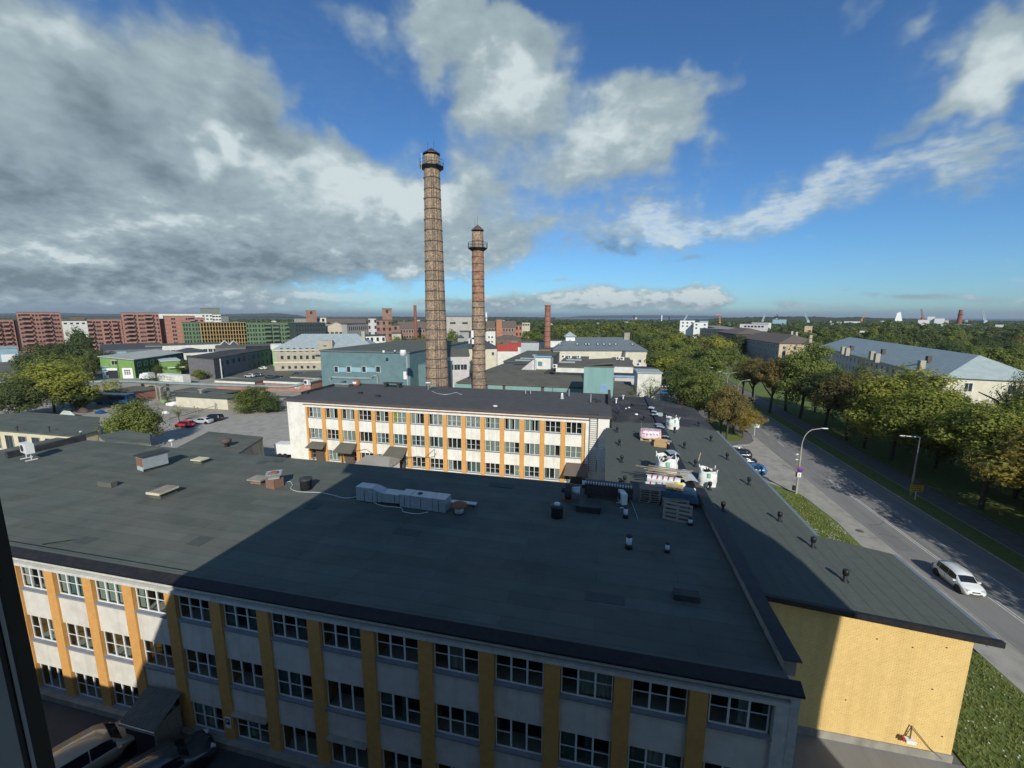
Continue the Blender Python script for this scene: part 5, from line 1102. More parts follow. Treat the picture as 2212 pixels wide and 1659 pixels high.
# ---- blue-teal hall behind the courtyard block
A1=A(692,767,122);B1=A(884.5,771,122)
bt=Bld('teal_hall','big teal-blue windowless hall with a grey roof, left of the tallest chimney',A1,B1,60,14.3,'tealwall','felt','flat',over=.25); h=bt.h
bt.part('roof_trim',-.3,-.34,h-.1,bt.w+.3,-.26,h+.3,'bluegrey')
for x in (725,752,785,815):
    a=A(x-1.8,803,122); b_=A(x+6,803,122); q=(a.x+b_.x)/2-A1.x
    bt.wins('f',[q],[a.z-.2],1.7,2.1,'offwhite','winglass',0)
for x0,x1 in ((730,747),(757,780),(790,810)):
    a=A(x0,803,122);b_=A(x1,794,122); bt.part('light_blue_panel',a.x-A1.x,-.05,a.z,b_.x-A1.x,-.005,b_.z,'teallight')
a=A(872,819,122);b_=A(881,803,122); bt.part('white_door',a.x-A1.x,-.08,a.z,b_.x-A1.x,-.005,b_.z,'white')
bt.part('corner_pipe',bt.w-1.0,-.35,0,bt.w-.6,-.05,h-.1,'galv'); bt.part('annex',bt.w+.05,6,0,bt.w+7,30,10,'tealwall')
for (x,y,s,m) in [(871,768,1.15,'white'),(829,762,.5,'white'),(853,760,.4,'galv_l')]:
    p=G(x,y,h+.35); o=MB().lathe([(0,0),(s*.9,0),(s*.75,s*1.3),(s*.7,s*1.4),(0,s*1.4)],16).build('roof_cowl',M[m],label='%s cowl on the roof of the teal hall'%('large white drum-like' if s>1 else 'small white' if s>.45 else 'thin grey'),category='cowl'); o.location=p
# ---- low hall with olive roof and its teal strip windows
OH=thing('olive_roof_hall','low hall with wide sagging olive felt roof behind the shorter chimney','building',(0,0,0))
Y0=124; e0=A(978,826,Y0); e1=A(1263,836,Y0); ze=(e0.z+e1.z)/2
MB().slab([(e0.x+1,Y0,ze),(e1.x,Y0,ze),(e1.x-2.5,Y0+20,ze+1.6),(e1.x-3,Y0+38,ze+1.9),(e0.x+7,Y0+38,ze+1.9),(e0.x+4,Y0+14,ze+1.3)],.35).build('roof',M['felt_olive'],OH)
MB().box(e0.x+1.2,Y0+.6,0,e1.x-.2,Y0+37,ze-.4).build('wall',M['brickdark'],OH)
for x0,x1 in((981,1019),(1053,1085),(1091,1168),(1175,1193),(1194,1262)):
    a=A(x0,838,Y0);b_=A(x1,838,Y0); MB().box(a.x,Y0+.3,0,b_.x,Y0+.59,ze-.55).build('teal_panel',M['tealgreen'],OH)
# ---- pale penthouse, dormer, tower
a=A(1155,800,150);b_=A(1189,800,150); ph=Bld('penthouse','pale blue-white penthouse with a sloping dark roof on the olive hall',a,b_,8,A(1170,772,150).z,'teallight','felt','flat',over=.3); [setattr(o.material_slots[0],'material',M['offwhite']) or setattr(o.material_slots[1],'material',M['pinkwhite']) for o in ph.t.children if o.name.startswith('wall')]; ph.wins('f',[ph.w*.33],[ph.h-3.2],1.7,1.7,'teallight','tealwall',0); ph.part('fascia',-.4,-.45,ph.h+.05,ph.w+.4,-.31,ph.h+.6,'skytrim')
a=A(1122,803,148); b_=A(1150,803,148); zt=A(1148,778,148).z; D_=thing('stair_dormer','triangular pale dormer beside the penthouse','dormer',(0,0,0)); MB().add([(a.x,148,ze+1),(b_.x,148,ze+1),(b_.x,148,zt),(a.x,151,ze+1),(b_.x,151,ze+1),(b_.x,151,zt)],[(0,1,2),(5,4,3),(0,2,5,3),(1,4,5,2)]).build('dormer_body',M['pinkwhite'],D_); MB().box(b_.x,148,ze+1,b_.x+1.2,151,zt).build('side_panel',M['offwhite'],D_); MB().tube((b_.x+.8,147.9,ze+1),(b_.x+.8,147.9,zt+1.5),.25).build('flue',M['galv'],D_)
a=A(1262,790,108);b_=A(1327,784,108); tw=Bld('teal_tower','square teal-green stair tower with sloping felt top beside the road wing',a,b_,9,A(1295,785,108).z-1,'tealgreen','felt_olive','flat',over=.1)
MB().slab([(-.1,-.1,tw.h+.36+.2),(tw.w+.1,-.1,tw.h+.36+.9),(tw.w+.1,9.1,tw.h+1.6),(-.1,9.1,tw.h+1.1)],.3).build('roof_slope',M['felt_olive'],tw.t)
a=A(1296,846,108);b_=A(1314,830,108); tw.part('blue_door',a.x-tw.t.location.x,-.06,a.z,b_.x-tw.t.location.x,-.005,b_.z,'skytrim')
def proofs(name,label,x0,x1,y_eave,y_back,z,wall,roof,face_bottom=None,cat='building',trim=None):
    """flat roof at height z spanning picture rows"""
    a=G(x0,y_eave,z);b_=G(x1,y_eave,z); c=G((x0+x1)/2,y_back,z); Y=(a.y+b_.y)/2; a.y=b_.y=Y
    t=Bld(name,label,(a.x,Y),(b_.x,Y),max(3,c.y-Y),z-.35,wall,roof,'flat',over=.2,cat=cat)
    if trim: t.part('fascia_trim',-.3,-.3,z-.8,t.w+.3,-.22,z-.1,trim)
    return t
proofs('flat_roof_unit','dark flat-roofed unit between the penthouse and the teal tower',1176,1262,806,790,7,'charcoal','felt_dark')
t=proofs('flat_roof_unit','flat-roofed pinkish white unit with blue fascia right of the teal tower',1328,1412,811,791,6.5,'pinkwhite','felt_dark',trim='skytrim'); t.wins('f',[t.w*.72,t.w*.79],[1.8],1.3,1.6)
proofs('low_annex','low old brown-roofed annex between teal tower and wing',1329,1376,866,824,5.2,'plaster','felt_olive')
t=proofs('flat_roof_unit','white-edged flat roof with skylights and outdoor units, below the long slate roof',1200,1262,792,769,9,'offwhite','felt_olive'); 
t2=proofs('flat_roof_unit','white-walled flat roof right of the teal tower, with skylights',1326,1368,790,772,9,'offwhite','felt_olive')
for (x,y,lab) in [(1217,774,'small outdoor unit left of the chain on the roof below the long slate roof'),(1231,775,'second small outdoor unit below the long slate roof'),(1250,775,'third small outdoor unit below the long slate roof'),(1335,778,'outdoor unit behind the teal tower, left one'),(1344,779,'outdoor unit behind the teal tower, right one'),(1379,792,'outdoor unit beside the cream end wall of the slate-roofed house'),(1199,796,'outdoor unit on the side of the pale penthouse')]:
    ac_g(x,y,9.05,lab,0,1.6,.15)
for k,(x,y) in enumerate([(1140,775),(1165,768),(1130,779),(1225,783),(1240,778)]):
    o=MB().box(-3,-.8,0,3,.8,.35).build('skylight',M['galv'],label='%s glazed skylight strip on the flat roofs beyond the olive hall'%['middle-left','rearmost','front-left','right front','right rear'][k],category='skylight'); o.location=G(x,y,9)
proofs('flat_roof_unit','dark flat roofs with vents behind the olive hall',1085,1180,781,757,8,'darkroof','felt')
# ---- long slate-roofed house with skylights
a=AD(1195,768,215);b_=AD(1398,768,215)
sl_=Bld('slate_roof_house','long low house with blue-grey roof, row of skylights and white cupola',a,b_,20,8.5,'creamwall','bluegrey','hip',6.5,.6)
for x in (1211,1249,1268,1274.5,1294,1307,1320,1333,1370):
    p=AD(x,756,215); q=sl_.t.matrix_world.inverted()@p if 0 else None
    dx=(x-1195)/203*sl_.w; o=MB().obox(Vector((dx,4.2,8.5+3.1)),(1.5,1.7,.16),0,0,('X',math.atan2(6.5,10))).build('skylight',M['winglass'],sl_.t); MB().obox(Vector((dx,4.15,8.5+3.22)),(.9,1.0,.06),0,0,('X',math.atan2(6.5,10))).build('pane',M['galv_l'],o)
sl_.part('chimney',sl_.w*.79,8,12,sl_.w*.79+3,10,17.5,'concrete')
a=AD(1351,768,210);b_=AD(1396,768,210); t=Bld('cream_wing','cream end wing with two windows, below the right end of the long slate roof',a,b_,8,8.4,'creamwall','bluegrey','flat',over=.3); t.wins('f',[t.w*.3,t.w*.7],[2.2],1.6,2.4)
a=AD(1222,742,222);b_=AD(1242,742,222); t=Bld('white_cupola','white square cupola with a pyramid roof above the slate house','pavilion' and a,b_,5,AD(1232,727,222).z,'white','zinc','hip',2.6,.8); t.wins('f',[t.w*.45],[t.h-3.6],1.1,1.9,'concrete','galv',0)
a=AD(1185,747,225);b_=AD(1220,747,225); Bld('roof_block','small pale rooftop block left of the white cupola',a,b_,8,AD(1200,736,225).z,'offwhite','darkroof')
# flats between
for (x0,x1,yt,D,wl,rf,lab) in [(1106,1122,740,250,'creamwall','sandroof','small cream gable left of the glazed block'),(1119,1165,740,240,'galv','felt','long glazed grey block beside the slim red chimney'),(1165,1185,738,240,'offwhite','darkroof','pale block right behind the slim red chimney')]:
    a,b_,h=fr(x0,x1,D,yt); Bld('workshop',lab,a,b_,12,h,wl,rf)
a,b_,h=fr(1074,1118,205,747); Bld('red_roof_shed','low white shed with a bright red metal roof',a,b_,9,h-2.5,'offwhite','redroof','gabx',2.8).wins('f',[2,3.5,6,7.5],[1.0],1,1.6)
a,b_,h=fr(1098,1125,235,745); Bld('red_roof_shed','small distant red roof beside the glazed block',a,b_,9,h-1,'offwhite','redroof','gabx',2)
a,b_,h=fr(988,1073,190,753); t=Bld('slate_villa','cream house with dark slate roof behind the shorter chimney',a,b_,14,h,'creamwall','darkroof','hip',4,.5); t.wins('f',lin(t.w*.2,t.w*.9,4),[h-3.2],1.3,1.7); 
a,b_,h=fr(988,1001,186,730); t=Bld('stair_turret','small square turret with pyramid cap between the two tall chimneys',a,b_,4,h,'plastergrey','darkroof','hip',1.4,.3); t.wins('f',[t.w/2],[h-3],1.3,1.2,'concrete')
a,b_,h=fr(993,1050,215,717); Bld('grey_box_house','pale flat-roofed box behind the turret between the chimneys',a,b_,10,h,'plastergrey','felt')
a,b_,h=fr(1050,1070,232,715); t=Bld('white_service_block','white block with four small windows right of the shorter chimney',a,b_,10,h,'offwhite','felt'); t.wins('f',[t.w*.3,t.w*.65],[h-4,h-6.5],1.2,1.2)
a,b_,h=fr(930,1012,150,767); t=Bld('teal_office','grey office with white windows half shaded between the chimneys',a,b_,12,h-.5,'pinkwhite','felt_olive','shed',1.8,.3); t.wins('f',lin(t.w*.15,t.w*.85,5),[h-5.5],2.6,2.2)
a,b_,h=fr(966,986,200,742); Bld('white_shed','pale white shed behind the tallest chimney',a,b_,8,h,'offwhite','redroof')
# ---- cream three-storey house with zinc hip roof
a=G(600,804,0);b_=G(712,806,0); D0=math.hypot(a.x,a.y)
a=AD(594,804,196);b_=AD(812,806,204)
lm=Bld('limestone_house','weathered cream three-storey house with pale zinc hipped roof',a,b_,22,AD(650,756,196).z,'limestone','zinc','hip',7,.5,side='limestone'); h=lm.h
lm.part('eaves_cornice',-.45,-.45,h-.5,lm.w+.45,-.01,h,'limetrim'); lm.part('string_course',-.06,-.16,3.5,lm.w+.1,-.005,4.3,'limetrim')
xs=[ (x/8+553-594)/218*lm.w for x in (468,577,683,788,892,996)]
lm.wins('f',xs,[5.4,8.95],1.25,1.75,'brickdark','winglass',0); lm.wins('f',xs,[.9],1.2,1.3,'brickdark','winglass',0)
for x in xs: lm.part('pilaster_panel',x+.9,-.1,4.4,x+1.3,-.005,8.6,'limestone')
lm.part('attic_gable',lm.w*.44,-.5,h,lm.w*.44+6.4,3,h+4.2,'limestone'); lm.part('vent_slot',lm.w*.44+2.4,-.56,h+1.4,lm.w*.44+3.8,-.505,h+2.0,'brickdark'); lm.part('balcony',lm.w*.40,-1.6,7.4,lm.w*.40+5,-.01,7.9,'concrete'); lm.part('chimney',lm.w*.85,6,h+3,lm.w*.85+1.6,8,h+8.3,'limestone')
b=MB()
for k in range(40): 
    x=1+k*(lm.w-2)/39; y1=9; b.tube((x,-.2,h+.25),(x+ (0 if 10<x<lm.w-10 else 0),min(10.2,x*1.0,(lm.w-x)*1.0),h+min(10.2,x,(lm.w-x))*.64),.05,n=4,caps=False)
b.build('roof_seam',M['galv'],lm.t,kind='stuff')
a,b_,hh=fr(581,602,215,746); t=Bld('green_front_shop','bright green fronted building squeezed left of the cream house',a,b_,10,hh,'greenpanel','offwhite'); t.part('white_fascia',-.5,-.3,hh-2,t.w*.95,-.01,hh+.6,'offwhite'); t.part('shop_front',2,-.06,0,t.w,-.01,5,'charcoal'); t.part('white_banner',t.w*.45,-.12,.5,t.w*.55,-.07,5,'white')
# low garages behind the yard
def gar(x0,x1,y,yb,z,wl,rf,name,lab,**k): return proofs(name,lab,x0,x1,y,yb,z,wl,rf,**k)
gar(620,692,813,802,4,'creamwall','felt','garage','cream flat-roofed garage in front of the cream house')
gar(560,680,824,816,3.4,'redblock','felt','garage','red-walled low garage row with white fascia',trim='offwhite')
gar(455,560,823,818,3.4,'redblock','felt','garage','long low brick garages with white trim behind the pipeline',trim='offwhite')
for k,(x0,x1,y,yb) in enumerate([(360,500,846,838),(362,505,857,848)]): gar(x0,x1,y,yb,3.3,'creamwall' if k else 'darkroof','felt','garage',['rear dark garage strip under the pipeline','front cream-walled garage strip at the edge of the car park'][k])
gar(215,300,845,832,3,'redblock','felt_olive','shed','low shed with reddish worn roof left of the pipeline posts')
# ---- green building
a=G(222,818,0);b_=G(294,817,0); c=G(400,795,0)
h0=A(217,771,a.y).z; gb=Bld('green_workshop','two-storey green workshop with white garage doors and pale mono-pitch roof',a,b_,1,h0,'greenwall','zinc','flat',over=0)
for o in list(gb.t.children): bpy.data.objects.remove(o)
h1=A(290,778,b_.y).z; u=Vector((gb.w,0)); 
inv=Matrix.Rotation(-gb.rz,3,'Z'); cl=inv@(c-a); cl=Vector((cl.x,cl.y)); w=gb.w
dz=7
MB().add([(0,0,0),(w,0,0),(w,0,h1),(0,0,h0)],[(0,1,2,3)],0).build('front_wall',M['greenwall'],gb.t)
MB().add([(w,0,0),(w,0,h1),(cl.x,cl.y,0),(cl.x,cl.y,h1),(0,0,0),(0,0,h0),(cl.x-w,cl.y,0),(cl.x-w,cl.y,h0)],[(0,2,3,1),(2,6,7,3),(4,5,7,6)],0).build('rear_walls',M['greenwall_shade_drain'],gb.t)  # side and rear walls take the green with shade put in
MB().slab([(-.4,-.6,h0+.35),(w+.5,-.6,h1+.3),(cl.x+.6,cl.y,h1+.3),(cl.x-w,cl.y,h0+.35)],.3).build('roof',mat('pale_mottled_roof',(.34,.37,.34),(.42,.44,.42),.8,.5,blotch=(.3,.24,.2,.5)),gb.t)
gb.part('door_head',w*.14,-.25,3.4,w*.48,-.01,4.3,'white'); gb.part('open_doorway',w*.16,-.04,0,w*.48,-.005,3.3,'charcoal'); dd=gb.part('garage_door',w*.62,-.12,0,w*.93,-.01,4.3,'white')  # charcoal sheet on the wall stands in for the doorway's inner shade
for i in range(3):
    for j in range(3): MB().box(w*.68+i*w*.065,-.15,1.6+j*.75,w*.68+i*w*.065+w*.05,-.121,2.1+j*.75).build('pane',M['winglass'],dd)
gb.wins('f',[w*.42],[5.6],2.4,1.9); gb.part('drain_strip',w*.5,-.08,0,w*.52,-.005,h0-.6,'greenwall_shade_drain')
sd=math.atan2(cl.y,cl.x-w); Ls=math.hypot(cl.x-w,cl.y); me=win_mesh(2.2,1.9,'offwhite','winglass')
for k in range(8):
    t_=(k+.7)/8.4; link('window',me,gb.t,(w+(cl.x-w)*t_+.02,cl.y*t_,h1-2.9),sd)
for k in range(3): t_=(k+.7)/8.4; link('window',me,gb.t,(w+(cl.x-w)*t_+.02,cl.y*t_,1.1),sd)
a,b_,h=fr(202,222,DP(G(222,818)),793); Bld('blue_shed','pale blue-grey shed at the left end of the green workshop',a,b_,8,h,'teallight','zinc').wins('f',[1.8],[1.2],1.8,1.8)
a=G(352,812,0);b_=G(392,809,0); t=Bld('green_annex','small green annex with pale lean-to roof between the green and the grey buildings',a,b_,14,A(370,782,a.y).z,'greenwall','galv_l'); t.part('door_canopy',2,-1,3.2,8,-.01,3.5,'white')
# ---- grey building with long windowed side
a=G(410,812,0);b_=G(466,819,0);c=G(600,783,0)
gy=Bld('grey_office','long grey two-storey office, blank gable towards us, windows along its side',a,b_,1,8,'greyclad','felt'); 
for o in list(gy.t.children): bpy.data.objects.remove(o)
inv=Matrix.Rotation(-gy.rz,3,'Z'); cl=inv@(c-a); w=gy.w; hg=A(458,776,b_.y).z
MB().add([(0,0,0),(w,0,0),(w,0,hg),(0,0,hg),(cl.x,cl.y,0),(cl.x,cl.y,hg),(cl.x-w,cl.y,0),(cl.x-w,cl.y,hg)],[(0,1,2,3),(4,6,7,5),(6,0,3,7)]).build('gable_wall',M['greyclad'],gy.t)
MB().add([(w,0,0),(cl.x,cl.y,0),(cl.x,cl.y,hg),(w,0,hg)],[(0,1,2,3)]).build('side_wall',M['greyclad_b'],gy.t)
MB().slab([(-.3,-.3,hg+.3),(w+.3,-.3,hg+.3),(cl.x+.3,cl.y,hg+.3),(cl.x-w,cl.y,hg+.3)],.28).build('roof',M['felt_dark'],gy.t)
sd=math.atan2(cl.y,cl.x-w); nx,ny=math.sin(sd),-math.cos(sd); me=win_mesh(1.6,1.9,'charcoal','winglass')
for k in range(12):
    t_=.09+k*.078; link('window',me,gy.t,(w+(cl.x-w)*t_+nx*.02,cl.y*t_+ny*.02,hg-3.2),sd)
    if k>4 or k==0: link('window',me,gy.t,(w+(cl.x-w)*t_+nx*.02,cl.y*t_+ny*.02,1.1),sd)
gy.part('charcoal_corner',w+.005,-.03,0,w+.06,1.6,hg,'charcoal'); gy.part('white_downpipe',w+.1,2.2,0,w+.35,2.5,hg,'white')
a=G(470,790,6);a,b_,h=fr(458,524,215,750); t=Bld('grey_upper_block','grey upper storey with two wide windows above the grey office',a,b_,16,h,'greyclad','felt'); t.wins('f',[t.w*.28,t.w*.75],[h-4.2],t.w*.36,2.6,'greyclad','winglass',0)
a,b_,h=fr(524,582,222,747); t=Bld('charcoal_block','charcoal upper block with small white-framed windows, right of the grey upper storey',a,b_,14,h,'charcoal','felt'); t.wins('f',[t.w*.2,t.w*.35,t.w*.8],[h-5],2.6,1.9)
a,b_,h=fr(365,434,215,761); t=Bld('white_lodge','white house with dark hipped roof behind the green workshop',a,b_,12,h,'offwhite','darkroof','hip',2,.5); t.wins('f',[t.w*.45,t.w*.68,t.w*.82],[h-4.2],2.0,2.8)
a,b_,h=fr(305,468,262,745); t=Bld('white_long_hall','long white hall with a row of small windows far behind the green workshop',a,b_,18,h,'offwhite','felt','flat',over=.4); t.wins('f',lin(t.w*.2,t.w*.93,11),[h-5.2],2.4,2.3,'offwhite','winglass')
a,b_,h=fr(286,341,235,752); Bld('blue_grey_unit','dark blue-grey flat unit between white hall and green workshop',a,b_,8,h,'bluegrey','darkroof')
a,b_,h=fr(205,340,285,741); t=Bld('dark_warehouse','wide dark grey warehouse with low pitched roof behind the trees',a,b_,40,h-4,'bluegrey','darkroof','gabx',2.6); t.part('blue_door',t.w*.25,-.1,h-8,t.w*.4,-.01,h-5.5,'teallight')
for k,x in enumerate((470,490)):
    a,b_,h=fr(x,x+18,255,741); Bld('gable_shed','%s white-edged gable shed behind the grey office'%('left','right')[k],a,b_,12,h-1,'darkroof','offwhite','gaby',2.2)
a,b_,h=fr(-40,24,230,753); Bld('blue_shed','light blue warehouse at the far left edge',a,b_,20,h,'teallight','zinc').part('door',4,-.1,0,9,-.01,4,'white')
# ---- apartment blocks
def apartments(name,label,x0,x1,yt,D,wall,floors,fh,side=None,depth=18,stacks=(),winc=(),band=True,w=1.4,hh=1.7):  # side: end walls in a darker colour with shade put in
    a,b_,h=fr(x0,x1,D,yt); t=Bld(name,label,a,b_,depth,h,wall,'felt','flat',over=.1,side=side)
    zs=[h-.6-fh*(i+1)+.7 for i in range(floors)]
    t.wins('f',[x*t.w for x in winc],zs,w,hh,wall,'winglass',0)
    if band:
        for z in zs: t.part('floor_band',-.05,-.06,z-.75,t.w+.05,-.005,z-.60,'brickdark')
    bal=MB(); bw=min(3.6,t.w*.15)
    bal.box(-bw/2,-1.4,-.15,bw/2,0,.05,0); bal.box(-bw/2,-1.42,.05,bw/2,-1.34,1.05,0); bal.box(-bw/2,-1.34,.05,-bw/2+.08,0,1.05,0); bal.box(bw/2-.08,-1.34,.05,bw/2,0,1.05,0)
    bm=bal.mesh('balcony',M[wall]); dk=MB().box(-bw/2,-.05,0,bw/2,0,2.3).mesh('balcony_door',M['winglass'])  # dark glazed door panel also stands in for the recess's shade
    for sx_ in stacks:
        for z in zs: o=link('balcony',bm,t.t,(sx_*t.w,0,z-.6)); link('balcony_door',dk,o,(0,-.01,.06))
    return t
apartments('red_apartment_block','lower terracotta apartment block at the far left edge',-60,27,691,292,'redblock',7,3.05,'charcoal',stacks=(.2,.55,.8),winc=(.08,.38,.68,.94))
apartments('red_apartment_block','tall terracotta apartment block, second from the left',36,131,675,300,'redblock',8,3.05,'redblock_shade',stacks=(.17,.62,.22,.67),winc=(.06,.36,.44,.52,.80,.86,.93))
apartments('red_apartment_block','lower terracotta block with many balconies, right of the dark trees',186,260,690,305,'redblock',7,3.0,'redblock_shade',stacks=(.07,.52,.80),winc=(.20,.35,.66,.92,.28))
apartments('red_apartment_block','tall terracotta block in the middle of the row',262,343,676,312,'redblock',8,3.05,'redblock_shade',stacks=(.18,.24,.68,.74),winc=(.08,.36,.46,.52,.56,.86,.95))
t=apartments('red_apartment_block','terracotta block with a plain wall and big shadow, beside the green block',352,421,683,330,'redblock',7,3.1,'redblock_shade',stacks=(.9,),winc=(.26,.33,.72,.8))
a,b_,h=fr(331,353,322,678); Bld('stair_core','dark shaded stair core between two terracotta blocks',a,b_,12,h-4,'redblock_shade','felt')  # stair core's shade put into the dark red wall colour
a,b_,h=fr(24,37,300,692); Bld('stair_core','dark shaded gap building between the two leftmost terracotta blocks',a,b_,12,h,'charcoal','felt')  # shade of the gap put into the charcoal wall colour
apartments('green_apartment_block','narrow olive-green block with staggered narrow windows',391,430,697,318,'greenblock',6,3.05,stacks=(),winc=(.1,.24,.4,.6,.78,.92),band=False,w=1.1,hh=2.2)
a,b_,h=fr(430,530,322,697); t=Bld('balcony_frame_block','dark timber block with a yellow wooden balcony grid, half in sun',a,b_,14,h,'woodblock','felt')
for i in range(7): t.part('balcony_floor',0,-2.2,h-.1-i*3.05,t.w,-.01,h+.12-i*3.05,'woodyellow')
for x in lin(0,t.w-.4,17): t.part('balcony_post',x,-2.3,0,x+.35,-1.9,h,'woodyellow')
t.wins('f',lin(t.w*.04,t.w*.96,15),[h-2.6-i*3.05 for i in range(6)],1.8,2.1,'woodblock','winglass',0)
t=apartments('green_apartment_block','wide olive-green apartment block with rows of narrow windows',529,632,698,300,'greenblock',6,3.05,'greenblock_shade',stacks=(.45,.62,.9),winc=(.03,.09,.15,.2,.27,.34,.39,.52,.57,.70,.76,.82,.97),band=False,w=1.2,hh=2.1)
a=AD(632,683,300);b_=AD(702,683,318); h=AD(632,698,300).z; t=Bld('green_apartment_wing','shaded dark grey-green wing of the wide green block',a,b_,14,h,'greenblock_shade','felt'); t.wins('f',lin(t.w*.1,t.w*.95,11),[h-3-i*3.05 for i in range(6)],1.3,2,'greenblock_shade','winglass',0)  # wing's shade put into its wall and frame colour
for (x0,x1,yt,D,wl,lab,n,f) in [(343,436,677.5,430,'offwhite','long low white roof blocks behind the terracotta row',0,0),(436,459,677.5,420,'offwhite','white apartment block below the tall greenish tower, left half',3,4),(459,477,679,425,'offwhite','white apartment block below the tall greenish tower, right half',3,4),(434,476,666,560,'greytowr','tall greenish grey office tower on the skyline',0,0),(477,493,683,520,'greytowr','small grey block right of the white flats',0,0),(395,441,687,360,'redblock','distant terracotta wing rising above the green block',4,2),(128,150,688,380,'brownroof','distant brown house between terracotta blocks',2,1),(150,182,684,420,'brownroof','brown church-like block between terracotta blocks',0,0),(130,186,693,360,'offwhite','low white building between terracotta blocks',4,1)]:
    a,b_,h=fr(x0,x1,D,yt); t=Bld('distant_block',lab,a,b_,15,h,wl,'felt'); 
    if n: t.wins('f',lin(t.w*.15,t.w*.85,n),[h-3-3.2*i for i in range(f)],2,1.6,wl,'winglass',0)
# ---- old mill complex
a,b_,h=fr(702,748,325,705); t=Bld('gabled_mill','cream gabled mill front with red-framed windows',a,b_,30,h,'factorycream','sandroof','gaby',3.2); t.wins('f',lin(t.w*.08,t.w*.9,5),[h-8.5,h-15],2.2,4.2,'rust','winglass')
a=AD(748,683,325);b_=AD(796,683,352); t=Bld('grey_mill','grey weathered mill wing with rows of tall windows',a,b_,20,AD(770,700,335).z,'plastergrey','darkroof'); t.wins('f',lin(3,t.w-3,10),[t.h-5,t.h-11.5,t.h-17],1.6,3.2,'plastergrey','winglass',0)
for (x0,x1,yt,D,wl,rf,rt,rg,lab,n,f) in [(635,700,690,400,'brownroof','sandroof','gabx',5,'ruined long roof left behind the cream mill',0,0),(661,684,670.5,400,'oldbrick','zinc','hip',1.2,'square brick water tower on the left skyline',1,1),(691,704,686,360,'creamwall','felt','flat',0,'small cream roof tower above the shaded green wing',1,1),(700,790,690,390,'orangebrick','brownroof','gabx',5,'long mill roof with an orange brick gable',0,0),(826,847,667,360,'oldbrick','felt','flat',0,'taller square brick tower in the mill complex',1,1),(795,812,688,345,'pinkwhite','felt','flat',0,'narrow white and brick stair tower of the mill',2,4),(812,845,692,345,'oldbrick','darkroof','flat',0,'red brick boiler house below the square tower',3,3),(845,862,698,340,'oldbrick','darkroof','hip',2,'round-headed brick annex left of the far chimney',1,2),(858,922,697,375,'oldbrick','brownroof','gabx',6,'long brick hall with arched windows behind the tallest chimney',9,2),(964,1019,684.5,330,'panelconc','felt','flat',0,'pale concrete panel block between the two tall chimneys',0,0),(1050,1115,695,345,'oldbrick','brownroof','gabx',5,'brick mill hall right of the shorter chimney',9,3),(1072,1084,690,338,'orangebrick','felt','flat',0,'orange brick lift tower on the right mill hall',0,0),(1098,1128,703,350,'orangebrick','felt','flat',0,'low orange brick house at the edge of the wood',4,2),(733,800,727,285,'offwhite','darkroof','flat',0,'white low row in front of the grey mill',6,1),(797,830,726,285,'offwhite','darkroof','flat',0,'white low row with red panels in front of the brick boiler house',3,1),(845,865,721,300,'factorycream','felt','flat',0,'small cream shed at the foot of the far chimney',0,0),(868,922,738,235,'redroof','redroof','gabx',2,'dark red low roof left of the tallest chimney',0,0),(880,925,745,215,'offwhite','darkroof','gabx',2.2,'white shed with grey pitched roof beside the tallest chimney',0,0),(1068,1126,725,280,'brownroof','brownroof','hip',2.5,'brown hipped roof right of the white service block',0,0)]:
    a,b_,h=fr(x0,x1,D,yt); hh=h-rg*.9 if rt in('gabx','hip') and rg>1.5 else h; t=Bld('mill_building',lab,a,b_,20,hh,wl,rf,rt,rg,.3)
    if n: t.wins('f',lin(t.w*.12,t.w*.88,n),[hh-3.6-5*i for i in range(f)],min(2.2,t.w/n*.55),2.8,'pinkwhite' if 'arched' in lab or 'right of the shorter' in lab else wl,'winglass',0)
    if 'panel block' in lab:
        for i in range(2):
            for j in range(2): t.part('ribbon_window',t.w*(.14+.48*j),-.08,hh-5.5-i*7.2,t.w*(.36+.48*j),-.005,hh-4.1-i*7.2,'charcoal')
        for i in range(7): t.part('panel_joint',0,-.05,hh-3.4*i-.1,t.w,-.003,hh-3.4*i,'plastergrey')
# ---- right side: buildings along the boulevard
def sidehouse(name,label,A0,A1,depth,h,wall,roof,ridge,endwall=None,nw=0,fl=3,rtype='hip',wf='offwhite'):
    """long side facing the road from far point A0 to near point A1; depth goes right"""
    t=Bld(name,label,A0,A1,depth,h,wall,roof,rtype,ridge,.6,side=endwall)
    if nw: t.wins('f',lin(2.5,t.w-2.5,nw),[h-3.1-3.2*i for i in range(fl)],1.5,1.9,wf,'winglass')
    return t
Er=(2043,813); zr0=11.5
e=G(2040,816,zr0); far=G(1771,748,zr0); rgt=G(2235,819,zr0)
gr=sidehouse('green_roof_house','long mauve house with a pale green-blue hipped metal roof and cream end wall',(far.x+.5,far.y),(e.x+.5,e.y+.6),18,zr0,'mauvewall','palegreenroof',5.2,'creamend',26)
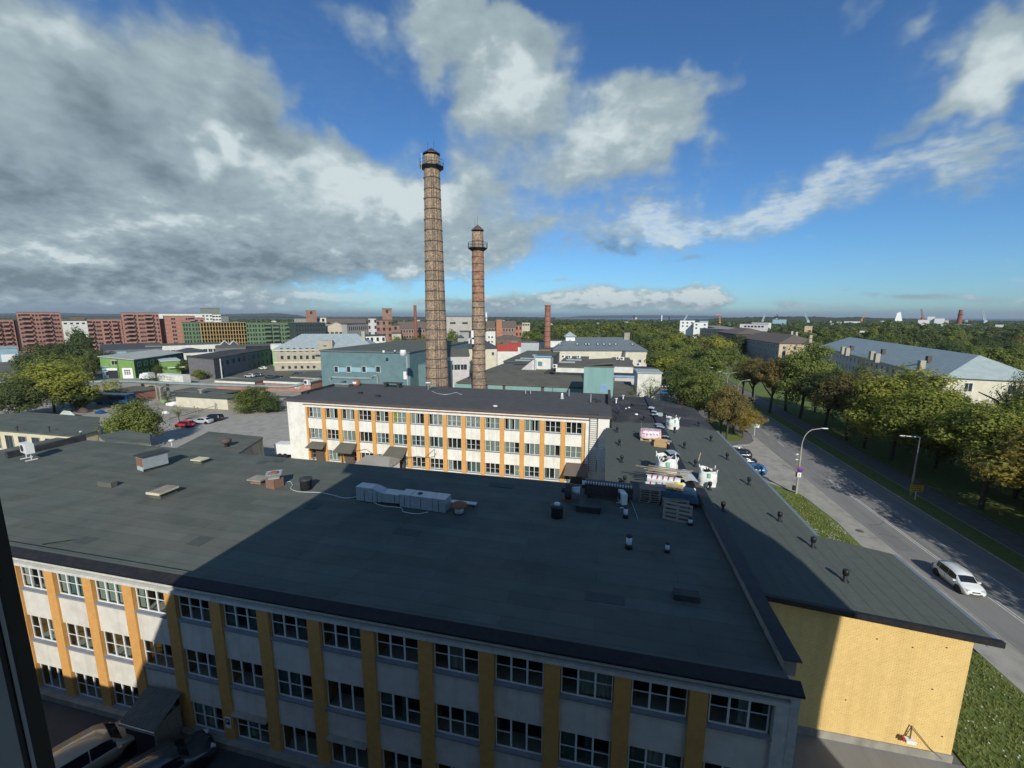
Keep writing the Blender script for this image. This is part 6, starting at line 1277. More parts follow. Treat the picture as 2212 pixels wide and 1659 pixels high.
# hip end faces the camera: windows on it
gr.wins('r',[4.5,12],[zr0-3.2,zr0-6.6],1.6,2.2)
gr.part('gutter_band',-.6,-.75,zr0-.25,gr.w+.6,-.6,zr0-.02,'palegreenroof')
def roofbox(b,px,py,dx,dy,z0,z1,m,name='chimney'): 
    P=G(px,py,(z0+z1)/2); o=MB().box(-dx/2,-dy/2,-(z1-z0)/2,dx/2,dy/2,(z1-z0)/2).build(name,M[m],b.t); o.location=b.t.matrix_world.inverted()@P if 0 else Matrix.Rotation(-b.rz,4,'Z')@(P-b.t.location); o.rotation_euler=(0,0,-b.rz)
for (x,y) in [(1821,757),(1830,760),(1883,768),(1894,773),(1990,790),(2060,775),(2070,780)]: roofbox(gr,x,y,1.2,1.2,12.2,15.0,'limestone')
for (x,y) in [(1840,752),(1908,760),(2006,776)]: roofbox(gr,x,y,1.0,1.0,13.6,15.4,'brickdark','dormer_vent')
a=G(1684,742,11.5);b_=G(1766,742,11.5)
sh2=sidehouse('hipped_house','three-storey house with brown hipped roof and orange end wall behind the chestnut',(a.x,a.y+70),(a.x,a.y),b_.x-a.x,11.5,'plastergrey','brownroof',4.5,'orangew',16)
sh2.wins('r',lin(2.5,sh2.d-2.5,4),[8.2,5],1.5,1.9); 
for (x,y) in [(1710,722),(1720,724),(1750,732)]: roofbox(sh2,x,y,1.2,1.6,13,17,'limestone')
a=G(1592,722,13.5); sh3=sidehouse('dark_corner_house','large dark-walled house with brown roof further up the boulevard',(a.x,a.y+55),(a.x,a.y+2),26,13.5,'brickdark','brownroof',4,'brickdark',14,4)
a=G(1572,712,13.5);b_=G(1618,712,13.5); t=Bld('cream_office','cream office end wall with a column of windows, half behind trees',a,b_,50,13.3,'orangew','sandroof','flat',over=.4,side='orangew'); t.wins('f',[t.w*.45],[9,5.6,2.2],1.9,2.2); t.wins('l',lin(6,44,9),[9,5.6,2.2],1.6,2.2)
a=G(1520,703,13.5); t=Bld('grey_slab','wide grey slab block left of the cream office',(a.x,a.y+5),(G(1572,712,13.5).x-.4,G(1572,712,13.5).y+.5),22,13,'charcoal','sandroof'); 
for (x0,x1,yt,D,wl,lab,n,f) in [(1470,1502,693,520,'white','white modern house above the trees',3,2),(1500,1530,697,500,'white','lower white modern house with porthole',2,2),(1512,1531,693,540,'teallight','light blue rooftop block on the white houses',0,0),(1600,1662,700,430,'pinkwhite','long pale roof-top block far up the boulevard',6,1),(1625,1668,697,560,'offwhite','white-edged roof behind the boulevard houses',0,0),(1741,1758,704,420,'orangew','small orange house front in the trees',0,0),(1862,1880,714,330,'offwhite','small white house half hidden in the right-hand wood',2,1),(1985,2010,691,950,'white','white storage tanks on the shore, left group',0,0),(2004,2020,684,1000,'white','taller white storage tank on the shore',0,0),(2020,2042,688,980,'white','white storage tanks on the shore, right group',0,0),(2035,2105,700,800,'sandroof','long sand-coloured shed below the far chimney',0,0),(2154,2172,702,700,'white','white hall in the trees at the far right',0,0),(1825,1860,694,1100,'offwhite','thin white roof line near the shore',0,0),(2120,2140,706,700,'teallight','pale blue building at the foot of the grey crane',0,0),(1670,1700,690,900,'teallight','flat blue shed beside the dark cranes',0,0),(1128,1145,697,500,'factorycream','tiny pale house beyond the wood',3,1)]:
    a,b_,h=fr(x0,x1,D,yt); t=Bld('distant_building',lab,a,b_,14,max(h,4),wl,'sandroof' if 'sand' in lab else 'offwhite' if wl=='white' else 'felt'); 
    if n: t.wins('f',lin(t.w*.2,t.w*.8,n),[h-3.5-4*i for i in range(f)],2.4,2,wl,'winglass',0)
# cranes and masts on the skyline
def crane(label,x0,y0,x1,y1,D,r0,r1,m,extra=None):
    a,b_=AD(x0,y0,D),AD(x1,y1,D); t=thing('harbour_crane',label,'crane',(a.x,a.y,0)); o=Vector((a.x,a.y,0))
    n=10; b=MB()
    for k in range(n):
        p=a+(b_-a)*(k/n); q=a+(b_-a)*((k+1)/n); ra=r0+(r1-r0)*k/n
        for s in(-1,1): b.tube(p+Vector((s*ra,0,0))-o,q+Vector((s*ra*.95,0,0))-o,ra*.28,n=4,caps=False)
        b.tube(p+Vector((-ra,0,0))-o,q+Vector((ra,0,0))-o,ra*.22,n=4,caps=False); b.tube(p+Vector((ra,0,0))-o,q+Vector((-ra,0,0))-o,ra*.22,n=4,caps=False)
    b.build('jib',M[m],t); MB().box(-r0*1.4,-r0*1.4,0,r0*1.4,r0*1.4,a.z).build('tower',M[m],t); return t
crane('dark leaning crane jib behind the brown hipped roof',1687,700,1678,679,1300,2.2,1.2,'dark')
crane('pale low crane jib pointing up right, left of the dark one',1665,696,1680,687,1300,2.4,1.4,'craneblue')
crane('tall dark-tipped crane jib leaning left above the trees',1745,692,1735,670,1300,2.6,1.2,'craneblue')
crane('thin crane jib leaning right near the centre of the right skyline',1861,690,1875,672,1400,1.8,.9,'craneorange')
crane('pale blue crane jib at the far right',2127,692,2122,668,1300,3.2,1.6,'craneblue')
crane('white leaning crane left of the grey slab block',1478,692,1485,680,1200,2.2,1.6,'craneblue')
crane('white crane jib right of the boulevard houses',1647,694,1652,680,1200,2.2,1.6,'craneblue')
crane('short dark crane over the white storage tanks',1993,686,1990,667,1000,1.6,1.2,'rust')
t=crane('orange tower crane with a horizontal jib above the grey slab block',1555,695,1555,682,900,1.3,1.1,'craneorange'); a=AD(1543,681,900);b_=AD(1559,681,900); MB().tube(a-t.location,b_-t.location,1.0,n=5).build('horizontal_jib',M['craneorange'],t)
for (x,y0,y1,lab) in [(1429,691,681,'thin white mast on the sea horizon'),(1369,693,681,'grey mast beyond the wood'),(1445,693,683,'rusty lattice mast on the shore')]:
    a,b_=AD(x,y0,1500),AD(x,y1,1500); t=thing('mast',lab,'mast',(a.x,a.y,0)); MB().tube((0,0,0),(0,0,b_.z),2.0,n=8).build('pole',M['white'] if 'white' in lab else M['dark'],t)
a=AD(1536+405,688,1800); t=thing('sailing_ship','white sailing ship with tall sails beyond the trees','ship',(a.x,a.y,0)); b=MB(); b.add([(-6,0,6),(-14,0,8),(-8,0,44),(4,0,50),(4,0,8),(16,0,8)],[(0,1,2),(0,2,3,4),(3,5,4)]); b.add([(-6,2,6),(-14,2,8),(-8,2,44),(4,2,50),(4,2,8),(16,2,8)],[(2,1,0),(4,3,2,0),(4,5,3)]); b.build('sail',M['white'],t); MB().add([(-18,-4,0),(22,-4,0),(22,4,0),(-18,4,0),(-22,-4,6),(26,-4,6),(26,4,6),(-22,4,6)],[(0,1,5,4),(1,2,6,5),(2,3,7,6),(3,0,4,7),(4,5,6,7)]).build('hull',M['white'],t)
a=AD(1429-60+2,686,4000); t=thing('cargo_ship','small pale cargo ship far out at sea','ship',(a.x,a.y,-2)); MB().box(-24,-5,0,24,5,7).build('hull',M['craneblue'],t); MB().box(8,-4,7,18,4,20).build('bridge',M['white'],t)
# ================================================================ cars
def car_proto(kind='hatch',L_=4.4,W=1.78,Hh=1.5):
    """body lofted from cross sections; x forward. returns root thing"""
    t=thing('car','x','car'); hl=L_/2
    if kind=='hatch': st=[(-hl,.42,.72,.80,.80,.60),(-hl+.10,.26,.88,.98,1.05,.66),(-hl+.45,.20,.96,.97,Hh-.14,.70),(-hl+.95,.19,1.0,.95,Hh-.03,.74),(-.35,.18,1.0,.93,Hh,.76),(.30,.18,1.0,.92,Hh-.03,.76),(.72,.18,1.0,.92,Hh-.15,.72),(1.30,.18,1.0,.94,.98,.80),(1.60,.19,.99,.90,.92,.78),(hl-.28,.22,.95,.78,.80,.72),(hl-.06,.28,.86,.66,.67,.66),(hl,.36,.74,.58,.58,.58)]
    elif kind=='suv': st=[(-hl,.45,.78,.9,.9,.68),(-hl+.08,.3,.92,1.1,1.25,.72),(-hl+.35,.26,.98,1.08,Hh-.10,.76),(-hl+.9,.25,1.0,1.06,Hh-.0,.80),(-.35,.25,1.0,1.04,Hh,.80),(.35,.25,1.0,1.03,Hh-.03,.80),(.70,.25,1.0,1.03,Hh-.15,.76),(1.15,.25,1.0,1.04,1.08,.84),(1.60,.26,.99,1.0,1.02,.82),(hl-.25,.28,.96,.9,.92,.76),(hl-.05,.34,.88,.74,.75,.70),(hl,.42,.78,.62,.62,.62)]
    else: st=[(-hl,.42,.74,.82,.82,.66),(-hl+.08,.28,.88,.98,1.0,.72),(-hl+.6,.20,.97,.96,1.0,.78),(-hl+1.15,.19,1.0,.95,Hh-.12,.70),(-.4,.18,1.0,.93,Hh,.74),(.25,.18,1.0,.92,Hh-.03,.74),(.60,.18,1.0,.92,Hh-.16,.70),(1.10,.18,1.0,.94,.96,.80),(1.60,.19,.99,.90,.91,.78),(hl-.28,.22,.95,.78,.80,.72),(hl-.06,.28,.86,.66,.67,.66),(hl,.36,.74,.58,.58,.58)]
    hw=W/2; ring=[]; 
    def sec(s):
        x,zb,wm,zs,zt,wt=s; wm*=hw; wt*=hw; pts=[(x,0,zb),(x,wm*.90,zb),(x,wm,zb+(zs-zb)*.45),(x,wm*.985,zs-.03),(x,wm*.95,zs)]
        if zt-zs<.08: pts+=[(x,wm*.93,zs+(zt-zs)*.5+.005),(x,wt*.95,zt+.01),(x,0,zt+.03)]
        else: pts+=[(x,wm*.93*.5+wt*.5,zs+(zt-zs)*.55),(x,wt,zt-.03),(x,0,zt+.025)]
        return pts
    S=[sec(s) for s in st]; n=len(S[0]); b=MB(); vs=[]
    for P in S: vs+=P+[(x,-y,z) for x,y,z in P[1:-1]][::-1]
    m=n+n-2; fs=[]
    for j in range(len(S)-1):
        for i in range(m): fs.append((j*m+i,j*m+(i+1)%m,(j+1)*m+(i+1)%m,(j+1)*m+i))
    fs.append(tuple(range(m))[::-1]); fs.append(tuple((len(S)-1)*m+i for i in range(m)))
    b.add(vs,fs,0,True); body=b.build('body',M['paint0'],t)
    bm=bmesh.new(); bm.from_mesh(body.data); bmesh.ops.recalc_face_normals(bm,faces=bm.faces[:]); bm.to_mesh(body.data); bm.free()
    # wheel wells: dark arches, wheels
    xa,xb=-hl+.82,hl-.85; R_=.33 if kind!='suv' else .37
    for x in(xa,xb):
        for s in(-1,1):
            w=MB().tube((0,-.11,0),(0,.11,0),R_,n=18).build('wheel',M['tyre'],t,loc=(x,s*(hw-.12),R_)); MB().tube((0,s*.10,0),(0,s*.125,0),R_*.62,n=10).build('rim',M['rim'],w)
            MB().tube((x,s*(hw-.25),R_+.02),(x,s*(hw+.012),R_+.02),R_+.075,n=20).build('wheel_arch',M['blackp'],t)
    # glazing following the loft: side windows, windscreen, rear window
    def L3(p,q,k): return tuple(p[i]+(q[i]-p[i])*k for i in range(3))
    def off(p,d): return (p[0]+d[0],p[1]+d[1],p[2]+d[2])
    c0=3; seg=[(2,3,.25,1),(3,4,0,1),(4,5,0,1),(5,6,0,1),(6,7,0,.5)]
    for s in(-1,1):
        groups=[[(2,.35),(3,0),(3,.9)],[(4,-.0),(5,-.5+.0)]]
        def P(stn,k,row):  # interpolated station
            j=int(stn); f=stn-j; a=S[j][row]; c=S[min(j+1,len(S)-1)][row]; q=L3(a,c,f); return (q[0],q[1]*s,q[2])
        def pane(s0,s1,name='side_window'):
            N_=6; vs=[];
            for i in range(N_+1):
                st_=s0+(s1-s0)*i/N_; lo=P(st_,0,4); mid=P(st_,0,5); hi=L3(mid,P(st_,0,6),.82); lo=L3(lo,mid,.10); o=(0,s*.014,.004)
                vs+=[off(lo,o),off(mid,o),off(hi,o)]
            fs=[]
            for i in range(N_): fs+=[(3*i,3*i+3,3*i+4,3*i+1),(3*i+1,3*i+4,3*i+5,3*i+2)]
            MB().add(vs,fs if s<0 else [f[::-1] for f in fs]).build(name,M['carglass'],t)
        r0=2.35 if kind!='sedan' else 3.05
        pane(r0,3.0 if kind!='sedan' else 3.3); pane(3.06 if kind!='sedan' else 3.36,4.35); pane(4.42,6.35)
        # mirror, handles, lights
        mr=MB().obox(Vector((.95,s*(hw+.08),.99)),(.16,.2,.13)).build('mirror',M['paint0'],t)
        MB().obox(Vector((hl-.20,s*hw*.66,.71 if kind!='suv' else .82)),(.34,.30,.13),s*-.35,0,('Y',.25)).build('headlight',M['lamp_w'],t)
        MB().obox(Vector((-hl+.12,s*hw*.80,.86 if kind!='suv' else 1.0)),(.16,.2,.2),s*.3).build('tail_light',M['lamp_r'],t)
        for x in(-.15,-1.1): MB().obox(Vector((x,s*(hw*.99),.84)),(.16,.03,.03)).build('door_handle',M['paint0'],t)
        for x in(.85,-.28,-1.25):
            MB().obox(Vector((x,s*(hw*.998),.60)),(.012,.012,.52)).build('door_gap',M['blackp'],t)
    fr0,fr1=6.05,6.92; vs=[]
    for st_ in (fr0,(fr0+fr1)/2,fr1):
        j=int(st_); f=st_-j
        e_=L3(S[j][6],S[j+1][6],f); m_=L3(S[j][7],S[j+1][7],f)
        for k in range(-3,4):
            a=abs(k)/3; q=L3(m_,e_,a*.93); vs.append((q[0]+.012,q[1]*(1 if k>0 else -1),q[2]+.014))
    fs=[(r*7+i,r*7+i+1,(r+1)*7+i+1,(r+1)*7+i) for r in range(2) for i in range(6)]
    MB().add(vs,fs).build('windscreen',M['carglass'],t)
    ra,rb=(1.15,1.9) if kind!='sedan' else (2.1,2.9); vs=[]
    for st_ in (ra,rb):
        j=int(st_); f=st_-j; e_=L3(S[j][6],S[j+1][6],f); m_=L3(S[j][7],S[j+1][7],f)
        for k in range(-3,4):
            a=abs(k)/3; q=L3(m_,e_,a*.9); vs.append((q[0]-.016,q[1]*(1 if k>0 else -1),q[2]+.01))
    MB().add(vs,[(i+1,i,7+i,7+i+1) for i in range(6)]).build('rear_window',M['carglass'],t)
    MB().obox(Vector((hl-.01,0,.60 if kind!='suv' else .7)),(.06,.62,.09)).build('grille',M['blackp'],t)
    MB().obox(Vector((hl-.0,0,.40)),(.05,1.0,.10)).build('lower_grille',M['dark'],t)
    MB().obox(Vector((hl+.02,0,.47)),(.02,.5,.10)).build('number_plate',M['white'],t)
    MB().obox(Vector((-hl-.01,0,.75)),(.02,.5,.10)).build('number_plate',M['white'],t)
    MB().box(-hl+.25,-hw*.82,.14,hl-.3,hw*.82,.3).build('underbody',M['blackp'],t)
    return t
M['paint0']=mat('car_paint_white',(.72,.74,.73),(.70,.72,.71),.25,1,coat=.8,spec=.5)
PC={}
for nm,c in dict(red=(.50,.02,.03),silver=(.45,.48,.50),black=(.012,.016,.018),blue=(.02,.15,.38),grey=(.10,.11,.12),beige=(.36,.30,.21),darkgrey=(.05,.055,.06),yellow=(.7,.5,.05),white=(.72,.74,.73)).items(): PC[nm]=mat('car_paint_'+nm,c,tuple(x*.95 for x in c),.25,1,coat=.8,spec=.5)
proto={k:car_proto(k,*d) for k,d in dict(hatch=(4.4,1.86,1.62),suv=(4.55,1.88,1.74),sedan=(4.5,1.82,1.5)).items()}
ptree={k:tree_of(v) for k,v in proto.items()}
used=set()
def car(kind,loc,head,color,label,name='parked_car',sc=1.0,group=None):
    """head: heading angle of the nose, degrees from +X"""
    o=dup(proto[kind],ptree[kind],loc,R(head),label,sc,group,swap={M['paint0']:PC[color]} if color!='white' else None); o.name=name; o['category']='car'; return o
car('hatch',(34.72,46.15,.01),-91,'white','white hatchback driving along the road towards us, nearest lane','moving_car',1.0)
def gz(x,y): return G(x,y,0.02)
p=gz(1636,1026); car('hatch',p+Vector((-.7,.9,0)),176,'blue','bright blue hatchback parked beside the wing, nearest of its row',group='cars parked beside the wing')
p=gz(1618,1008); car('sedan',p+Vector((-.8,1.2,0)),178,'black','black car parked between the blue hatchback and the silver cars',group='cars parked beside the wing')
p=gz(1606,996); car('suv',p+Vector((-.6,1.6,0)),178,'black','black car with a white roof rim next to the farthest silver car',group='cars parked beside the wing')
p=gz(1601,986); car('sedan',p+Vector((-.6,2.0,0)),178,'silver','silver car farthest in the row beside the wing',group='cars parked beside the wing')
P=G(400,922,.02); car('hatch',P,184,'red','bright red hatchback, nearest of three parked in the yard',group='cars in the car park'); car('sedan',G(431,916,.02)+Vector((.2,.8,0)),188,'silver','silver saloon between the red hatchback and the black car',group='cars in the car park'); car('suv',G(456,910,.02)+Vector((-.2,.8,0)),190,'black','black people carrier at the right end of the three yard cars',group='cars in the car park')
q=G(190,1612,1.5); car('suv',(q.x,q.y,.01),68,'beige','beige car roof in the shaded front yard at the lower left',sc=1.15)
q=G(345,1640,1.5); car('suv',(q.x,q.y,.01),62,'darkgrey','dark car parked in deep shade beside the entrance porch',sc=1.05)
q=G(672,893,.02); car('sedan',q,170,'darkgrey','dark car half hidden behind the left corner of the white block')
for (x,y,c,k,lab) in [(642,812,'darkgrey','suv','dark grey car parked in front of the cream house, left one'),(661,812,'black','sedan','dark car parked in front of the cream house, right one'),(557,813,'grey','hatch','grey car at the foot of the grey office, right end'),(585,817,'darkgrey','sedan','dark car in the row left of the cream garage'),(600,819,'black','hatch','black car in the row left of the cream garage'),(540,815,'silver','hatch','silver car at the foot of the grey office'),(15,832,'silver','sedan','silver car at the far left edge'),(20,826,'black','suv','black car behind the silver one at the far left edge'),(80,830,'white','hatch','white car between the trees on the left, left one'),(88,834,'silver','suv','pale car between the trees on the left, right one'),(148,827,'beige','hatch','cream car behind the yellowish tree'),(255,815,'grey','hatch','grey car in front of the green workshop'),(568,798,'white','hatch','white car parked near the green-fronted shop'),(325,842,'yellow','hatch','small yellow car behind the pipeline'),(1465,828,'yellow','hatch','yellow car between the trees right of the white wall'),(1410,845,'white','hatch','white car glimpsed behind the low trees'),(1443,838,'white','sedan','white car among the trees by the side yard'),(1436,852,'blue','hatch','blue car half behind the flowering tree')]:
    car(k,gz(x,y),random.choice([10,172,185,95]),c,lab)
for p in proto.values():
    for o in list(p.children_recursive)+[p]: bpy.data.objects.remove(o)
def van(label,loc,rz,l,w,h,m,cab=True):
    t=thing('truck',label,'truck',loc,rz); MB().box(0,-w/2,.7,l,w/2,h).build('cargo_box',M[m],t)
    if cab: MB().add([(l+.1,-w/2,.5),(l+2.1,-w/2,.5),(l+2.1,w/2,.5),(l+.1,w/2,.5),(l+.1,-w/2,h*.85),(l+1.5,-w/2,h*.85),(l+1.5,w/2,h*.85),(l+.1,w/2,h*.85),(l+2.1,-w/2,1.4),(l+2.1,w/2,1.4)],[(0,1,8,5,4),(1,2,9,8),(2,3,7,6,9),(4,5,6,7),(5,8,9,6),(0,4,7,3)]).build('cab',M[m],t); MB().obox(Vector((l+1.83,0,2.0)),(.05,w*.85,.9),0,0,('Y',-.45)).build('windscreen',M['carglass'],t)
    for x in(1.0,2.0,l+1.1):
        for s in(-1,1): MB().tube((x,s*(w/2-.15),.45),(x,s*(w/2+.02),.45),.45,n=14).build('wheel',M['tyre'],t)
    return t
q=G(608,990,0); van('white van roof showing at the left corner of the white block',Vector((q.x-1.5,q.y+1,0)),R(8),4.6,2.0,2.6,'white')
q=G(350,826,0); van('long white trailer behind the pipeline and bare tree',q,R(-8),15,2.6,3.6,'offwhite',False); q=G(308,820,0); van('white truck cab facing left in front of the green workshop',Vector((q.x+5,q.y,0)),R(178),3,2.4,3.0,'white')
q=G(215,872,0); t=van('long dark blue coach half hidden by the round tree',q,R(8),10.5,2.6,3.1,'blueb' if 'blueb' in M else mc('blueb',(.015,.07,.17),.3) and 'blueb',False); MB().box(.5,-1.33,1.7,10,-1.301,2.7).build('window_band',M['carglass'],t)
q=G(130,895,0); t=thing('upturned_boat','pale upturned boat hull in the yard beyond the cream shed','boat',G(125,898,0),R(-12)); MB().add([(0,0,0),(7,-.6,0),(7.6,1.2,0),(0,1.6,0),(1.5,.7,1.4),(6.6,.3,1.8)],[(0,1,5,4),(1,2,5),(2,3,4,5),(3,0,4)]).build('hull',mat('pale_green_hull',(.5,.58,.5),None,.5),t)
# ---- heating pipeline on concrete trestles
pl=thing('heating_pipeline','thick grey insulated pipeline crossing the yard on trestles','pipeline',(0,0,0))
pp=[(-40,828,4.6),(280,824,4.8),(395,829,4.8),(520,834,4.8),(620,836,4.8),(640,833,5.2),(668,824,6.5),(692,818,7.5)]
PP=[G(x,y,z) for x,y,z in pp]
MB().path(PP,.42,12).build('pipe',M['pipe'],pl); MB().path([p+Vector((0,1.0,0)) for p in PP[:5]],.3,10).build('pipe',M['pipe'],pl)
MB().tube(G(640,836,4.0),G(645,836,4.0)+Vector((0,-.2,0)),.7,n=14).build('elbow_ring',M['white'],pl)
for x,y in [(311,851),(342,863),(350,866),(438,873),(365,858)]:
    b_=G(x,y,0); t=thing('trestle',{311:'slim concrete pipeline post, leftmost',342:'broad concrete pipeline post left of the tree',350:'second of the paired broad pipeline posts',438:'tall white-capped pipeline post by the yellow stand',365:'short concrete post behind the paired ones'}[x],'pipeline support',b_); hgt=4.2
    MB().box(-.3,-.3,0,.3,.3,hgt).build('post',M['concrete'],t); MB().box(-.9,-.35,hgt,.9,1.4,hgt+.35).build('crosshead',M['concrete'],t)
# ---- yard bits
t=thing('fence','thin post-and-rail fence at the edge of the car park','fence',(0,0,0))
for (x,y,h) in [(362,893,.9),(421,893,1.6),(428,892,1.2),(466,885,1.5),(476,877,1.3),(499,867,1.1)]: p=G(x,y,0); MB().tube(p,p+Vector((0,0,h*1.3)),.12,n=6).build('post',M['concrete'],t)
MB().path([G(366,905,.5),G(421,890,.7),G(476,873,.9),G(500,863,1.0)],.06,5).build('rail',M['dark'],t)
t=thing('yellow_stand','small yellow metal stand by the garage wall','stand',G(446,878,0)); 
for z in(.3,.8,1.3): MB().box(-.5,-.1,z,.5,.1,z+.12).build('rail',M['curtain_y'],t)
MB().box(-.5,-.1,0,-.4,.1,1.7).build('post',M['curtain_y'],t); MB().box(.4,-.1,0,.5,.1,1.7).build('post',M['curtain_y'],t)
for k,(x,y,s,m,lab) in enumerate([(374,876,1.5,'offwhite','white tarpaulin-covered boat lying in the yard'),(388,874,1.3,'card','rusty tan barrel-like lump beside the covered boat'),(405,872,1.3,'white','heap of white sacks in the yard'),(358,893,.8,'white','small white upright board in the yard'),(356,869,1.2,'greenwall','green skip beside the pipeline posts'),(145,888,1.0,'white','white box beside the upturned boat'),(180,890,1.6,'brickdark','brown scrap heap beside the upturned boat'),(218,893,1.1,'blueb','dark blue container by the round tree')]):
    lump(x,y,0,s,lab,m,'yard_heap',(1.3,.8,.7),k,'heap')
sheet('grass_patch',[G(525,889),G(590,882),G(596,872),G(510,878),G(505,884)],.03,M['grass'])
# ---- lamps and signs
def lamp(label,base,h,arm,arms=1,ang=0,m='kerb',headm='white',straight=False,boxarm=False):
    t=thing('street_lamp',label,'street lamp',base,ang)
    MB().tube((0,0,0),(0,0,h*.72),.16,.11,n=10).build('pole',M[m],t)
    for k in range(arms):
        s=1 if k==0 else -1
        pts=[(0,0,h*.70)]+[(s*arm*.62*(1-math.cos(i*math.pi/12)),0,h*.72+h*.26*math.sin(i*math.pi/12)) for i in range(7)]+[(s*arm,0,h*1.0)] if not straight else [(0,0,h*.7),(0,0,h*.99),(s*arm,0,h*1.0)]
        MB().path(pts,.065,7).build('arm',M[m] if not straight else M['white'],t)
        b=MB(); b.lathe([(0,-.42),(.11,-.4),(.17,0),(.13,.4),(0,.45)],10); me=b.mesh('lamp_head',M[headm]); o=link('lamp_head',me,t,(s*(arm+.35),0,h*1.0)); o.rotation_euler=(0,R(90),0); o.scale=(.55,1,1)
    return t
L1=lamp('concrete street lamp with curved arm and blue sign on the grass corner',(28.45,66.4,.05),10.2,2.3)
MB().lathe([(0,.02),(.42,.02),(.42,-.02),(0,-.02)],24).build('no_stopping_sign',M['red'],L1,loc=(.1,-.22,3.9)); o=bpy.data.objects['no_stopping_sign']; o.rotation_euler=(R(90),0,0); o['label']='round blue sign with red rim'
MB().lathe([(0,.03),(.34,.03),(.34,.021),(0,.021)],24).build('sign_face',M['purple'],o)
MB().box(-.2,-.25,2.7,.28,-.2,3.4).build('sub_plate',M['white'],L1); MB().box(-.02,-.262,2.82,.05,-.252,3.25).build('arrow_mark',M['blackp'],L1)
MB().box(-.55,-.15,.55,-.22,.15,1.25).build('litter_bin',M['blackp'],L1); MB().box(-.42,-.2,2.75,-.25,-.16,3.5).build('sign_back',M['blackp'],L1)
for z in(5.2,6.0): MB().lathe([(0,0),(.16,.04),(.2,.14),(0,.22)],12).build('camera_dome',M['white'],L1,loc=(-.45,0,z)); MB().tube((-.4,0,z+.1),(0,0,z+.1),.03).build('bracket',M['kerb'],L1)
lamp('concrete street lamp with a straight white arm on the verge beside the yellow sign',(44.9,69.8,.08),8.9,1.75,1,R(180),'concrete',straight=True)
lamp('street lamp with a long curved arm at the corner of the side street',(37.2-1.2,124,.0),9.0,2.2)
for (x,y,h,lab,ar,an) in [(1567,870,9.5,'double-armed street lamp where the far boulevard enters the trees',2,0),(1549,858,8,'thin street lamp left of the double-armed one',1,0),(1737,845,8.5,'street lamp between the footpath trees, white head showing',1,180),(1709,877,9,'street lamp in front of the chestnut tree',1,180),(1517,850,9,'slim street lamp among the trees left of the road',1,0)]:
    lamp(lab,G(x,y,0),h,2.0,ar,R(an))
t=thing('road_sign','yellow road sign with three text lines on a short post, standing on the verge','sign',(44.4,68.1,.08),R(4)); MB().tube((0,0,0),(0,0,1.3),.06).build('post',M['galv_l'],t)
s_=MB().box(-.85,-.04,1.2,.85,.0,2.2).build('sign_panel',M['signyellow'],t)
for k in range(3): MB().box(-.72,-.052,1.36+k*.28,.72,-.041,1.44+k*.28).build('text_line',M['brickdark'],s_)
t=thing('guide_sign','small white box sign on a post at the side-street corner','sign',G(1629,941,0)); MB().tube((0,0,0),(0,0,1.9),.08).build('post',M['galv_l'],t); MB().box(-.8,-.25,1.9,.8,.25,2.6).build('sign_box',M['white'],t)
for k,(x,y) in enumerate([(1823,975),(1690,876),(1852,846)]):
    pass
# ================================================================ trees
LM={'green':leafmat('leaf_green',(0.070,0.106,0.034),(0.138,0.186,0.051),(0.227,0.264,0.066),.46),'dark':leafmat('leaf_dark',(0.046,0.072,0.034),(0.085,0.120,0.046),(0.133,0.168,0.059),.46),
 'yellow':leafmat('leaf_yellowgreen',(0.096,0.133,0.030),(0.205,0.246,0.048),(0.347,0.347,0.066),.46),'brown':leafmat('leaf_brown',(0.090,0.088,0.038),(0.168,0.150,0.054),(0.264,0.210,0.072),.46),'autumn':leafmat('leaf_autumn',(0.102,0.110,0.032),(0.253,0.227,0.048),(0.408,0.299,0.059),.46),'birch':leafmat('leaf_birch',(0.090,0.114,0.051),(0.150,0.174,0.072),(0.227,0.234,0.096),.46)}
def crown_mesh(name,seed,n_cl,n_leaf,leaf,shape='round',hang=0.0):
    """unit crown: radius 1, height 2 around the origin; leaf-sized quads in clumps with gaps"""
    rnd=random.Random(seed); vs=[];fs=[]
    cl=[]
    while len(cl)<n_cl:
        p=Vector((rnd.uniform(-1,1),rnd.uniform(-1,1),rnd.uniform(-1,1)))
        if p.length>1 or p.length<.35: continue
        w=1.0
        if shape=='round': w=1-.35*max(0,p.z)**2; 
        if shape=='oval': w=1-.5*abs(p.z)
        if shape=='spread': w=1-.5*max(0,p.z)
        k=.78+.42*mnoise.noise(p.normalized()*1.9+Vector((seed*3.1,0,0)))*1.3
        q=Vector((p.x*w*k,p.y*w*k,p.z*(.9 if shape!='spread' else .75)*k)); cl.append((q,rnd.uniform(.13,.27)))
    per=n_leaf//n_cl
    for c,r in cl:
        for _ in range(per):
            d=Vector((rnd.gauss(0,1),rnd.gauss(0,1),rnd.gauss(0,.75))); d=d.normalized()*r*rnd.uniform(.45,1)**.6; p=c+d
            p.z-=hang*rnd.random()**2*.5
            nrm=(d.normalized()*.8+p.normalized()*.5+Vector((0,0,.5))+Vector((rnd.gauss(0,.4),rnd.gauss(0,.4),rnd.gauss(0,.4)))).normalized(); u=nrm.orthogonal().normalized(); a=rnd.uniform(0,6.28)
            u=(Matrix.Rotation(a,3,nrm)@u); v=nrm.cross(u); s=leaf*rnd.uniform(.6,1.35); o=len(vs)
            vs+=[p-u*s,p-v*s*.55+nrm*s*.15,p+u*s,p+v*s*.55+nrm*s*.15]; fs.append((o,o+1,o+2,o+3))
    me=bpy.data.meshes.new(name); me.from_pydata([tuple(v) for v in vs],[],fs); me.materials.append(LM['green']); me.update(); return me
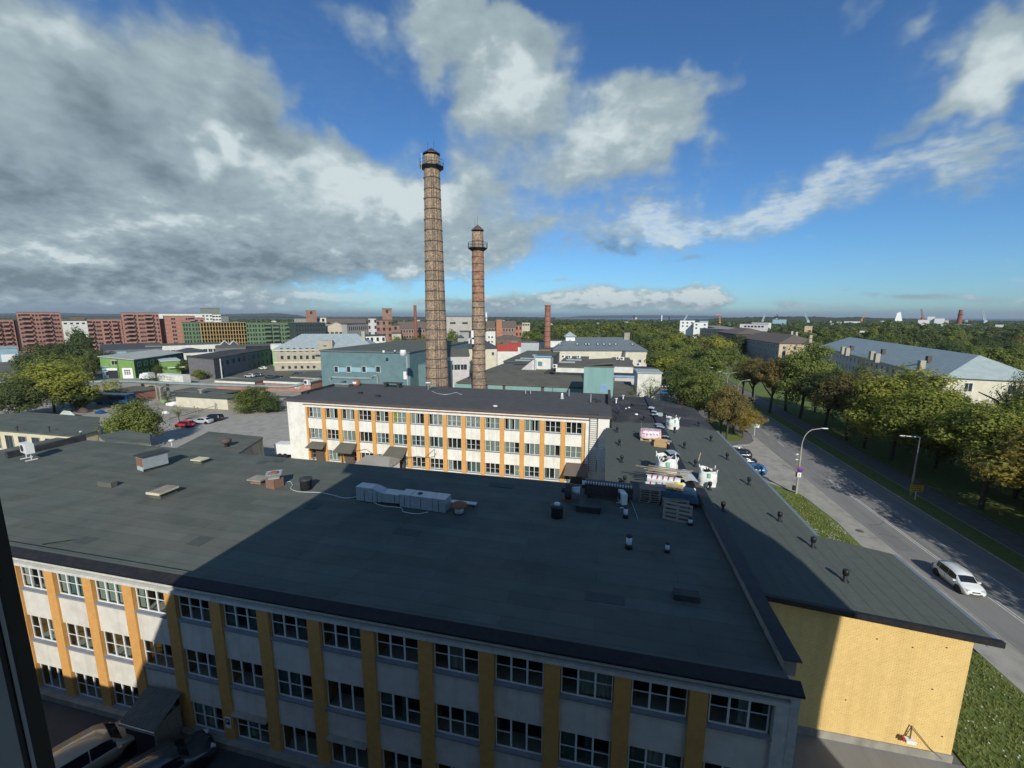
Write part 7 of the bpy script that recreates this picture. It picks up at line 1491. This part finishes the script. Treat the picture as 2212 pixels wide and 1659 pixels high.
CR={'near':[crown_mesh('crown',s,150,15000,.030,sh) for s,sh in((1,'round'),(2,'spread'),(3,'oval'))],'mid':[crown_mesh('crown',s,90,5200,.048,sh) for s,sh in((11,'round'),(12,'spread'),(13,'oval'),(14,'round'))],
 'far':[crown_mesh('crown',s,40,1100,.10,'round') for s in(21,22,23)],'birch':[crown_mesh('crown',31,90,6500,.026,'oval',.5)],'thin':[crown_mesh('crown',41,50,1500,.03,'oval')]}
def trunk_mesh(seed,limbs=6):
    rnd=random.Random(seed); b=MB(); b.tube((0,0,0),(.01,.02,.45),.020,.015,n=9,caps=False); b.tube((.01,.02,.45),(.02,0,.80),.015,.006,n=7,caps=False)
    for k in range(limbs):
        a=rnd.uniform(0,6.28); z=rnd.uniform(.3,.5); r=rnd.uniform(.14,.26); p=Vector((math.cos(a)*r*.5,math.sin(a)*r*.5,z+.15)); q=Vector((math.cos(a)*r,math.sin(a)*r,z+rnd.uniform(.2,.38)))
        b.tube((.01,.01,z),p,.014,.010,n=6,caps=False); b.tube(p,q,.010,.004,n=5,caps=False)
    return b.mesh('trunk',M['bark'])
TK=[trunk_mesh(s,8) for s in(1,2,3)]
def tree(base,h,cw,kind,label,res='mid',cb=None,name='broadleaf_tree',group=None,variant=None,trunk=True,ch=None):
    """base point, total height, crown width; cb = share of the height where the crown begins"""
    cb=.28 if cb is None else cb; sq=random.uniform(.86,1.16); rt=random.uniform(0,6.28); t=thing(name,label,'tree',base,rt,group)
    me=random.choice(CR[res]) if variant is None else CR[res][variant]
    o=link('crown',me,t,(0,0,h*(cb+(1-cb)/2))); o.scale=(cw/2*sq*1.2,cw/2/sq**.5*1.2,h*(1-cb)/2*1.16); o.material_slots[0].link='OBJECT'; o.material_slots[0].material=LM[kind]
    if trunk: k=link('trunk',random.choice(TK),t,(0,0,0)); k.scale=(h,h,h*.95)
    return t
def tpix(xb,yb,ytop,wpx,kind,label,**k):
    b=G(xb,yb,0); top=AD(xb,ytop,DP(b)); sc=(Vector((b.x,b.y,H-8))-Vector((0,0,H))).dot(_F); return tree(b,max(3,top.z),wpx*sc/FOC,kind,label,**k)
def tdist(x,ytop,D,wpx,kind,label,**k):
    b=AD(x,683,D); top=AD(x,ytop,D); sc=(b-Vector((0,0,H))).dot(_F); return tree(Vector((b.x,b.y,0)),max(4,top.z),wpx*sc/FOC,kind,label,**k)
NR=dict(res='near')
# boulevard, near to far
for (x,y,h,w,kd,lab,kw) in [
 (60.5,40,15,15,'autumn','yellowing tree at the right edge of the picture, nearest',dict(cb=.2)),
 (51,55.0,16,15,'autumn','tree with orange-yellow outer leaves right of the yellow road sign',dict(cb=.26)),
 (54,46,13.5,14,'green','dark green tree low at the right edge beyond the white car',dict(cb=.25)),
 (51,66.5,16.0,14,'yellow','large tree with a leaning dark trunk right of the straight-armed lamp',dict(cb=.32)),
 (60,64,14.5,15,'green','dense green tree behind the yellowing ones on the right',dict(cb=.2)),
 (52,87,17,17,'yellow','bright yellow-green maple in front of the cream end wall',dict(cb=.26)),
 (51.3,94,14,11,'brown','slim brownish tree just left of the bright maple',dict(cb=.34)),
 (50.9,99.5,15.5,14.5,'brown','brown-leaved tree on the lawn left of the bright maple',dict(cb=.3)),
 (50.3,107.5,15,12,'dark','dark tree on the lawn between brown tree and chestnut',dict(cb=.34)),
 (50.1,119.5,19.5,14.5,'green','tall rounded chestnut in front of the hipped house',dict(cb=.22)),
 (49.8,128,16,10,'green','slim green tree left of the tall chestnut',dict(cb=.4)),
 (44.4,124,16,10.5,'brown','rusty brown tree on the verge with a bare trunk',dict(cb=.36)),
 (44.0,137,15,11,'brown','brownish tree on the verge, second beyond the rusty one',dict(cb=.36)),
 (44.6,148.5,14,9,'green','green tree on the verge near the bend',dict(cb=.32)),
 (64,77,15,14,'dark','dark tree deep in the small park on the right',dict(cb=.15)),
 (63,92,13,10,'green','green tree behind the bright maple',dict(cb=.2)),
 (66,52,14.5,16,'green','broad tree at the right edge behind the orange-yellow one',dict(cb=.12)),
 (72,64,14.5,15,'brown','brown-tinged tree below the green-roofed house, far right',dict(cb=.12)),
 (58,33,12.5,12,'green','tree crown cut by the right edge near the bottom',dict(cb=.2)),(49,17,16,14,'green','roadside tree out of view, its shadow on the road by the gable',dict(cb=.2)),(49.3,30,16,14,'green','roadside tree out of view, its shadow ahead of the white car',dict(cb=.2)),(49.2,42.5,16.5,14,'autumn','roadside tree just past the right edge, shading the road',dict(cb=.2)),(50.3,78.5,16,13.5,'yellow','yellow-green tree between the leaning trunk and the bright maple',dict(cb=.25)),
 (58.5,103,14.5,13,'dark','dark tree on the park side behind the brown one',dict(cb=.12)),(57.5,113,14,12,'green','green tree on the park side left of the leaning birch',dict(cb=.12)),(57,84,13,12,'dark','shadowy tree between the bright maple and the park edge',dict(cb=.12)),(59,72,13.5,13,'green','dense park tree behind the leaning trunk',dict(cb=.1)),(57,128,14,11,'dark','dark tree right behind the slim green one',dict(cb=.15))]:
    tree(Vector((x,y,.05)),h,w,kd,lab,res='near',group='trees along the boulevard',**kw)
b=G(2056,905,0); tree(Vector((68,86,0)),19.5,6,'birch','slender weeping birch standing against the long green-blue roof',res='birch',cb=.25,name='birch_tree')
tree(Vector((76,76,0)),18.5,10,'birch','wide thin-leaved birch in front of the cream end wall',res='birch',cb=.2,name='birch_tree')
tree(Vector((60,114,0)),18,6,'birch','grey-green birch right of the tall chestnut',res='birch',cb=.3,name='birch_tree')
# street trees left of the road
for (xb,yb,yt,w,kd,lab,kw) in [(1569,951,832,84,'brown','brown-green tree on the corner island, middle',dict(cb=.3)),(1556,945,845,55,'brown','thin-trunked tree on the corner island, left',dict(cb=.34)),(1604,946,872,66,'autumn','rusty drooping tree on the corner island, right',dict(cb=.22)),
 (1583,938,850,64,'green','green tree at the back of the corner island',dict(cb=.2)),(1530,925,805,92,'green','large olive-green tree left of the corner island',dict(cb=.2)),(1500,905,780,100,'green','green tree in front of the slim street lamp',dict(cb=.2)),(1467,880,776,80,'green','mid-green tree beyond the low annex',dict(cb=.2)),(1480,915,850,60,'brown','low brown-green tree behind the wing',dict(cb=.1))]:
    tpix(xb,yb,yt,w,kd,lab,res='near' if w>60 else 'mid',group='trees left of the boulevard',**kw)
# white painted wall with the bare flowering tree
a=G(1374,878,0); b_=G(1425,880,0); t=Bld('white_gable','blotchy white gable wall behind a thin-leaved tree',a,b_,8,AD(1400,806,DP(a)).z,'offwhite','zinc')
tpix(1404,892,808,55,'green','thin tree with sparse leaves in front of the blotchy white gable',res='thin',cb=.3)
tpix(1368,892,822,34,'dark','small dark leafy tree left of the blotchy white gable',res='thin',cb=.2); tpix(1432,890,850,30,'dark','small dark bush-like tree right of the blotchy white gable',res='thin',cb=.1)
# left yard trees
for (xb,yb,yt,w,kd,lab,kw) in [(300,968,852,116,'green','round dark green tree next to the car park, left of the red car',dict(cb=.0,res='near')),(118,890,772,165,'yellow','broad yellow-green tree on the left, above the cream shed',dict(cb=.1,res='near')),(45,905,808,130,'dark','dark tree at the left edge, above the cream shed',dict(cb=.05,res='near')),(175,888,826,90,'dark','dark lower tree right of the yellow-green one',dict(cb=.05,res='near')),
 (545,886,836,96,'green','bushy green shrub tree left of the white block',dict(cb=.0,res='near',trunk=False)),(583,890,858,60,'dark','dark scrub between the bushy shrub and the white block',dict(cb=0,res='mid',trunk=False)),(388,912,872,34,'green','small sparse sapling behind the red car',dict(cb=.3,res='thin')),
 (340,838,798,52,'dark','bare-branched small tree in front of the green workshop',dict(cb=.2,res='thin')),(396,808,777,34,'green','small bright tree between green annex and grey office',dict(cb=.1,res='mid')),(432,820,796,34,'green','feathery shrub at the foot of the grey gable',dict(cb=.05,res='mid')),(344,812,784,24,'dark','dark shrub against the green workshop side',dict(cb=.05,res='mid')),(362,872,838,26,'dark','thin dark tree tangled with the pipeline posts',dict(cb=.1,res='thin'))]:
    kk=dict(kw); tpix(xb,yb,yt,w,kd,lab,name='shrub' if 'shrub' in lab or 'scrub' in lab else 'broadleaf_tree',**kk)
for i,(x,yt,D,w,kd) in enumerate([(40,762,170,60,'dark'),(75,742,185,70,'dark'),(110,738,210,60,'dark'),(100,755,165,80,'green'),(140,735,215,50,'dark'),(163,700,240,46,'dark'),(168,725,190,55,'dark'),(185,748,175,50,'dark'),(207,752,190,44,'dark'),(140,765,160,55,'green'),(60,780,150,60,'dark'),(225,762,215,30,'dark')]):
    tdist(x,yt,D,w,kd,['dark tree at the left edge below the lowest terracotta block','dark tree below the tall left terracotta block','dark tree in the clump below the tall terracotta block','greener tree in the middle of the left clump','dark tree at the right of the left clump','tallest dark poplar-like tree between the terracotta blocks','dark tree below the tall poplar-like one','dark tree left of the green workshop, taller','dark tree just left of the dark warehouse','greenish tree behind the yellow-green one','dark tree behind the far-left parked cars','small dark tree above the green workshop roof'][i],res='mid',cb=.05,group='trees below the terracotta blocks')
# individual far trees in the wood, then a mass for what lies beyond
placed=0; rnd=random.Random(5)
LMK=[(600,'above the shaded green wing'),(760,'between the cream mill and the grey mill'),(845,'by the brick boiler house'),(885,'at the foot of the far brick chimney'),(930,'just left of the tallest chimney'),(1000,'between the two tall chimneys'),(1110,'by the right-hand mill hall'),(1150,'left of the slim red chimney'),(1200,'behind the slim red chimney'),(1245,'behind the white cupola'),(1290,'above the slate roof skylights'),(1335,'left of the rounded skyline hump'),(1375,'in the rounded hump of the skyline'),(1420,'above the slate roof chimney'),(1455,'below the thin white mast'),(1490,'left of the white modern houses'),(1530,'below the white modern houses'),(1560,'in front of the grey slab block'),(1600,'beside the cream office end wall'),(1690,'above the brown hipped roof'),(1735,'left of the small orange house'),(1775,'right of the small orange house'),(1815,'above the green-blue roof end'),(1860,'left of the small white house'),(1905,'right of the small white house'),(1950,'below the sailing ship'),(1990,'left of the white storage tanks'),(2035,'below the white storage tanks'),(2080,'below the far red chimney'),(2125,'right of the far red chimney'),(2165,'below the grey harbour crane'),(2213,'at the far right edge'),(9999,'just past the right edge')]
def lmk(x): return next(p for m,p in LMK if x<m)
_seen={}
def uniq(lab):
    k=_seen.get(lab,0); _seen[lab]=k+1
    return lab if k==0 else lab+[', left',', right',', lower',', upper',', broader',', narrower',', 2nd',', 3rd'][min(k-1,7)]
def tree_label(x,D,kd,w):
    row='skyline' if D>480 else 'back-row' if D>355 else 'middle-row' if D>265 else 'front-row' if D>195 else 'nearest'
    col={'green':'green','dark':'dark green','yellow':'yellow-green','brown':'brownish'}[kd]
    return uniq('%s %s tree of the wood %s'%(col,row,lmk(x)))
def wood_label(x,D):
    if x<1130: return 'leafy tree behind the old mill and villas'
    if x<1480: return 'green tree of the wood behind the slim red chimney'
    if x<1800: return 'green tree in the wood behind the boulevard houses'
    return 'green tree of the wood behind the green-roofed house'
def skyl(x):   # skyline of the near wood in the photograph
    pts=[(1100,716),(1130,708),(1160,704),(1200,700),(1230,697),(1260,695),(1300,692),(1330,690),(1350,684),(1372,690),(1400,692),(1440,697),(1460,704),(1500,712),(1540,716),(1575,720),(1600,740),(1660,706),(1700,704),(1740,700),(1780,704),(1820,702),(1860,700),(1900,692),(1930,690),(1960,700),(2000,698),(2040,703),(2080,702),(2120,708),(2160,706),(2212,700),(2300,700)]
    for (a,b),(c,d) in zip(pts[:-1],pts[1:]):
        if a<=x<=c: return b+(d-b)*(x-a)/(c-a)
    return 700
rows=[]
for x in range(1105,1600,26):
    for D,dy in ((330,14),(420,5),(560,0)):
        if D==330 and x>1450: continue
        rows.append((x+rnd.uniform(-9,9),skyl(x)+dy+rnd.uniform(-1.5,4),D+rnd.uniform(-25,25),rnd.uniform(30,46)))
for x in range(1400,1600,22): rows.append((x,rnd.uniform(716,736),rnd.uniform(225,300),rnd.uniform(60,84)))
for x in range(1440,1560,20): rows.append((x+rnd.uniform(-6,6),rnd.uniform(738,762),rnd.uniform(165,205),rnd.uniform(70,96)))
for x in range(1385,1470,24): rows.append((x+rnd.uniform(-6,6),rnd.uniform(736,758),rnd.uniform(215,260),rnd.uniform(50,66)))
for x in range(1660,2290,24):
    for D,dy in ((230,30),(300,16),(400,7),(560,0)):
        if D==230 and x<1760: continue
        if x<2020 and D==230 and rnd.random()<.2: continue
        rows.append((x+rnd.uniform(-9,9),skyl(x)+dy*(1.0 if x<2100 else 1.2)+rnd.uniform(-2,5),D+rnd.uniform(-25,25),rnd.uniform(34,54)*(1.2 if D<320 else 1)))
for x in range(2060,2290,26): rows.append((x+rnd.uniform(-6,6),rnd.uniform(742,765),rnd.uniform(150,185),rnd.uniform(60,80)))
for x in range(1540,1600,22): rows.append((x,rnd.uniform(740,765),rnd.uniform(190,240),rnd.uniform(48,60)))
for x,yt,D,w in [(855,722,290,30),(872,724,285,24),(895,722,290,34),(915,720,285,26),(940,700,0,0),(975,712,280,34),(990,720,270,28),(845,735,240,34),(820,738,240,30),(1070,735,270,18),(1085,738,262,20),(720,727,290,24),(812,726,292,22),(570,690,520,40),(600,688,540,24),(640,692,560,30)]:
    if D: rows.append((x,yt,D,w))
for x,yt,D,w in rows:
    kd=rnd.choice(['green','green','green','dark','dark','yellow' if (x<1600 and rnd.random()<.4) or rnd.random()<.12 else 'green','brown' if rnd.random()<.35 else 'green','dark'])
    tdist(x,yt,D,w,kd,tree_label(x,D,kd,w),res='mid' if D<340 else 'far',cb=.06,trunk=D<260,group=wood_label(x,D).replace('green tree','trees').replace('leafy tree','trees'))
# very far woods as one mass
vs=[];fs=[];b=MB(); rnd=random.Random(9)
def far_blob(cx,cy,r,h,n,leaf):
    for _ in range(n):
        d=Vector((rnd.gauss(0,1),rnd.gauss(0,1),abs(rnd.gauss(0,1)))).normalized(); p=Vector((cx+d.x*r,cy+d.y*r,h*.35+d.z*h*.65)); nn=(d+Vector((rnd.gauss(0,.4),rnd.gauss(0,.4),rnd.gauss(0,.4)))).normalized(); u=nn.orthogonal().normalized(); v=nn.cross(u); s=leaf*rnd.uniform(.6,1.3); o=len(vs)
        vs.extend([tuple(p-u*s),tuple(p-v*s*.7),tuple(p+u*s),tuple(p+v*s*.7)]); fs.append((o,o+1,o+2,o+3))
for _ in range(3400):
    D=620*math.exp(rnd.random()*1.12); x=rnd.uniform(-60,2280)
    if x<1100 and rnd.random()<.35: continue
    p=AD(x,683,D); hh=rnd.uniform(8,15)*(1.0 if x>1000 else .8)
    far_blob(p.x,p.y,rnd.uniform(6,13)*(1+D/2500),hh,46,1.5*(1+D/1600))
me=bpy.data.meshes.new('distant_woods'); me.from_pydata(vs,[],fs); me.materials.append(LM['dark']); me.update(); link('distant_woods',me,kind='stuff',label='far-off woods reading as one mass to the shore',category='woods')
# undergrowth on the park side
vs=[];fs=[]
for _ in range(160):
    x,y=rnd.uniform(58,80),rnd.uniform(35,150); far_blob(x,y,rnd.uniform(1.2,2.6),rnd.uniform(1.2,3),90,.22)
me=bpy.data.meshes.new('undergrowth'); me.from_pydata(vs,[],fs); me.materials.append(LM['dark']); me.update(); link('undergrowth',me,kind='stuff',label='dark undergrowth beneath the park trees',category='undergrowth')
# scattered distant roofs between the trees
rnd=random.Random(4)
for k in range(34):
    x=rnd.uniform(470,2200); D=rnd.uniform(650,1600); a,b_,h=fr(x,x+rnd.uniform(6,20)*600/D,D,683+ (26-rnd.uniform(9,15))*FOC/D); 
    t=Bld('distant_house',uniq('%s distant building %s'%(['pale','small cream','low white','sand-coloured'][k%4],lmk(x))),a,b_,12,max(5,h),['offwhite','creamwall','white','pinkwhite'][k%4],['zinc','brownroof','felt','redroof'][(k//2)%4],'hip',2)
    t.t['group']='%s buildings among the far trees'%['pale','small cream','low white','sand-coloured'][k%4]

# ================================================================ air
HZ=MB().box(-29000,-1500,-4,29000,30500,150).build('haze',None,kind='stuff',label='thin pale air haze over the town and the sea',category='haze')
HZ.data.materials.clear(); hm=bpy.data.materials.new('air_haze'); hm.use_nodes=True; hn=hm.node_tree; hn.nodes.clear()
ho=hn.nodes.new('ShaderNodeOutputMaterial'); hv=hn.nodes.new('ShaderNodeVolumePrincipled'); hv.inputs['Color'].default_value=(.80,.88,.97,1); hv.inputs['Density'].default_value=.00006; hv.inputs['Anisotropy'].default_value=.25
hn.links.new(hv.outputs[0],ho.inputs['Volume']); HZ.data.materials.append(hm)
